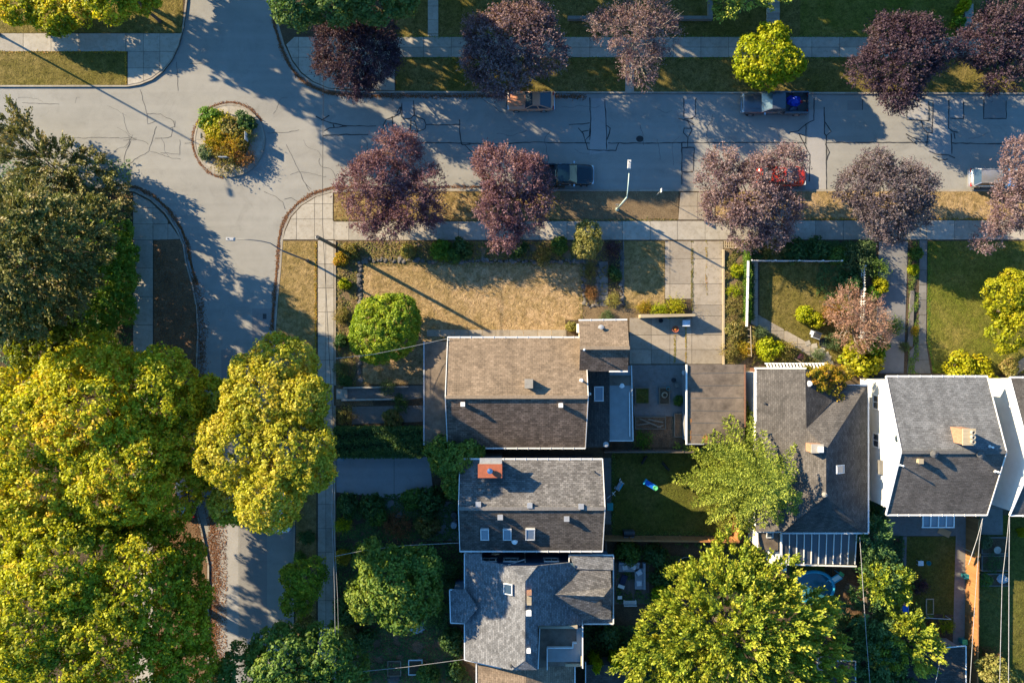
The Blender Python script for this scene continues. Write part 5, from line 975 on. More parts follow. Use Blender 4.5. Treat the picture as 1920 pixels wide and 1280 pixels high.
# ---------------------------------------------------------------- vehicles
def wheel(t, x, y, s, r=.33, wd=.22, rim='rim'):
    m = Matrix.Rotation(R(-90*s), 4, 'X')
    w_ = MB().lathe([(.05, 0), (r*.62, 0), (r*.66, wd*.0), (r*.97, .02), (r, .05), (r, wd-.05), (r*.97, wd-.01), (r*.66, wd), (r*.6, wd-.04), (.05, wd-.04)], (x, y, r), 20, ax=m).build('wheel', 'tyre', t, smooth=False)
    MB().lathe([(.03, wd-.05), (r*.62, wd-.05), (r*.62, wd-.02), (r*.5, wd+.005), (.03, wd+.01)], (x, y, r), 14, ax=m).build('rim', rim, w_)
def loft(st, secn=None):
    """st: (x, half width, z bottom, z shoulder/top)"""
    mb = MB(); k = 0; rings = []
    for x, w_, zb, zt in st:
        rg = [(-w_*.9, zb), (-w_, zb+(zt-zb)*.3), (-w_, zb+(zt-zb)*.62), (-w_*.965, zb+(zt-zb)*.86), (-w_*.88, zt-.02), (-w_*.5, zt+.015), (0, zt+.03)]
        rg = rg+[(-a, b) for a, b in rg[:-1][::-1]]; rings.append([(x, a, b) for a, b in rg])
    n = len(rings[0]); vs = [p for r_ in rings for p in r_]; fs = []
    for i in range(len(rings)-1):
        for j in range(n-1): fs.append((i*n+j, i*n+j+1, (i+1)*n+j+1, (i+1)*n+j))
        fs.append((i*n+n-1, i*n, (i+1)*n, (i+1)*n+n-1))
    fs += [tuple(range(n))[::-1], tuple(range((len(rings)-1)*n, len(rings)*n))]
    return mb.add(vs, fs)
def car(name, label, cat, px, py, ang, L, wd, kind, paint, group='vehicles parked along the streets', roofpaint=None, cargo=None, rim='rim'):
    x, y, _ = W(px, py, .6); t = thing(name, label, cat, (x, y, -.12), ang, group); h = L/2; w2 = wd/2
    cfg = dict(sedan=(.78, .96, .22, .04, -.26, -.40, 1.42), fastback=(.78, .90, .12, -.04, -.19, -.43, 1.28), hatch=(.82, 1.0, .25, .08, -.36, -.46, 1.48), pickup=(.98, 1.12, .22, .09, -.10, -.125, 1.80))[kind]
    zh, zb, xb0, xr0, xr1, xb1, zr = cfg; xb0 *= L; xr0 *= L; xr1 *= L; xb1 *= L
    if kind == 'pickup':
        st = [(h, w2*.60, .5, .82), (h-.05, w2*.76, .42, .88), (h-.16, w2*.88, .36, .93), (h-.45, w2*.97, .32, zh), (xb0+.1, w2, .32, zb-.02), (xr0, w2, .32, zb), (xb1-.03, w2, .32, zb)]
    else:
        ze = {'sedan': .93, 'fastback': .86, 'hatch': .95}[kind]
        st = [(h, w2*.58, .42, .60), (h-.05, w2*.76, .34, .66), (h-.14, w2*.88, .28, .72), (h-.3, w2*.96, .24, zh-.06), (h-.8, w2, .22, zh), (xb0, w2, .22, zb), (xr0, w2*1.0, .22, zb), (xr1, w2, .22, zb), (xb1+.1, w2*.98, .22, ze), (-h+.35, w2*.95, .24, ze-.02), (-h+.06, w2*.86, .32, ze-.1), (-h, w2*.74, .42, .62)]
    loft(st).build('body', paint, t, smooth=True)
    wb = w2*.90; wr = w2*(.66 if kind != 'pickup' else .76)
    def quad(a, b, c, d, nm, mat, th=.02): P = [Vector(q) for q in (a, b, c, d)]; MB().slab(P, th).build(nm, mat, t)
    MB().add([(xb0, -wb, zb-.02), (xb0, wb, zb-.02), (xr0, wr, zr-.03), (xr0, -wr, zr-.03), (xb1, -wb, zb-.02), (xb1, wb, zb-.02), (xr1, wr, zr-.03), (xr1, -wr, zr-.03)], [(0, 1, 2, 3), (5, 4, 7, 6), (1, 5, 6, 2), (4, 0, 3, 7), (3, 2, 6, 7), (1, 0, 4, 5)]).build('cabin', 'dark', t)
    e = .012
    quad((xb0+e, -wb*.93, zb), (xb0+e, wb*.93, zb), (xr0+e, wr*.93, zr-.02), (xr0+e, -wr*.93, zr-.02), 'windscreen', 'windglass' if kind == 'pickup' else 'glass')
    quad((xb1-e, wb*.9, zb), (xb1-e, -wb*.9, zb), (xr1-e, -wr*.92, zr-.02), (xr1-e, wr*.92, zr-.02), 'rear_window', 'glass')
    for s in (-1, 1): quad((xb0-.12, s*(wb+e), zb), (xb1+.1, s*(wb+e), zb), (xr1+.04, s*(wr+.02), zr-.04), (xr0-.04, s*(wr+.02), zr-.04), 'side_window', 'glass')
    # roof skin, gently crowned
    nx, ny = 6, 7; vs = []; fs = []
    for i in range(nx+1):
        for j in range(ny+1):
            a = i/nx; b = j/ny*2-1; vs.append((xr0+.03+(xr1-xr0-.06)*a, b*(wr+.03), zr+.035-.05*b*b-.03*(2*a-1)**2))
    for i in range(nx):
        for j in range(ny): q = i*(ny+1)+j; fs.append((q, q+ny+1, q+ny+2, q+1))
    o = len(vs); vs += [(p[0], p[1], p[2]-.05) for p in vs]; fs += [tuple(v+o for v in f[::-1]) for f in fs]
    MB().add(vs, fs).build('roof', roofpaint or paint, t, smooth=True)
    for s in (-1, 1):
        for a, b in (((xb0, s*wb, zb), (xr0, s*wr, zr)), ((xb1, s*wb, zb), (xr1, s*wr, zr)), ((xr0, s*(wr+.02), zr), (xr1, s*(wr+.02), zr)), (((xb0+xb1)/2-.1, s*(wb+.01), zb), ((xr0+xr1)/2-.05, s*(wr+.03), zr))): bar(a, b, .07, .06).build('pillar', paint, t)
        mm = MB().box((xb0-.25, s*(w2+.10), zb+.05), (.14, .2, .15)).build('mirror', 'chrome' if kind == 'pickup' else paint, t)
        MB().box((h-.10, s*w2*.68, .62 if kind != 'pickup' else .78), (.16, .36, .14)).build('headlight', 'lens', t)
        MB().box((-h+.06, s*w2*.74, .72 if kind != 'pickup' else .85), (.1, .3, .14)).build('taillight', 'red_l', t)
        for q in (h-.85, -h+.95): wheel(t, q, s*(w2-.20), s, .36 if kind == 'pickup' else .31, rim=rim)
        for q in ((xb0+xb1)/2+.35, (xb0+xb1)/2-.55): MB().box((q, s*(w2+.012), zb-.12), (.16, .03, .03)).build('door_handle', 'chrome', t)
    MB().box((h+.02, 0, .45), (.12, wd*.82, .16)).build('bumper', 'chrome' if kind in ('fastback', 'pickup') else paint, t); MB().box((-h-.02, 0, .45), (.12, wd*.86, .16)).build('bumper', 'chrome' if kind in ('fastback', 'pickup') else paint, t)
    bar((h-.55, -w2*.5, zh+.02), (xb0+.2, -w2*.6, zb), .02, .015).build('bonnet_line', 'dark', t); bar((h-.55, w2*.5, zh+.02), (xb0+.2, w2*.6, zb), .02, .015).build('bonnet_line', 'dark', t)
    for s in (-1, 1): bar((xb0+.08, s*.1, zb+.02), (xb0-.15, s*.1+.45, zb+.2), .02, .02).build('wiper', 'dark', t)
    if kind == 'pickup':
        x0, x1 = xb1-.04, -h+.02; L2 = x0-x1; zt = zb+.02
        bd = MB()
        for s in (-1, 1): bd.box(((x0+x1)/2, s*(w2-.05), (zt+.4)/2), (L2, .12, zt-.4))
        bd.box((x0-.04, 0, (zt+.4)/2), (.06, wd-.1, zt-.4)).build('cargo_bed', paint, t)
        MB().box(((x0+x1)/2, 0, .62), (L2, wd-.22, .06)).build('bed_floor', 'dark', t)
        for s in (-1, 1): MB().box((-h+.95, s*(w2-.22), .72), (.9, .24, .24)).build('wheel_arch', 'dark', t)
        MB().box((x1+.03, 0, (zt+.42)/2), (.07, wd-.12, zt-.45)).build('tailgate', paint, t)
    return t, xb1, h
car('parked_car', 'faded orange brown classic fastback coupe under the plum tree', 'car', 995, 189, math.pi, 4.35, 1.78, 'fastback', 'c_orange')
pk, xb1, hh_ = car('pickup_truck', 'dark grey pickup with blue cargo in its open bed', 'pickup truck', 1453, 194, math.pi, 6.1, 2.0, 'pickup', 'c_dark')
def heap(name, label, cat, loc, r, h, mat, seed, group=None):
    rs = random.Random(seed); mb = MB(); n = 12; vs = [(0, 0, h)]; fs = []
    for k, (f, z) in enumerate(((.35, .92), (.7, .65), (1, .1), (1.02, 0))):
        for j in range(n): q = 2*math.pi*j/n; rr = r*f*rs.uniform(.82, 1.15); vs.append((rr*math.cos(q)*1.1, rr*math.sin(q)*.85, h*z*rs.uniform(.85, 1.15)))
    for j in range(n): fs.append((0, 1+j, 1+(j+1) % n))
    for k in range(3):
        for j in range(n): a = 1+k*n+j; b = 1+k*n+(j+1) % n; fs.append((a, a+n, b+n, b))
    return tag(mb.add(vs, fs).build(name, mat, None, smooth=False, loc=loc), label, cat, group)
a = Vector(pk.location)
heap('tarp_bundle', 'crumpled bright blue tarp in the bed of the dark grey pickup', 'tarp', (a.x+1.75, a.y+.25, .52), .62, .42, 'tarp', 1); heap('cloth_bag', 'small dark red bag beside the blue tarp in the pickup bed', 'bag', (a.x+2.45, a.y+.15, .52), .16, .28, 'red', 2); heap('plastic_sheet', 'dull blue plastic sheet at the side of the pickup bed', 'sheet', (a.x+1.75, a.y-.55, .52), .4, .2, 'c_navy', 3)
car('pickup_truck', 'deep teal pickup parked on the shaded street by the plum', 'pickup truck', 1056, 328, 0, 5.6, 1.95, 'pickup', 'c_teal')
car('parked_car', 'bright red car mostly hidden beneath the spreading plum', 'car', 1466, 330, 0, 4.5, 1.85, 'sedan', 'c_red')
car('parked_car', 'silver hatchback at the east edge of the street', 'car', 1864, 333, math.pi-math.pi, 4.4, 1.8, 'hatch', 'c_silver')
car('parked_car', 'dark blue car tucked under the big yellow maple', 'car', 348, 925, R(90), 4.4, 1.8, 'sedan', 'c_navy')
car('parked_car', 'white blue car under the maple by the narrow verge', 'car', 528, 953, R(90), 4.4, 1.8, 'sedan', 'c_white')
# ---------------------------------------------------------------- lamps, poles, signs, wires
def lamp(label, base, armpts, head, ph, mat, hm, hang):
    bx, by, _ = W(*base); t = thing('street_lamp', label, 'street lamp', (bx, by, 0)); L = lambda p: Vector(W(*p))-Vector((bx, by, 0))
    MB().lathe([(.17, 0), (.17, .25), (.12, .3), (.10, .5)], (0, 0, 0), 12).build('base', mat, t); MB().tube([(0, 0, 0), (0, 0, ph*.5), (0, 0, ph)], [.10, .085, .065], 10).build('pole', mat, t, smooth=True)
    MB().tube([(0, 0, ph-.05)]+[L(p) for p in armpts], .045, 8).build('arm', mat, t, smooth=True)
    h = L(head); d = (h-L(armpts[-2])); ang = math.atan2(d.y, d.x); hd = thing_part('lamp_head', t)
    MB().box((0, 0, 0), (.78, .30, .12), top=.86).build('housing', hm, hd); MB().box((-.12, 0, .075), (.3, .2, .03)).build('cover', 'grey', hd); MB().lathe([(.05, 0), (.05, .05), (.02, .06)], (.18, 0, .06), 8).build('sensor', 'dark', hd)
    hd.location = h; hd.rotation_euler = (0, 0, ang); return t
def thing_part(name, t):
    o = bpy.data.objects.new(name, None); COL.objects.link(o); o.parent = t; return o
lamp('dark street lamp reaching over the side street below the traffic island', (577, 489), [(507, 456, 8.7), (490, 452, 8.85), (470, 449.5, 8.9), (444, 448.5, 8.9)], (432, 448, 8.92), 8.3, 'lampgrey', 'grey', 0)
lamp('pale green curved street lamp beside the dusty verge', (1157, 393), [(1176.5, 362, 6.9), (1178, 346, 7.1), (1179.5, 325, 7.2)], (1180, 308, 7.22), 6.4, 'lampgreen', 'lampwhite', 0)
lamp('street lamp on the north west verge casting a long shadow on the road', (-2, 65), [(-117, -6, 8.8), (-106, 16, 8.9), (-92, 62, 9.0)], (-91, 75, 9.0), 8.4, 'lampgrey', 'grey', 0)
def sign(label, base, h, wd, hs, face, mat='signblue', lean=None):
    bx, by, _ = W(*base); t = thing('road_sign', label, 'sign', (bx, by, 0)); MB().tube([(0, 0, 0), (0, 0, h)], .03, 8).build('post', 'grey', t)
    MB().box((0, 0, h-hs/2), (.03, wd, hs) if face == 'x' else (wd, .03, hs)).build('plate', mat, t); return t
sign('white blue sign plate on the east side of the traffic island', (468, 261), 1.35, .75, .95, 'x'); sign('sign plate at the south side of the traffic island planting', (427, 300), 1.4, .8, .6, 'y'); sign('thin sign plate at the west side of the traffic island', (384, 259), 1.1, .5, .5, 'x', 'grey')
sg = sign('tall parking sign post on the dusty verge near the kerb', (1231, 366), 2.6, .34, .5, 'x', 'white'); sign('small low sign on the pale green lamp base', (1155, 390), 2.0, .6, .25, 'y', 'grey')
for lb, bs, h_, rr in (('weathered timber utility pole at the pavement corner', (628, 462), 6.7, .17), ('pale timber utility pole beside the clipped hedge and driveway', (631, 844), 6.6, .15)):
    t = thing('utility_pole', lb, 'pole', (*W2(*bs), 0)); MB().tube([(0, 0, -.1), (0, 0, h_)], [rr, rr*.85], 12).build('pole', 'pole', t)
    MB().tube([(0, 0, h_), (0, 0, h_+.05)], rr*.9, 12).build('cap', 'dark', t)
    for z in (h_-.3, h_-.9): MB().lathe([(.03, 0), (.06, .05), (.06, .12), (.03, .16)], (-.18, 0, z), 8).build('insulator', 'white', t)
def cable(label, pts, r=.018, mat='wire', name='overhead_cable', dash=False):
    tag(MB().tube([W(*p) for p in pts], r, 5).build(name, mat), label, 'cable')
cable('dark overhead cable running down the side pavement from the north', [(606, -20, 7), (606, 190, 7), (605, 330, 7), (605, 420, 7), (608, 480, 6.9), (612, 560, 6.7), (617, 660, 6.6), (624, 780, 6.6), (625, 860, 6.5)], .022, 'bwire')
cable('pale overhead cable along the lower side pavement', [(625, 860, 6.5), (622, 960, 6.2), (627, 1100, 6.3), (630, 1290, 6.6)], .02)
cable('second pale cable along the lower side pavement', [(628, 870, 6.3), (626, 980, 6), (633, 1120, 6.1), (637, 1290, 6.4)], .016)
cable('service cable crossing the globe tree to the brown roofed house', [(628, 672, 6.4), (700, 664, 5.2), (760, 652, 4.4), (842, 634, 3.6)], .02)
cable('drooping service cable to the red chimney house', [(628, 1042, 6.2), (690, 1030, 5.4), (760, 1022, 5), (864, 1017, 4.9)], .022)
cable('service cable to the slate roofed house', [(640, 1262, 5.6), (760, 1250, 4.8), (873, 1235, 4.3)], .018)
cable('steep cable leaving the tall white house beside the orange fence', [(1843, 970, 6), (1832, 1010, 6.2), (1816, 1058, 6.4)], .028)
cable('pale cable from the tall white house down the orange fence', [(1843, 970, 6), (1837, 1010, 5.8), (1832, 1070, 5.6), (1826, 1160, 5.6), (1818, 1290, 5.8)], .022)
cable('long pale cable above the far east lawn', [(1892, 968, 6.2), (1888, 1010, 6), (1879, 1090, 6), (1874, 1290, 6.2)], .024)
cable('outer pale cable above the far east lawn', [(1893, 966, 6.2), (1892, 1060, 6), (1891, 1290, 6)], .028)
cable('thin cable over the dark evergreens beside the greenhouse lean-to', [(1612, 1006, 4.6), (1618, 1100, 5), (1624, 1190, 5.4), (1632, 1290, 6)], .022)
cable('short cable crossing the dark garage roof', [(1772, 1200, 3.4), (1762, 1240, 4.2), (1752, 1290, 5)], .02)
# ---------------------------------------------------------------- garden shrubs
SH = [
 ('green bush on the verge under the yellow maple', 575, 1010, 16, .9, 'deep', 'broad'), ('scrubby bush at the lower end of the narrow verge', 568, 1170, 18, .9, 'scrub', 'broad'), ('small leafy bush beside the lower street gutter', 562, 1045, 13, .8, 'green', 'broad'),
 ('yellow flowering mound at the north of the traffic island', 405, 237, 30, .95, 'yellow', 'broad'), ('green mound at the rim of the traffic island', 391, 223, 22, .9, 'hedge', 'broad'), ('orange brown shrub in the middle of the traffic island', 410, 263, 24, 1.0, 'orangey', 'shoot'), ('pale green tuft beside the island sign', 453, 262, 24, .9, 'pale', 'shoot'), ('deep green shrub at the north east of the island', 457, 232, 22, 1.0, 'deep', 'broad'), ('grey green round shrub at the west of the island', 384, 283, 16, .7, 'silver', 'broad'), ('mixed olive shrub at the south of the island', 428, 294, 27, .9, 'scrub', 'shoot'), ('reddish brown seed heads on the island', 453, 292, 22, .9, 'rust', 'shoot'), ('leafy green shrub in the island centre', 433, 242, 27, 1.1, 'scrub', 'broad'), ('golden leafed shrub near the island centre', 437, 274, 22, 1.0, 'gold', 'shoot'),
 ('yellow green creeping shrub at the pavement corner bed', 640, 485, 16, .8, 'gold', 'broad'), ('leafy clump below the corner utility pole', 656, 470, 16, .9, 'scrub', 'broad'), ('bright yellow green shrub at the west bed', 645, 532, 12, .7, 'lime', 'broad'), ('bright pale shrub in the front bed', 764, 470, 16, .9, 'pale', 'broad'), ('dark green laurel in the front bed', 825, 468, 22, 1.2, 'hedge', 'broad'), ('dark green laurel beside the first one', 866, 468, 22, 1.2, 'deep', 'broad'), ('mid green shrub in front of the lawn', 850, 480, 18, .9, 'green', 'broad'), ('dark green shrub below the compact plum', 975, 466, 20, 1.0, 'deep', 'broad'), ('leafy shrub between two front beds', 1050, 462, 20, .9, 'green', 'broad'), ('silvery mixed shrub in the shaded bed', 1020, 480, 18, .7, 'scrub', 'shoot'),
 ('yellow ochre ground shrub on the first strip bed', 1107, 510, 14, .6, 'scrub', 'shoot'), ('rusty low shrub on the first strip bed', 1108, 548, 13, .6, 'rust', 'shoot'), ('dark bronze shrub by the pavement', 1152, 468, 17, 1.0, 'plumdark', 'shoot'), ('dark green shrub on the second strip bed', 1152, 515, 16, .9, 'deep', 'broad'), ('pale flowering tuft at the end of the second strip', 1150, 562, 14, .6, 'pale', 'shoot'),
 ('yellow leafed shrub behind the retaining wall', 1262, 578, 20, .8, 'yellow', 'shoot'), ('green leafed end of the yellow wall shrub', 1236, 580, 14, .8, 'lime', 'shoot'), ('orange dry tuft beside the retaining wall', 1207, 578, 13, .5, 'orangey', 'shoot'), ('green rosette by the entrance block', 1138, 594, 12, .5, 'silver', 'shoot'), ('pale yellow shrub against the entrance block', 1072, 612, 12, .8, 'pale', 'broad'),
 ('bright green plant in the driveway strip bed', 1382, 508, 14, .5, 'lime', 'broad'), ('yellow green plant mid driveway strip bed', 1374, 545, 14, .5, 'lime', 'shoot'), ('dry golden scrub in the strip bed', 1380, 575, 16, .5, 'scrub', 'shoot'), ('leafy scrub at the wide end of the strip bed', 1380, 620, 20, .7, 'scrub', 'broad'), ('tangled yellow shrub by the trellis', 1395, 650, 16, .8, 'gold', 'shoot'), ('tangled olive shrub by the garage', 1372, 655, 18, .8, 'scrub', 'shoot'),
 ('dark leafy shrub in front of the picket fence', 1490, 472, 24, 1.1, 'deep', 'broad'), ('flowering shrub in the cottage front bed', 1450, 468, 22, .9, 'scrub', 'shoot'), ('dark green shrub further along the cottage bed', 1535, 470, 24, 1.1, 'deep', 'broad'), ('olive shrub beside the palm like plant', 1570, 478, 20, 1.0, 'green', 'broad'), ('silver leaved plant like a small palm at the fence corner', 1610, 480, 28, 1.5, 'silver', 'shoot'), ('dark shrub below the silver leaved plant', 1595, 525, 24, 1.1, 'deep', 'broad'), ('feathery green shrub by the shared driveway', 1645, 505, 20, 1.0, 'green', 'shoot'), ('golden shrub beside the shared driveway', 1652, 535, 17, 1.0, 'yellow', 'broad'), ('green base of the golden driveway shrub', 1636, 550, 15, .8, 'hedge', 'broad'),
 ('white flowering shrub at the cottage path bend', 1424, 622, 12, .9, 'silver', 'shoot'), ('bright yellow green shrub in the cottage bed', 1442, 655, 24, 1.4, 'lime', 'broad'), ('olive flowering shrub beside the bright one', 1473, 660, 18, 1.0, 'scrub', 'shoot'), ('green rim shrub by the lawn edge', 1510, 590, 18, 1.1, 'lime', 'broad'), ('golden shrub at the foot of the smoke tree', 1530, 600, 18, 1.1, 'yellow', 'broad'), ('lavender clump near the barbecue', 1562, 640, 16, .7, 'silver', 'shoot'), ('large round yellow shrub below the smoke tree', 1618, 672, 40, 2.2, 'yellow', 'broad'), ('green side of the yellow shrub', 1645, 650, 26, 1.8, 'hedge', 'broad'), ('low silver plant beside the stepping stones', 1535, 665, 14, .5, 'silver', 'shoot'), ('fine leaved shrub in shade beyond the smoke tree', 1680, 610, 16, 1.0, 'green', 'shoot'),
 ('yellow green shrub at the top of the east path', 1716, 505, 12, .9, 'lime', 'broad'), ('green shrub by the pavement end of the east path', 1718, 475, 15, .9, 'green', 'broad'), ('small orange shrub between driveway and path', 1714, 618, 9, .6, 'orangey', 'shoot'), ('white flowering clump at the end of the stone edging', 1697, 650, 9, .7, 'silver', 'shoot'),
 ('yellow shrub against the tall white house', 1800, 690, 32, 1.8, 'yellow', 'broad'), ('second yellow shrub against the tall white house', 1838, 695, 28, 1.7, 'yellow', 'broad'), ('yellow shrub at the corner of the tall white house', 1864, 722, 20, 1.8, 'yellow', 'broad'), ('mixed shrub in front of the east edge house', 1895, 690, 20, 1.0, 'scrub', 'broad'),
 ('spiky yucca above the garden wall', 727, 726, 16, .9, 'silver', 'shoot'), ('spiky plant in the west bed', 640, 690, 14, .8, 'silver', 'shoot'), ('dark shrub beside the spiky west plant', 646, 715, 15, .8, 'deep', 'broad'), ('dark shrub in the mid west bed', 640, 640, 14, .8, 'deep', 'broad'), ('brown green scrub in the west bed', 642, 590, 15, .6, 'scrub', 'shoot'), ('mixed shrub between the two front paths', 750, 758, 16, .8, 'deep', 'shoot'), ('yellow tipped shrub above the clipped hedge', 735, 786, 20, .9, 'scrub', 'broad'), ('dry scrub by the pavement above the hedge', 648, 780, 17, .7, 'scrub', 'shoot'),
 ('dark shrub at the pavement below the driveway', 655, 945, 24, 1.2, 'deep', 'broad'), ('dark green shrub next to the entry path', 700, 950, 26, 1.4, 'deep', 'broad'), ('round shaded shrub in the driveway garden', 705, 970, 22, 1.2, 'green', 'broad'), ('reddish shaded shrub in the driveway garden', 745, 985, 24, 1.0, 'brownl', 'shoot'), ('round brownish shrub near the entry', 800, 985, 24, 1.2, 'scrub', 'broad'), ('spreading green shrub over the entry path', 810, 940, 30, 1.6, 'deep', 'broad'), ('green shrub next to the spreading one', 775, 938, 24, 1.3, 'green', 'broad'), ('sunlit yellow green shrub at the narrow bed', 642, 985, 16, .9, 'lime', 'shoot'), ('yellow shrub by the lower pavement', 641, 1045, 17, 1.0, 'gold', 'broad'),
 ('dark shrub behind the round green tree', 650, 1140, 26, 1.2, 'deep', 'broad'), ('low dark shrub west of the slate house', 835, 1080, 28, 1.3, 'deep', 'broad'), ('dark shrub below the slate house bay', 850, 1200, 26, 1.2, 'deep', 'broad'), ('dark ground shrub in the lower garden', 680, 1200, 26, 1.0, 'deep', 'broad'), ('yellowish shrub by the lower pavement garden', 655, 1185, 16, .9, 'scrub', 'broad'), ('dark fern like shrub near the planters', 820, 1150, 26, 1.1, 'deep', 'shoot'), ('leafy shrub below the planters', 800, 1265, 26, 1.1, 'green', 'broad'), ('leafy shrub at the lower edge by the brown roof', 850, 1262, 22, 1.1, 'deep', 'broad'),
 ('round green shrub beside the deck sofa', 1180, 1038, 28, 1.4, 'green', 'broad'), ('dark green shrub right below the orange fence', 1232, 1040, 26, 1.5, 'deep', 'broad'), ('dark green shrub beside the deck', 1240, 1085, 24, 1.4, 'deep', 'broad'), ('bright lime shrub below the deck', 1238, 1118, 20, 1.8, 'lime', 'broad'), ('dark shrub near the compost ring', 1290, 1065, 18, .9, 'deep', 'broad'), ('dark green mass below the slate house', 1135, 1195, 34, 1.8, 'deep', 'broad'), ('dark green bush by the ribbed shed', 1165, 1225, 30, 1.8, 'deep', 'broad'), ('small sunlit lime bush over the shed roof', 1117, 1240, 14, 3.4, 'lime', 'broad'), ('second sunlit lime bush over the shed roof', 1155, 1236, 13, 3.4, 'lime', 'broad'),
 ('leafy green clump in the back garden soil', 1205, 825, 18, .7, 'hedge', 'shoot'), ('green potted plant cluster at the garage wall', 1272, 752, 12, .7, 'green', 'broad'), ('dark pink leafed shrub at the smoke tree rim', 1560, 585, 18, 1.4, 'rust', 'shoot'),
 ('brown purple shrub on the narrow back lawn', 1722, 1098, 17, 1.0, 'plumdark', 'shoot'), ('yellow green sunlit bed plants beside the dark garage', 1772, 1174, 17, .6, 'lime', 'shoot'), ('dry brown heap of vines by the dark garage', 1740, 1180, 18, .7, 'brownl', 'shoot'), ('small green bed plants north of the far lawn', 1850, 1015, 14, .5, 'silver', 'broad'), ('leafy vegetables in the middle raised bed', 1860, 1055, 18, .5, 'deep', 'shoot'), ('leafy vegetables in the lowest raised bed', 1848, 1090, 16, .5, 'green', 'broad'), ('brown dry shrub at the foot of the far lawn', 1858, 1235, 17, 1.0, 'brownl', 'shoot'), ('sunlit branch tips over the narrow lawn', 1690, 1105, 16, 1.8, 'lime', 'shoot'), ('bright yellow flowers at the picture edge lawn', 1918, 998, 8, .8, 'yellow', 'broad'),
 ('yellow green bushes on the north steps', 1812, 10, 13, 1.2, 'lime', 'broad'), ('small lime bush on the north steps', 1800, 22, 8, 1.0, 'lime', 'broad'), ('hedge clump beside the north steps', 1800, 38, 14, 1.0, 'hedge', 'broad'), ('green shrub between house G and driveway'.replace('house G and driveway', 'the two white houses'), 1640, 905, 18, 1.6, 'deep', 'broad'),
 ('dark evergreen shrub beside the white house corner', 1640, 950, 24, 1.8, 'deep', 'broad')]
for i, (lb, x, y, r_, h_, pl_, st_) in enumerate(SH): bush(lb, x, y, r_, h_, pl_, st_, var=i % 2)
# creeper on the L shaped roof
cr = []
for i, (x, y, r_, h_) in enumerate(((1530, 706, 17, 5.9), (1556, 700, 18, 5.6), (1572, 715, 16, 5.3), (1560, 735, 14, 5.2), (1575, 748, 12, 4.9), (1540, 722, 14, 5.7), (1520, 702, 10, 6.1), (1590, 700, 12, 5))):
    k = (1-h_/CAMH)/20; q = W(x, y, h_); cr.append((q[0], q[1], h_-.55, r_*k, .7))
bx, by = cr[0][:2]; t = thing('creeper', 'yellow and orange creeper growing over the L shaped roof', 'creeper', (bx, by, 0)); me, tips = mk_crown('foliage', [(q[0]-bx, q[1]-by, *q[2:]) for q in cr], 'broad', 'orangey', 77, leaf=.09, dens=1.2, ubias=-.1); link('foliage', me, t)
MB().tube([(0, 1.6, 0), (.2, 1.0, 2.5), (.3, .5, 5.0)], [.06, .05, .03], 6).build('stem', 'bark', t)
# hedges
def hedge(label, pts, h, pal, leaf=.08, dens=1.0):
    Q = ppoly(pts); xs = [p[0] for p in Q]; ys = [p[1] for p in Q]; x0, x1, y0, y1 = min(xs), max(xs), min(ys), max(ys); t = thing('hedge', label, 'hedge', ((x0+x1)/2, (y0+y1)/2, 0))
    rs = np.random.RandomState(int(x0*7) % 991+5); wx, wy = (x1-x0)/2, (y1-y0)/2; A = 4*wx*wy+2*h*(2*wx+2*wy); n = int(A*230*dens)
    p = rs.uniform(-1, 1, (n, 3)); face = rs.random(n); p[:, 2] = rs.uniform(0, 1, n); topm = face < .6; p[topm, 2] = rs.normal(.97, .05, topm.sum()); s = ~topm; ax_ = rs.random(n) < wy/(wx+wy)
    p[s & ax_, 0] = np.sign(p[s & ax_, 0]); p[s & ~ax_, 1] = np.sign(p[s & ~ax_, 1]); P = p*np.array([wx, wy, h])+rs.normal(0, .06, (n, 3)); f = sfield(rs, P, 1.2); P[:, 2] += (f-.5)*.25
    nm = rdir(rs, n)+np.array([0, 0, .8]); ax2 = np.cross(nm, rdir(rs, n)); l = leaf*rs.uniform(.6, 1.3, n); link('foliage', leafmesh('foliage', P, ax2, nm, l, l*.65, pick(pal, f*.8+rs.normal(0, .2, n))), t)
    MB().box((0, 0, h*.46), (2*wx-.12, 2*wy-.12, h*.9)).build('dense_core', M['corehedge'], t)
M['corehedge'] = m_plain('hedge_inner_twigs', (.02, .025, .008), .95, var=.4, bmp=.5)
hedge('long dark clipped hedge between the brown roofed house garden and the grey driveway', rect(634, 799, 795, 852), 1.8, 'deep', .09); hedge('narrow bright green hedge along the white rail', rect(1393, 460, 1402, 602), 1.0, 'hedge', .06, 1.3); hedge('low dark strip hedge inside the white rail', rect(1405, 495, 1411, 600), .5, 'deep', .05, 1.2)
# ---------------------------------------------------------------- ground growth and fallen leaves (uncountable)
scatter('fallen_leaves', 'brown fallen leaves over the west verge', sw_k[8:16]+[(289, 1060), (289, 450)], 7000, 'brownl', (.0, .02), .06, 1)
scatter('fallen_leaves', 'brown fallen leaves in the lower gutter', rect(390, 960, 425, 1280), 2600, 'brownl', (-.115, -.10), .06, 2)
scatter('ground_cover', 'mixed low plants in the front bed', [(632, 453), (1092, 453), (1092, 487), (670, 490), (668, 640), (668, 724), (632, 724)], 13000, 'scrub', (.02, .35), .08, 3, patch=.2)
scatter('ground_cover', 'bright low plants between the traffic island shrubs', arc(428, 262, 41, 43, 0, 345, 20), 2600, 'gold', (.05, .5), .07, 31)
scatter('ground_cover', 'low plants on the two planting strips', rect(1094, 452, 1166, 572), 1500, 'scrub', (.02, .25), .07, 4, patch=.4)
scatter('ground_cover', 'scrubby growth on the driveway strip bed', [(1359, 468), (1392, 468), (1402, 600), (1402, 682), (1357, 682)], 6500, 'scrub', (.02, .4), .07, 5, patch=.3)
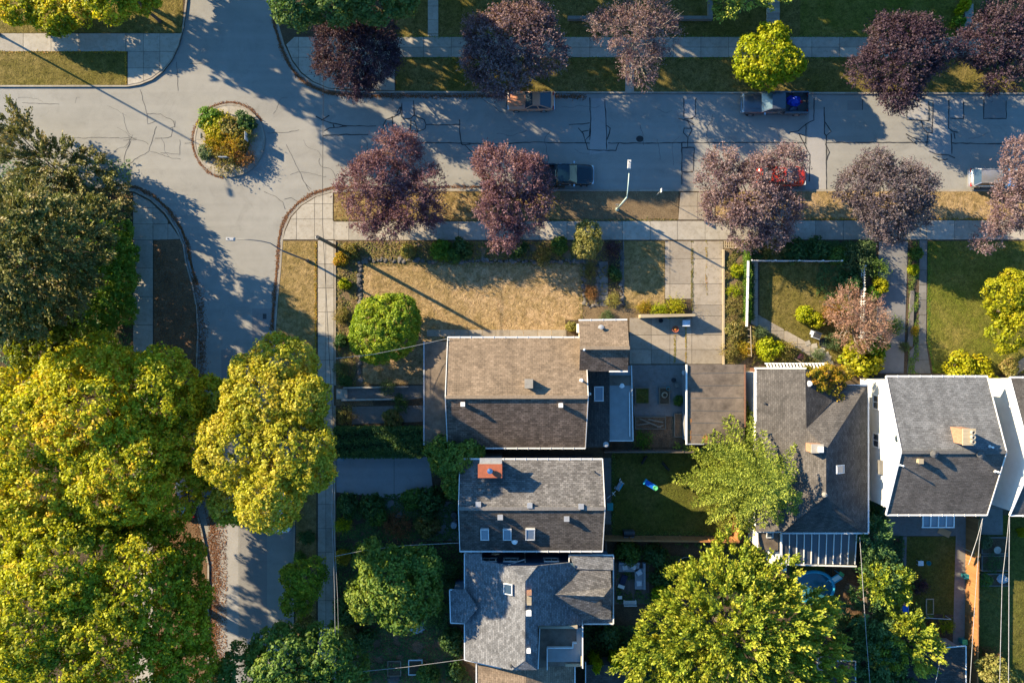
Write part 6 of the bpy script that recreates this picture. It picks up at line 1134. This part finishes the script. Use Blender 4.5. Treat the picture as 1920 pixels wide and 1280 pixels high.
scatter('ground_cover', 'dark plants in the cottage front bed', rect(1408, 452, 1640, 486), 6500, 'deep', (.05, .5), .08, 6, patch=.2)
scatter('ground_cover', 'dark plants behind the picket fence', rect(1530, 494, 1612, 560), 2200, 'deep', (.05, .4), .08, 7, patch=.35)
scatter('ground_cover', 'cottage bed growth', [(1410, 610), (1425, 612), (1545, 684), (1410, 690)], 4200, 'scrub', (.05, .5), .08, 8, patch=.25)
scatter('ground_cover', 'low growth beside the shared driveway', rect(1702, 452, 1722, 700), 2200, 'green', (.02, .25), .07, 9, patch=.3)
scatter('ground_cover', 'shaded garden growth below the driveway', rect(632, 925, 862, 1012), 8500, 'deep', (.05, .5), .09, 10, patch=.3)
scatter('ground_cover', 'shaded growth round the slate house', [(632, 1015), (868, 1015), (868, 1100), (840, 1170), (868, 1240), (890, 1280), (632, 1280)], 15000, 'deep', (.05, .5), .09, 11, patch=.3)
scatter('ground_cover', 'shaded growth below the orange fence', rect(1155, 1018, 1400, 1130), 9000, 'deep', (.05, .4), .09, 12, patch=.42)
scatter('ground_cover', 'undergrowth below the slate house', rect(1095, 1170, 1260, 1280), 7000, 'deep', (.1, .8), .10, 13, patch=.2)
scatter('ground_cover', 'undergrowth between the greenhouse house and the narrow lawn', [(1618, 965), (1662, 965), (1662, 1004), (1692, 1004), (1690, 1150), (1700, 1280), (1560, 1280), (1562, 1150), (1618, 1150)], 14000, 'deep', (.1, .8), .10, 14, patch=.2)
scatter('ground_cover', 'undergrowth beneath the west conifers', rect(-80, 300, 248, 700), 12000, 'deep', (.1, 1.0), .12, 15, patch=.2)
scatter('ground_cover', 'undergrowth between the evergreens and garage', rect(1690, 1150, 1750, 1280), 3500, 'green', (.05, .6), .09, 16, patch=.25)
scatter('fallen_leaves', 'sparse fallen leaves on the front verge', rect(628, 358, 1050, 414), 1700, 'brownl', (.0, .02), .05, 17); scatter('fallen_leaves', 'fallen leaves along the north kerb', [(600, 160), (1090, 176), (1090, 184), (600, 178)], 1500, 'brownl', (-.11, -.09), .05, 18)
scatter('weeds', 'weeds growing in the driveway joints', rect(1295, 452, 1300, 590), 700, 'scrub', (.02, .1), .05, 19, patch=.35); scatter('weeds', 'sparse weeds over the upper driveway slabs', rect(1296, 452, 1356, 600), 900, 'scrub', (.03, .06), .03, 61, patch=.55); scatter('weeds', 'dry weeds in the lower driveway joints', rect(1263, 628, 1267, 680), 250, 'orangey', (.02, .06), .04, 20); scatter('weeds', 'weeds along the long driveway joint', rect(1284.5, 600, 1287, 682), 300, 'orangey', (.02, .06), .04, 21); scatter('weeds', 'weeds in the second driveway joint', rect(1322, 452, 1326, 560), 300, 'orangey', (.02, .05), .04, 22, patch=.4)
scatter('fallen_leaves', 'orange needles under the big spruce', arc(1376, 955, 20, 30, 0, 340, 12), 1200, 'brownl', (.0, .03), .06, 23)
def gutter_leaves(label, pts, wd, n, seed, z=-.115, pal='brownl'):
    rs = np.random.RandomState(seed); P = [Vector(W2(*p)) for p in pts]; seg = [(P[i+1]-P[i]).length for i in range(len(P)-1)]; T = sum(seg); out = []
    for i in range(n):
        d = rs.uniform(0, T); d0 = d; k = 0
        while k < len(seg)-1 and d > seg[k]: d -= seg[k]; k += 1
        t = (P[k+1]-P[k]).normalized(); q = P[k]+t*d; o = Vector((-t.y, t.x))*rs.normal(0, wd*(.35+.35*math.sin(d0*.9+seed)**2)); out.append((q.x+o.x, q.y+o.y, z+rs.uniform(0, .03)))
    out = np.array(out); m = len(out); nm = rdir(rs, m)*.4+np.array([0, 0, 1]); l = .055*rs.uniform(.5, 1.3, m)
    link('fallen_leaves', leafmesh('fallen_leaves', out, np.cross(nm, rdir(rs, m)), nm, l, l*.6, pick(pal, rs.uniform(0, 1, m))*rs.uniform(.6, 1.2, (m, 1))), None, label=label, kind='stuff')
gutter_leaves('brown leaves caught along the north east kerb curve', offset_in(n_k[1:9], -5), .16, 2600, 41); gutter_leaves('brown leaves below the shaded plums', offset_in([(660, 175), (900, 175), (1100, 176)], -5), .22, 2600, 42)
gutter_leaves('brown leaves along the west kerb curve', offset_in(sw_k[1:9], 6), .16, 2600, 43); gutter_leaves('brown leaves in the side street gutter', [(362, 520), (372, 560), (378, 600), (378, 680), (374, 800), (374, 940)], .5, 3800, 44)
gutter_leaves('brown leaves along the south kerb curve', offset_in(se_k[2:12], -5), .16, 3200, 45); gutter_leaves('brown leaves in the south gutter', [(660, 351), (900, 350), (1060, 350)], .16, 2000, 46)
gutter_leaves('brown leaves round the traffic island kerb', arc(430, 263, 70, 72, 100, 330, 20), .13, 1500, 47); gutter_leaves('thick brown leaves in the lower street gutter', [(392, 930), (400, 1000), (404, 1060), (402, 1160), (400, 1290)], .6, 5200, 48, -.112)
gutter_leaves('ragged grass along the front lawn edges', [(682, 494), (1090, 494), (1090, 600)], .3, 2200, 49, .04, 'scrub'); gutter_leaves('ragged grass along the pavement verge edges', [(628, 413), (1050, 413), (1270, 412)], .12, 1600, 50, .02, 'scrub'); gutter_leaves('ragged grass along the east pavement edges', [(1342, 411), (1900, 411)], .12, 1200, 51, .02, 'gold'); gutter_leaves('ragged grass along the side verge', [(592, 453), (592, 900)], .12, 1500, 52, .02, 'gold'); gutter_leaves('ragged grass along the north pavement', [(742, 109), (1900, 109)], .12, 2000, 53, .02, 'green'); gutter_leaves('ragged grass above the north pavement', [(742, 69), (1900, 69)], .14, 2000, 54, .02, 'green'); gutter_leaves('ragged grass on the north west verge edges', [(0, 98), (236, 98), (237, 159)], .12, 900, 55, .02, 'gold'); gutter_leaves('ragged grass on the east lawn edges', [(1741, 453), (1741, 640), (1752, 698)], .16, 700, 56, .03, 'hedge'); gutter_leaves('ragged grass on the back lawn edges', [(1149, 848), (1149, 1000), (1370, 1000)], .25, 1300, 57, .03, 'green')
scatter('grass_tufts', 'dry grass tufts on the front lawn', [(684, 496), (1088, 496), (1088, 598), (1056, 626), (800, 636), (795, 715), (684, 715)], 4000, 'brownl', (.0, .02), .035, 58)
# ---------------------------------------------------------------- rocks bordering the beds
RK = []
for s_ in range(4):
    rs = random.Random(s_); mb = MB(); n = 7; vs = []; fs = []
    for k, (f, z) in enumerate(((1, -.3), (1.05, .1), (.8, .45), (.35, .6))):
        for j in range(n): q = 2*math.pi*j/n; rr = f*rs.uniform(.8, 1.15); vs.append((rr*math.cos(q), rr*math.sin(q)*.8, z*rs.uniform(.8, 1.2)))
    for k in range(3):
        for j in range(n): fs.append((k*n+j, k*n+(j+1) % n, (k+1)*n+(j+1) % n, (k+1)*n+j))
    fs.append(tuple(range(3*n, 4*n))); me = bpy.data.meshes.new('rock'); me.from_pydata(vs, [], fs); me.materials.append(M['stone']); RK.append(me)
def rocks(label, pts, n, size=.22):
    c = W(*pts[0]); t = thing('rock_border', label, 'rock border', (c[0], c[1], 0)); seg = [math.dist(pts[i], pts[i+1]) for i in range(len(pts)-1)]; T = sum(seg)
    for i in range(n):
        d = T*(i+rnd.random()*.6)/n; k = 0
        while d > seg[k] and k < len(seg)-1: d -= seg[k]; k += 1
        f = min(1, d/seg[k]); x = pts[k][0]+(pts[k+1][0]-pts[k][0])*f+rnd.uniform(-2.5, 2.5); y = pts[k][1]+(pts[k+1][1]-pts[k][1])*f+rnd.uniform(-2.5, 2.5); q = W(x, y)
        o = link('rock', RK[rnd.randrange(4)], t, (q[0]-c[0], q[1]-c[1], .03), rz=rnd.uniform(0, 6.28)); s = size*rnd.uniform(.55, 1.3); o.scale = (s, s, s*rnd.uniform(.6, 1.1))
rocks('blue grey rock border round the dry front lawn', [(676, 720), (674, 640), (675, 560), (674, 492), (700, 486), (800, 489), (1090, 490)], 120)
rocks('rocks edging the first planting strip', [(1095, 490), (1095, 570), (1106, 574), (1120, 572), (1121, 490)], 46, .2); rocks('rocks edging the second planting strip', [(1165, 470), (1166, 572), (1150, 574), (1141, 566)], 34, .2)
# ---------------------------------------------------------------- yard objects
def local(name, label, cat, px, py, ang=0.0, h=0, group=None): return thing(name, label, cat, (*W2(px, py, h), 0), ang, group)
def bed(label, x0, y0, x1, y1, mat='bed', fill='soil', h=.3, cat='raised bed'):
    t = thing('raised_bed', label, cat, (*W2((x0+x1)/2, (y0+y1)/2), 0)); w_, d = (x1-x0)/20, (y1-y0)/20
    for a, b, da, db in ((0, d/2, w_+.08, .08), (0, -d/2, w_+.08, .08), (w_/2, 0, .08, d-.08), (-w_/2, 0, .08, d-.08)): MB().box((a, b, h/2), (da, db, h)).build('board', mat, t)
    MB().box((0, 0, h*.4), (w_-.08, d-.08, h*.8)).build('soil', fill, t); return t
bed('raised bed with dark green turf beside the deck roof', 1191, 727, 1216, 756, fill='shade'); bed('raised bed with a hose coil in the patio', 1236, 727, 1254, 757); bed('timber framed bed with planks lying across it', 1191, 781, 1247, 803, fill='litter'); bed('narrow timber bed against the garage', 1264, 775, 1286, 818, fill='litter')
bed('small planter box below the round green tree', 728, 1237, 752, 1264, 'bed'); bed('white edged planter box below the round green tree', 767, 1235, 792, 1262, 'trim'); bed('wide raised bed below the balcony', 1838, 1006, 1888, 1036, 'concd'); bed('middle raised vegetable bed', 1838, 1040, 1888, 1068, 'concd'); bed('lowest raised vegetable bed', 1838, 1074, 1888, 1096, 'concd'); bed('thin frame leaning bed on the narrow lawn', 1736, 1122, 1749, 1150, 'timber', 'shade', .12)
t = local('timber_planks', 'loose planks lying over the timber framed bed', 'planks', 1218, 792)
for i, (a, b, L, g) in enumerate(((0, 0, 2.2, -.4), (-.6, -.1, 1.3, .15), (.5, .2, 1.4, -.2), (.9, -.3, .6, .3))): MB().box((a, b, .36+.03*i), (L, .12, .03), rz=g).build('plank', 'bed', t)
t = local('plant_pot', 'orange glazed pot glowing in the wall shade', 'pot', 1265, 617); MB().lathe([(.18, 0), (.3, .35), (.32, .4), (.25, .4), (.22, .3), (.01, .3)], n=18).build('bowl', 'redcap', t); MB().lathe([(.01, .3), (.14, .34), (.1, .4), (.01, .42)], n=10).build('filling', 'orange', t)
t = local('storage_bin', 'small grey blue storage bin by the retaining wall', 'bin', 1284, 606); MB().box((0, 0, .3), (.62, .5, .6), top=1.06).build('body', 'cushion', t); MB().box((0, 0, .63), (.7, .58, .06)).build('lid', 'signblue', t)
tag(MB().lathe([(.16, 0), (.22, .3), (.19, .3), (.15, .05), (.01, .05)], (*W2(1238, 601), 0), 14).build('plant_pot', 'dark'), 'dark empty pot under the retaining wall', 'pot')
for i, (lb, x, y, r_) in enumerate((('dark pot by the garage wall', 1262, 712, .22), ('pale ringed pot by the garage wall', 1268, 722, .2), ('green pot at the patio bed corner', 1252, 728, .2), ('small pot beside the compost ring', 1276, 1052, .2))): tag(MB().lathe([(r_*.7, 0), (r_, .3), (r_*.85, .32), (r_*.75, .2), (.01, .2)], (*W2(x, y), 0), 14).build('plant_pot', 'conc' if i == 1 else ('teal' if i == 2 else 'dark')), lb, 'pot')
t = local('wall_tap_shelf', 'small white metal stand against the garage wall', 'stand', 1280, 698); 
for a in (-.12, .12): MB().box((a, 0, .5), (.03, .03, 1.0)).build('post', 'trim', t)
for z, d in ((.5, .3), (1.0, .35)): MB().box((0, 0, z), (.3, .5*d+.2, .03)).build('shelf', 'trim', t)
# back lawn: toys, dogs, barbecue
t = local('play_tunnel', 'blue plastic slide with a green end lying on the back lawn', 'toy', 1219, 908, R(-32)); MB().prism([(-.6, -.17), (.45, -.2), (.45, .2), (-.6, .17)], .12, .17).build('chute', 'blue', t)
for s in (-1, 1): MB().box((-.07, s*.2, .2), (1.1, .05, .14)).build('side', 'blue', t)
MB().box((-.62, 0, .2), (.1, .55, .35)).build('step', 'cyan', t); MB().lathe([(.02, .1), (.24, .1), (.26, .2), (.2, .22), (.02, .18)], (.55, 0, 0), 14).build('end', 'lime', t)
t = local('childs_ride', 'white and blue childs ride on toy at the lawn edge', 'toy', 1159, 910, R(60)); MB().box((0, 0, .35), (.75, .3, .16)).build('seat', 'cushion', t); MB().box((.1, -.22, .3), (.6, .1, .3)).build('side', 'cyan', t); MB().tube([(.35, 0, .3), (.5, 0, .75)], .03, 6).build('steering_column', 'white', t); MB().tube([(.5, -.25, .75), (.5, .25, .75)], .03, 6).build('handlebar', 'white', t)
for a, b in ((-.3, .24), (-.3, -.24), (.45, 0), (.6, .2)): MB().lathe([(.02, 0), (.13, 0), (.13, .06), (.02, .06)], (a, b, .13), 12, ax=Matrix.Rotation(R(90), 4, 'X')).build('wheel', 'white', t)
t = local('childs_bicycle', 'small white childs bicycle leaning by the house', 'bicycle', 1146, 926, R(40))
for a in (-.3, .3): MB().tube([(a+.2*math.cos(q/10*6.283), .1*math.sin(q/10*6.283)*.3, .22+.2*math.sin(q/10*6.283)) for q in range(11)], .025, 5, caps=False).build('wheel', 'white', t)
MB().tube([(-.3, 0, .22), (-.05, 0, .5), (.22, 0, .5), (.3, 0, .22)], .03, 5).build('frame', 'white', t); MB().tube([(.2, -.22, .62), (.2, .22, .62)], .025, 5).build('handlebar', 'white', t); MB().box((-.08, 0, .55), (.2, .12, .05)).build('saddle', 'dark', t)
t = local('play_table', 'teal childs play table beside the concrete strip', 'toy', 1143, 948); MB().box((0, 0, .4), (.55, .7, .06)).build('tabletop', 'teal', t)
for a in (-.2, .2):
    for b in (-.28, .28): MB().box((a, b, .2), (.05, .05, .38)).build('leg', 'cyan', t)
t = local('barbecue', 'black covered barbecue against the orange fence', 'barbecue', 1177, 996); MB().box((0, 0, .5), (1.0, .5, .7)).build('body', 'dark', t); MB().lathe([(.02, -.5), (.27, -.5), (.29, -.3), (.29, .3), (.27, .5), (.02, .5)], (0, .02, .88), 14, ax=Matrix.Rotation(R(90), 4, 'Y')).build('lid', 'dark', t); MB().box((.0, -.38, .82), (.9, .25, .04)).build('shelf', 'grey', t)
for a in (-.4, .4): MB().lathe([(.02, 0), (.1, 0), (.1, .05), (.02, .05)], (a, .2, .1), 10, ax=Matrix.Rotation(R(90), 4, 'X')).build('wheel', 'tyre', t)
def dog(label, px, py, ang):
    x, y = W2(px, py); t = thing('dog', label, 'dog', (x, y, 0), ang); me = bpy.data.meshes.new('body')
    J = [((-.30, 0, .44), .11), ((-.05, 0, .45), .115), ((.2, 0, .45), .14), ((.34, 0, .56), .075), ((.42, .02, .64), .085), ((.56, .03, .60), .035), ((-.36, 0, .46), .05), ((-.5, .04, .5), .025), ((-.62, .1, .6), .015)]
    ed = [(0, 1), (1, 2), (2, 3), (3, 4), (4, 5), (0, 6), (6, 7), (7, 8)]
    for s in (-1, 1):
        b = len(J); J += [((.24, s*.09, .3), .06), ((.22, s*.10, .16), .035), ((.25, s*.10, .02), .035)]; ed += [(2, b), (b, b+1), (b+1, b+2)]
        b = len(J); J += [((-.28, s*.10, .3), .075), ((-.38, s*.10, .17), .035), ((-.33, s*.10, .02), .035)]; ed += [(0, b), (b, b+1), (b+1, b+2)]
        b = len(J); J += [((.40, s*.09, .70), .03), ((.36, s*.12, .66), .02)]; ed += [(4, b), (b, b+1)]
    me.from_pydata([j[0] for j in J], ed, []); me.materials.append(M['fur']); o = link('body', me, t); sm = o.modifiers.new('skin', 'SKIN'); sm.use_smooth_shade = True
    for v, j in zip(me.skin_vertices[0].data, J): v.radius = (j[1], j[1])
    me.skin_vertices[0].data[0].use_root = True; sb = o.modifiers.new('sub', 'SUBSURF'); sb.levels = 1; sb.render_levels = 1
    MB().lathe([(.06, 0), (.075, .02), (.06, .04)], (.30, 0, .54), 10).build('collar', 'white', t)
def fix_skin():
    pass
for a_ in (('black dog with a pale collar standing on the back lawn', 1246, 872, R(-50)), ('black dog in the shade near the grey fence', 1206, 861, R(60))):
    try: dog(*a_)
    except Exception as ex: print('dog', ex)
# deck behind the slate house
t = local('deck', 'dark timber deck beside the slate roofed house', 'deck', 1182, 1092)
for i in range(17): MB().box((-1.55+i*.2-.0, 0, .12), (.18, 3.9, .05)).build('deck_board', 'deck', t)
t = local('sofa', 'grey corner sofa with loose cushions on the deck', 'sofa', 1182, 1080, 0)
for c_, d_, n_ in (((-.2, .95, .35), (1.9, .75, .3), 'seat'), ((.75, -.1, .35), (.8, 1.9, .3), 'seat'), ((-.2, 1.38, .5), (1.9, .2, .5), 'backrest'), ((1.2, .2, .5), (.2, 2.4, .5), 'backrest')): MB().box(c_, d_).build(n_, 'cushion', t)
for c_, g in (((-.6, 1.0, .56), .2), ((.2, 1.05, .56), -.3), ((.75, .5, .56), .5), ((.75, -.5, .56), .1)): MB().box(c_, (.55, .5, .14), rz=g, top=.8).build('cushion', 'signblue', t)
t = local('deck_chair', 'navy deck chair with a white cushion on the deck', 'chair', 1167, 1087, R(-20)); MB().box((0, .1, .35), (.5, 1.0, .12)).build('seat', 'navycloth', t); MB().box((0, -.5, .42), (.6, .3, .14)).build('cushion', 'white', t)
for a in (-.22, .22):
    for b in (-.4, .5): MB().box((a, b, .15), (.05, .05, .3)).build('leg', 'dark', t)
t = local('garden_bench', 'pale slatted bench at the edge of the deck', 'bench', 1180, 1126)
for i in range(3): MB().box((0, -.12+.12*i, .45), (1.2, .09, .03)).build('seat_slat', 'trim', t)
for a in (-.55, .55): MB().box((a, 0, .22), (.06, .36, .44)).build('leg', 'trim', t)
MB().box((0, -.22, .7), (1.2, .05, .2)).build('backrest', 'trim', t)
t = local('side_table', 'small pale side table on the deck', 'table', 1161, 1117); MB().box((0, 0, .42), (.42, .3, .04)).build('tabletop', 'white', t)
for a in (-.16, .16): MB().box((a, 0, .2), (.04, .25, .4)).build('leg', 'white', t)
t = local('compost_ring', 'round wire compost ring under the orange fence', 'ring', 1286, 1060)
MB().tube([(.95*math.cos(q/24*6.2832), .95*math.sin(q/24*6.2832), .5) for q in range(25)], .025, 5, caps=False).build('rim', 'grey', t)
for q in range(8): MB().tube([(.95*math.cos(q*.785), .95*math.sin(q*.785), 0), (.95*math.cos(q*.785), .95*math.sin(q*.785), .5)], .02, 4).build('stake', 'grey', t)
t = local('wheelbarrow', 'pale plastic tub beside the cypress', 'tub', 1318, 1044); MB().lathe([(.22, 0), (.36, .3), (.38, .34), (.33, .34), (.2, .05), (.01, .05)], n=16).build('tub_wall', 'conc', t)
# cottage garden barbecue and table
t = local('barbecue', 'open grey barbecue on the stepping stones of the cottage garden', 'barbecue', 1525, 629, R(-20)); MB().box((0, 0, .7), (.75, .55, .3)).build('body', 'signblue', t); MB().box((0, 0, .87), (.66, .46, .04)).build('grill', 'dark', t)
for a in (-.3, .3):
    for b in (-.2, .2): MB().box((a, b, .28), (.04, .04, .56)).build('leg', 'dark', t)
MB().box((-.52, .1, .8), (.26, .4, .04)).build('shelf', 'signblue', t); MB().box((0, .3, 1.0), (.72, .06, .3)).build('lid', 'dark', t)
t = local('steps_board', 'faded red board lying by the white pergola', 'board', 1503, 669, R(-30)); MB().box((0, 0, .12), (.7, .6, .06)).build('panel', 'pink', t); MB().box((0, .2, .06), (.6, .06, .06)).build('batten', 'timber', t)
tag(MB().lathe([(.5, 0), (.55, .12), (.5, .14), (.44, .04), (.01, .04)], (*W2(1544, 642), 0), 5).build('square_pot', 'dark'), 'dark square planter tray beside the open barbecue', 'planter')
st = thing('stepping_stones', 'pale stepping stones crossing the cottage garden', 'stepping stones', (*W2(1515, 645), 0))
for x, y, a in ((1514, 643, .4), (1527, 648, .2), (1541, 655, .6), (1549, 664, .3), (1552, 674, .5), (1543, 679, .2), (1557, 681, .1)):
    q = Vector(W(x, y))-Vector(W(1515, 645)); MB().box((q.x, q.y, .03), (.5, .42, .06), rz=a).build('stone', 'conc', st)
# behind the lean-to: pool and slide
t = local('paddling_pool', 'round paddling pool with a blue rim half under the cypress', 'paddling pool', 1524, 1099); MB().tube([(1.85*math.cos(q/30*6.2832), 1.5*math.sin(q/30*6.2832), .35) for q in range(31)], .14, 8, caps=False).build('rim', 'cyan', t, smooth=True); MB().prism([(1.8*math.cos(q/24*6.2832), 1.45*math.sin(q/24*6.2832)) for q in range(24)], .05, .26).build('water', 'water', t)
t = local('garden_slide', 'white and blue plastic slide behind the glazed lean-to', 'slide', 1562, 1079, R(52)); MB().slab([Vector(p) for p in ((-.75, -.25, .15), (.35, -.25, 1.0), (.35, .25, 1.0), (-.75, .25, .15))], .06).build('chute', 'white', t)
for s in (-1, 1): bar((-.75, s*.28, .22), (.35, s*.28, 1.07), .05, .14).build('side', 'cyan', t)
for s in (-1, 1): MB().box((.5, s*.22, .55), (.06, .06, 1.1)).build('post', 'cyan', t)
MB().box((.6, 0, 1.02), (.3, .5, .06)).build('platform', 'lime', t)
for z in (.3, .6): MB().box((.55, 0, z), (.06, .44, .05)).build('rung', 'cyan', t)
t = local('timber_pile', 'pile of pale boards on the rear soil', 'timber pile', 1600, 1104, R(-25))
for i in range(5): MB().box((rnd.uniform(-.2, .2), -.35+.17*i, .08+.02*(i % 2)), (1.6, .12, .04), rz=rnd.uniform(-.1, .1)).build('board', 'bed', t)
# narrow garden items
tag(MB().box((*W2(1770, 997), .05), (1.15, .62, .1), rz=R(-25)).build('cardboard_box', 'card'), 'flattened tan cardboard box on the back terrace', 'box')
t = local('garden_table', 'small pale garden table on the narrow lawn', 'table', 1722, 1053); MB().box((0, 0, .45), (.5, .45, .04)).build('tabletop', 'trim', t)
for a in (-.2, .2):
    for b in (-.18, .18): MB().box((a, b, .22), (.04, .04, .44)).build('leg', 'trim', t)
t = local('plastic_tub', 'teal tub on the narrow lawn beside the small table', 'tub', 1739, 1054); MB().lathe([(.16, 0), (.22, .28), (.2, .28), (.14, .04), (.01, .04)], n=14).build('tub_wall', 'teal', t)
t = local('recycling_bin', 'small teal bin on the path by the orange fence', 'bin', 1806, 1077); MB().box((0, 0, .3), (.36, .34, .6), top=1.1).build('body', 'teal', t); MB().box((0, 0, .62), (.42, .4, .05)).build('lid', 'teal', t)
t = local('recycling_bin', 'green bin at the corner of the dark garage', 'bin', 1801, 1198); MB().box((0, 0, .35), (.42, .4, .7), top=1.1).build('body', 'teal', t); MB().box((0, 0, .72), (.48, .46, .05)).build('lid', 'lime', t)
t = local('recycling_bin', 'dark blue bin beside the evergreens', 'bin', 1690, 1135); MB().box((0, 0, .4), (.5, .5, .8), top=1.1).build('body', 'c_navy', t); MB().box((0, 0, .83), (.56, .56, .06)).build('lid', 'blue', t)
t = local('blue_box', 'small blue box at the foot of the lower utility pole', 'box', 640, 857); MB().box((0, 0, .25), (.45, .5, .5)).build('body', 'cyan', t); MB().box((0, 0, .52), (.5, .55, .05)).build('lid', 'cushion', t)
t = local('washing_line', 'thin washing frame at the foot of the narrow lawn', 'frame', 1715, 1150)
for a, b in (((-1.0, 0, .9), (2.9, -.2, .9)), ((-1.0, 0, .9), (-1.1, 2.3, .9))): MB().tube([a, b], .025, 5).build('rail', 'trim', t)
for p_ in ((-1.0, 0), (2.9, -.2), (1.0, -.1), (-1.1, 2.3)): MB().tube([(p_[0], p_[1], 0), (p_[0], p_[1], .9)], .03, 5).build('post', 'trim', t)
t = local('lantern', 'pale orange lantern post on the orange fence', 'lantern', 1832, 1039, h=2.2); MB().tube([(0, 0, 0), (0, 0, 2.2)], .05, 6).build('post', 'timber', t); MB().lathe([(.12, 2.1), (.24, 2.2), (.2, 2.45), (.05, 2.5)], n=12).build('shade', 'orange', t)
t = local('bird_table', 'pale round bird bath in the raised beds', 'bird bath', 1862, 1027); MB().lathe([(.16, 0), (.08, .1), (.08, .55), (.3, .62), (.34, .7), (.28, .7), (.01, .64)], n=16).build('basin', 'conc', t)
t = local('netting_heap', 'crumpled blue grey netting on the lowest raised bed', 'netting', 1878, 1084)
heap('plastic_sheet', 'crumpled blue grey sheet on the lowest raised bed', 'sheet', (*W2(1876, 1083), .3), .5, .22, 'cushion', 9); bpy.data.objects.remove(t)
t = local('water_butt', 'grey water butt pair at the entry of the red chimney house', 'bin', 852, 972)
for b in (.5, -.45): MB().lathe([(.28, 0), (.3, .8), (.27, .85), (.02, .88)], (0, b, 0), 14).build('barrel', 'cushion' if b < 0 else 'dark', t)
heap('covered_pile', 'pale tarp covered pile below the round green tree', 'pile', (*W2(783, 1175), 0), .75, .4, 'cushion', 12)
heap('rock_heap', 'grey pile of stones at the lower garden', 'rock', (*W2(740, 1272), 0), .7, .3, 'stone', 13)
t = local('garden_hose', 'coiled hose in the patio bed', 'hose', 1245, 740); MB().tube([((.3-.02*q/6)*math.cos(q*.5), (.3-.02*q/6)*math.sin(q*.5), .28+.01*q/6) for q in range(36)], .03, 5).build('coil', 'timber', t)
t = local('satellite_box', 'white junction box on the corner wall of the entrance block', 'box', 1081, 616); MB().box((0, 0, 2.2), (.3, .8, .5)).build('body', 'white', t); MB().box((.0, 0, 1.0), (.06, .06, 2.0)).build('pipe', 'white', t)
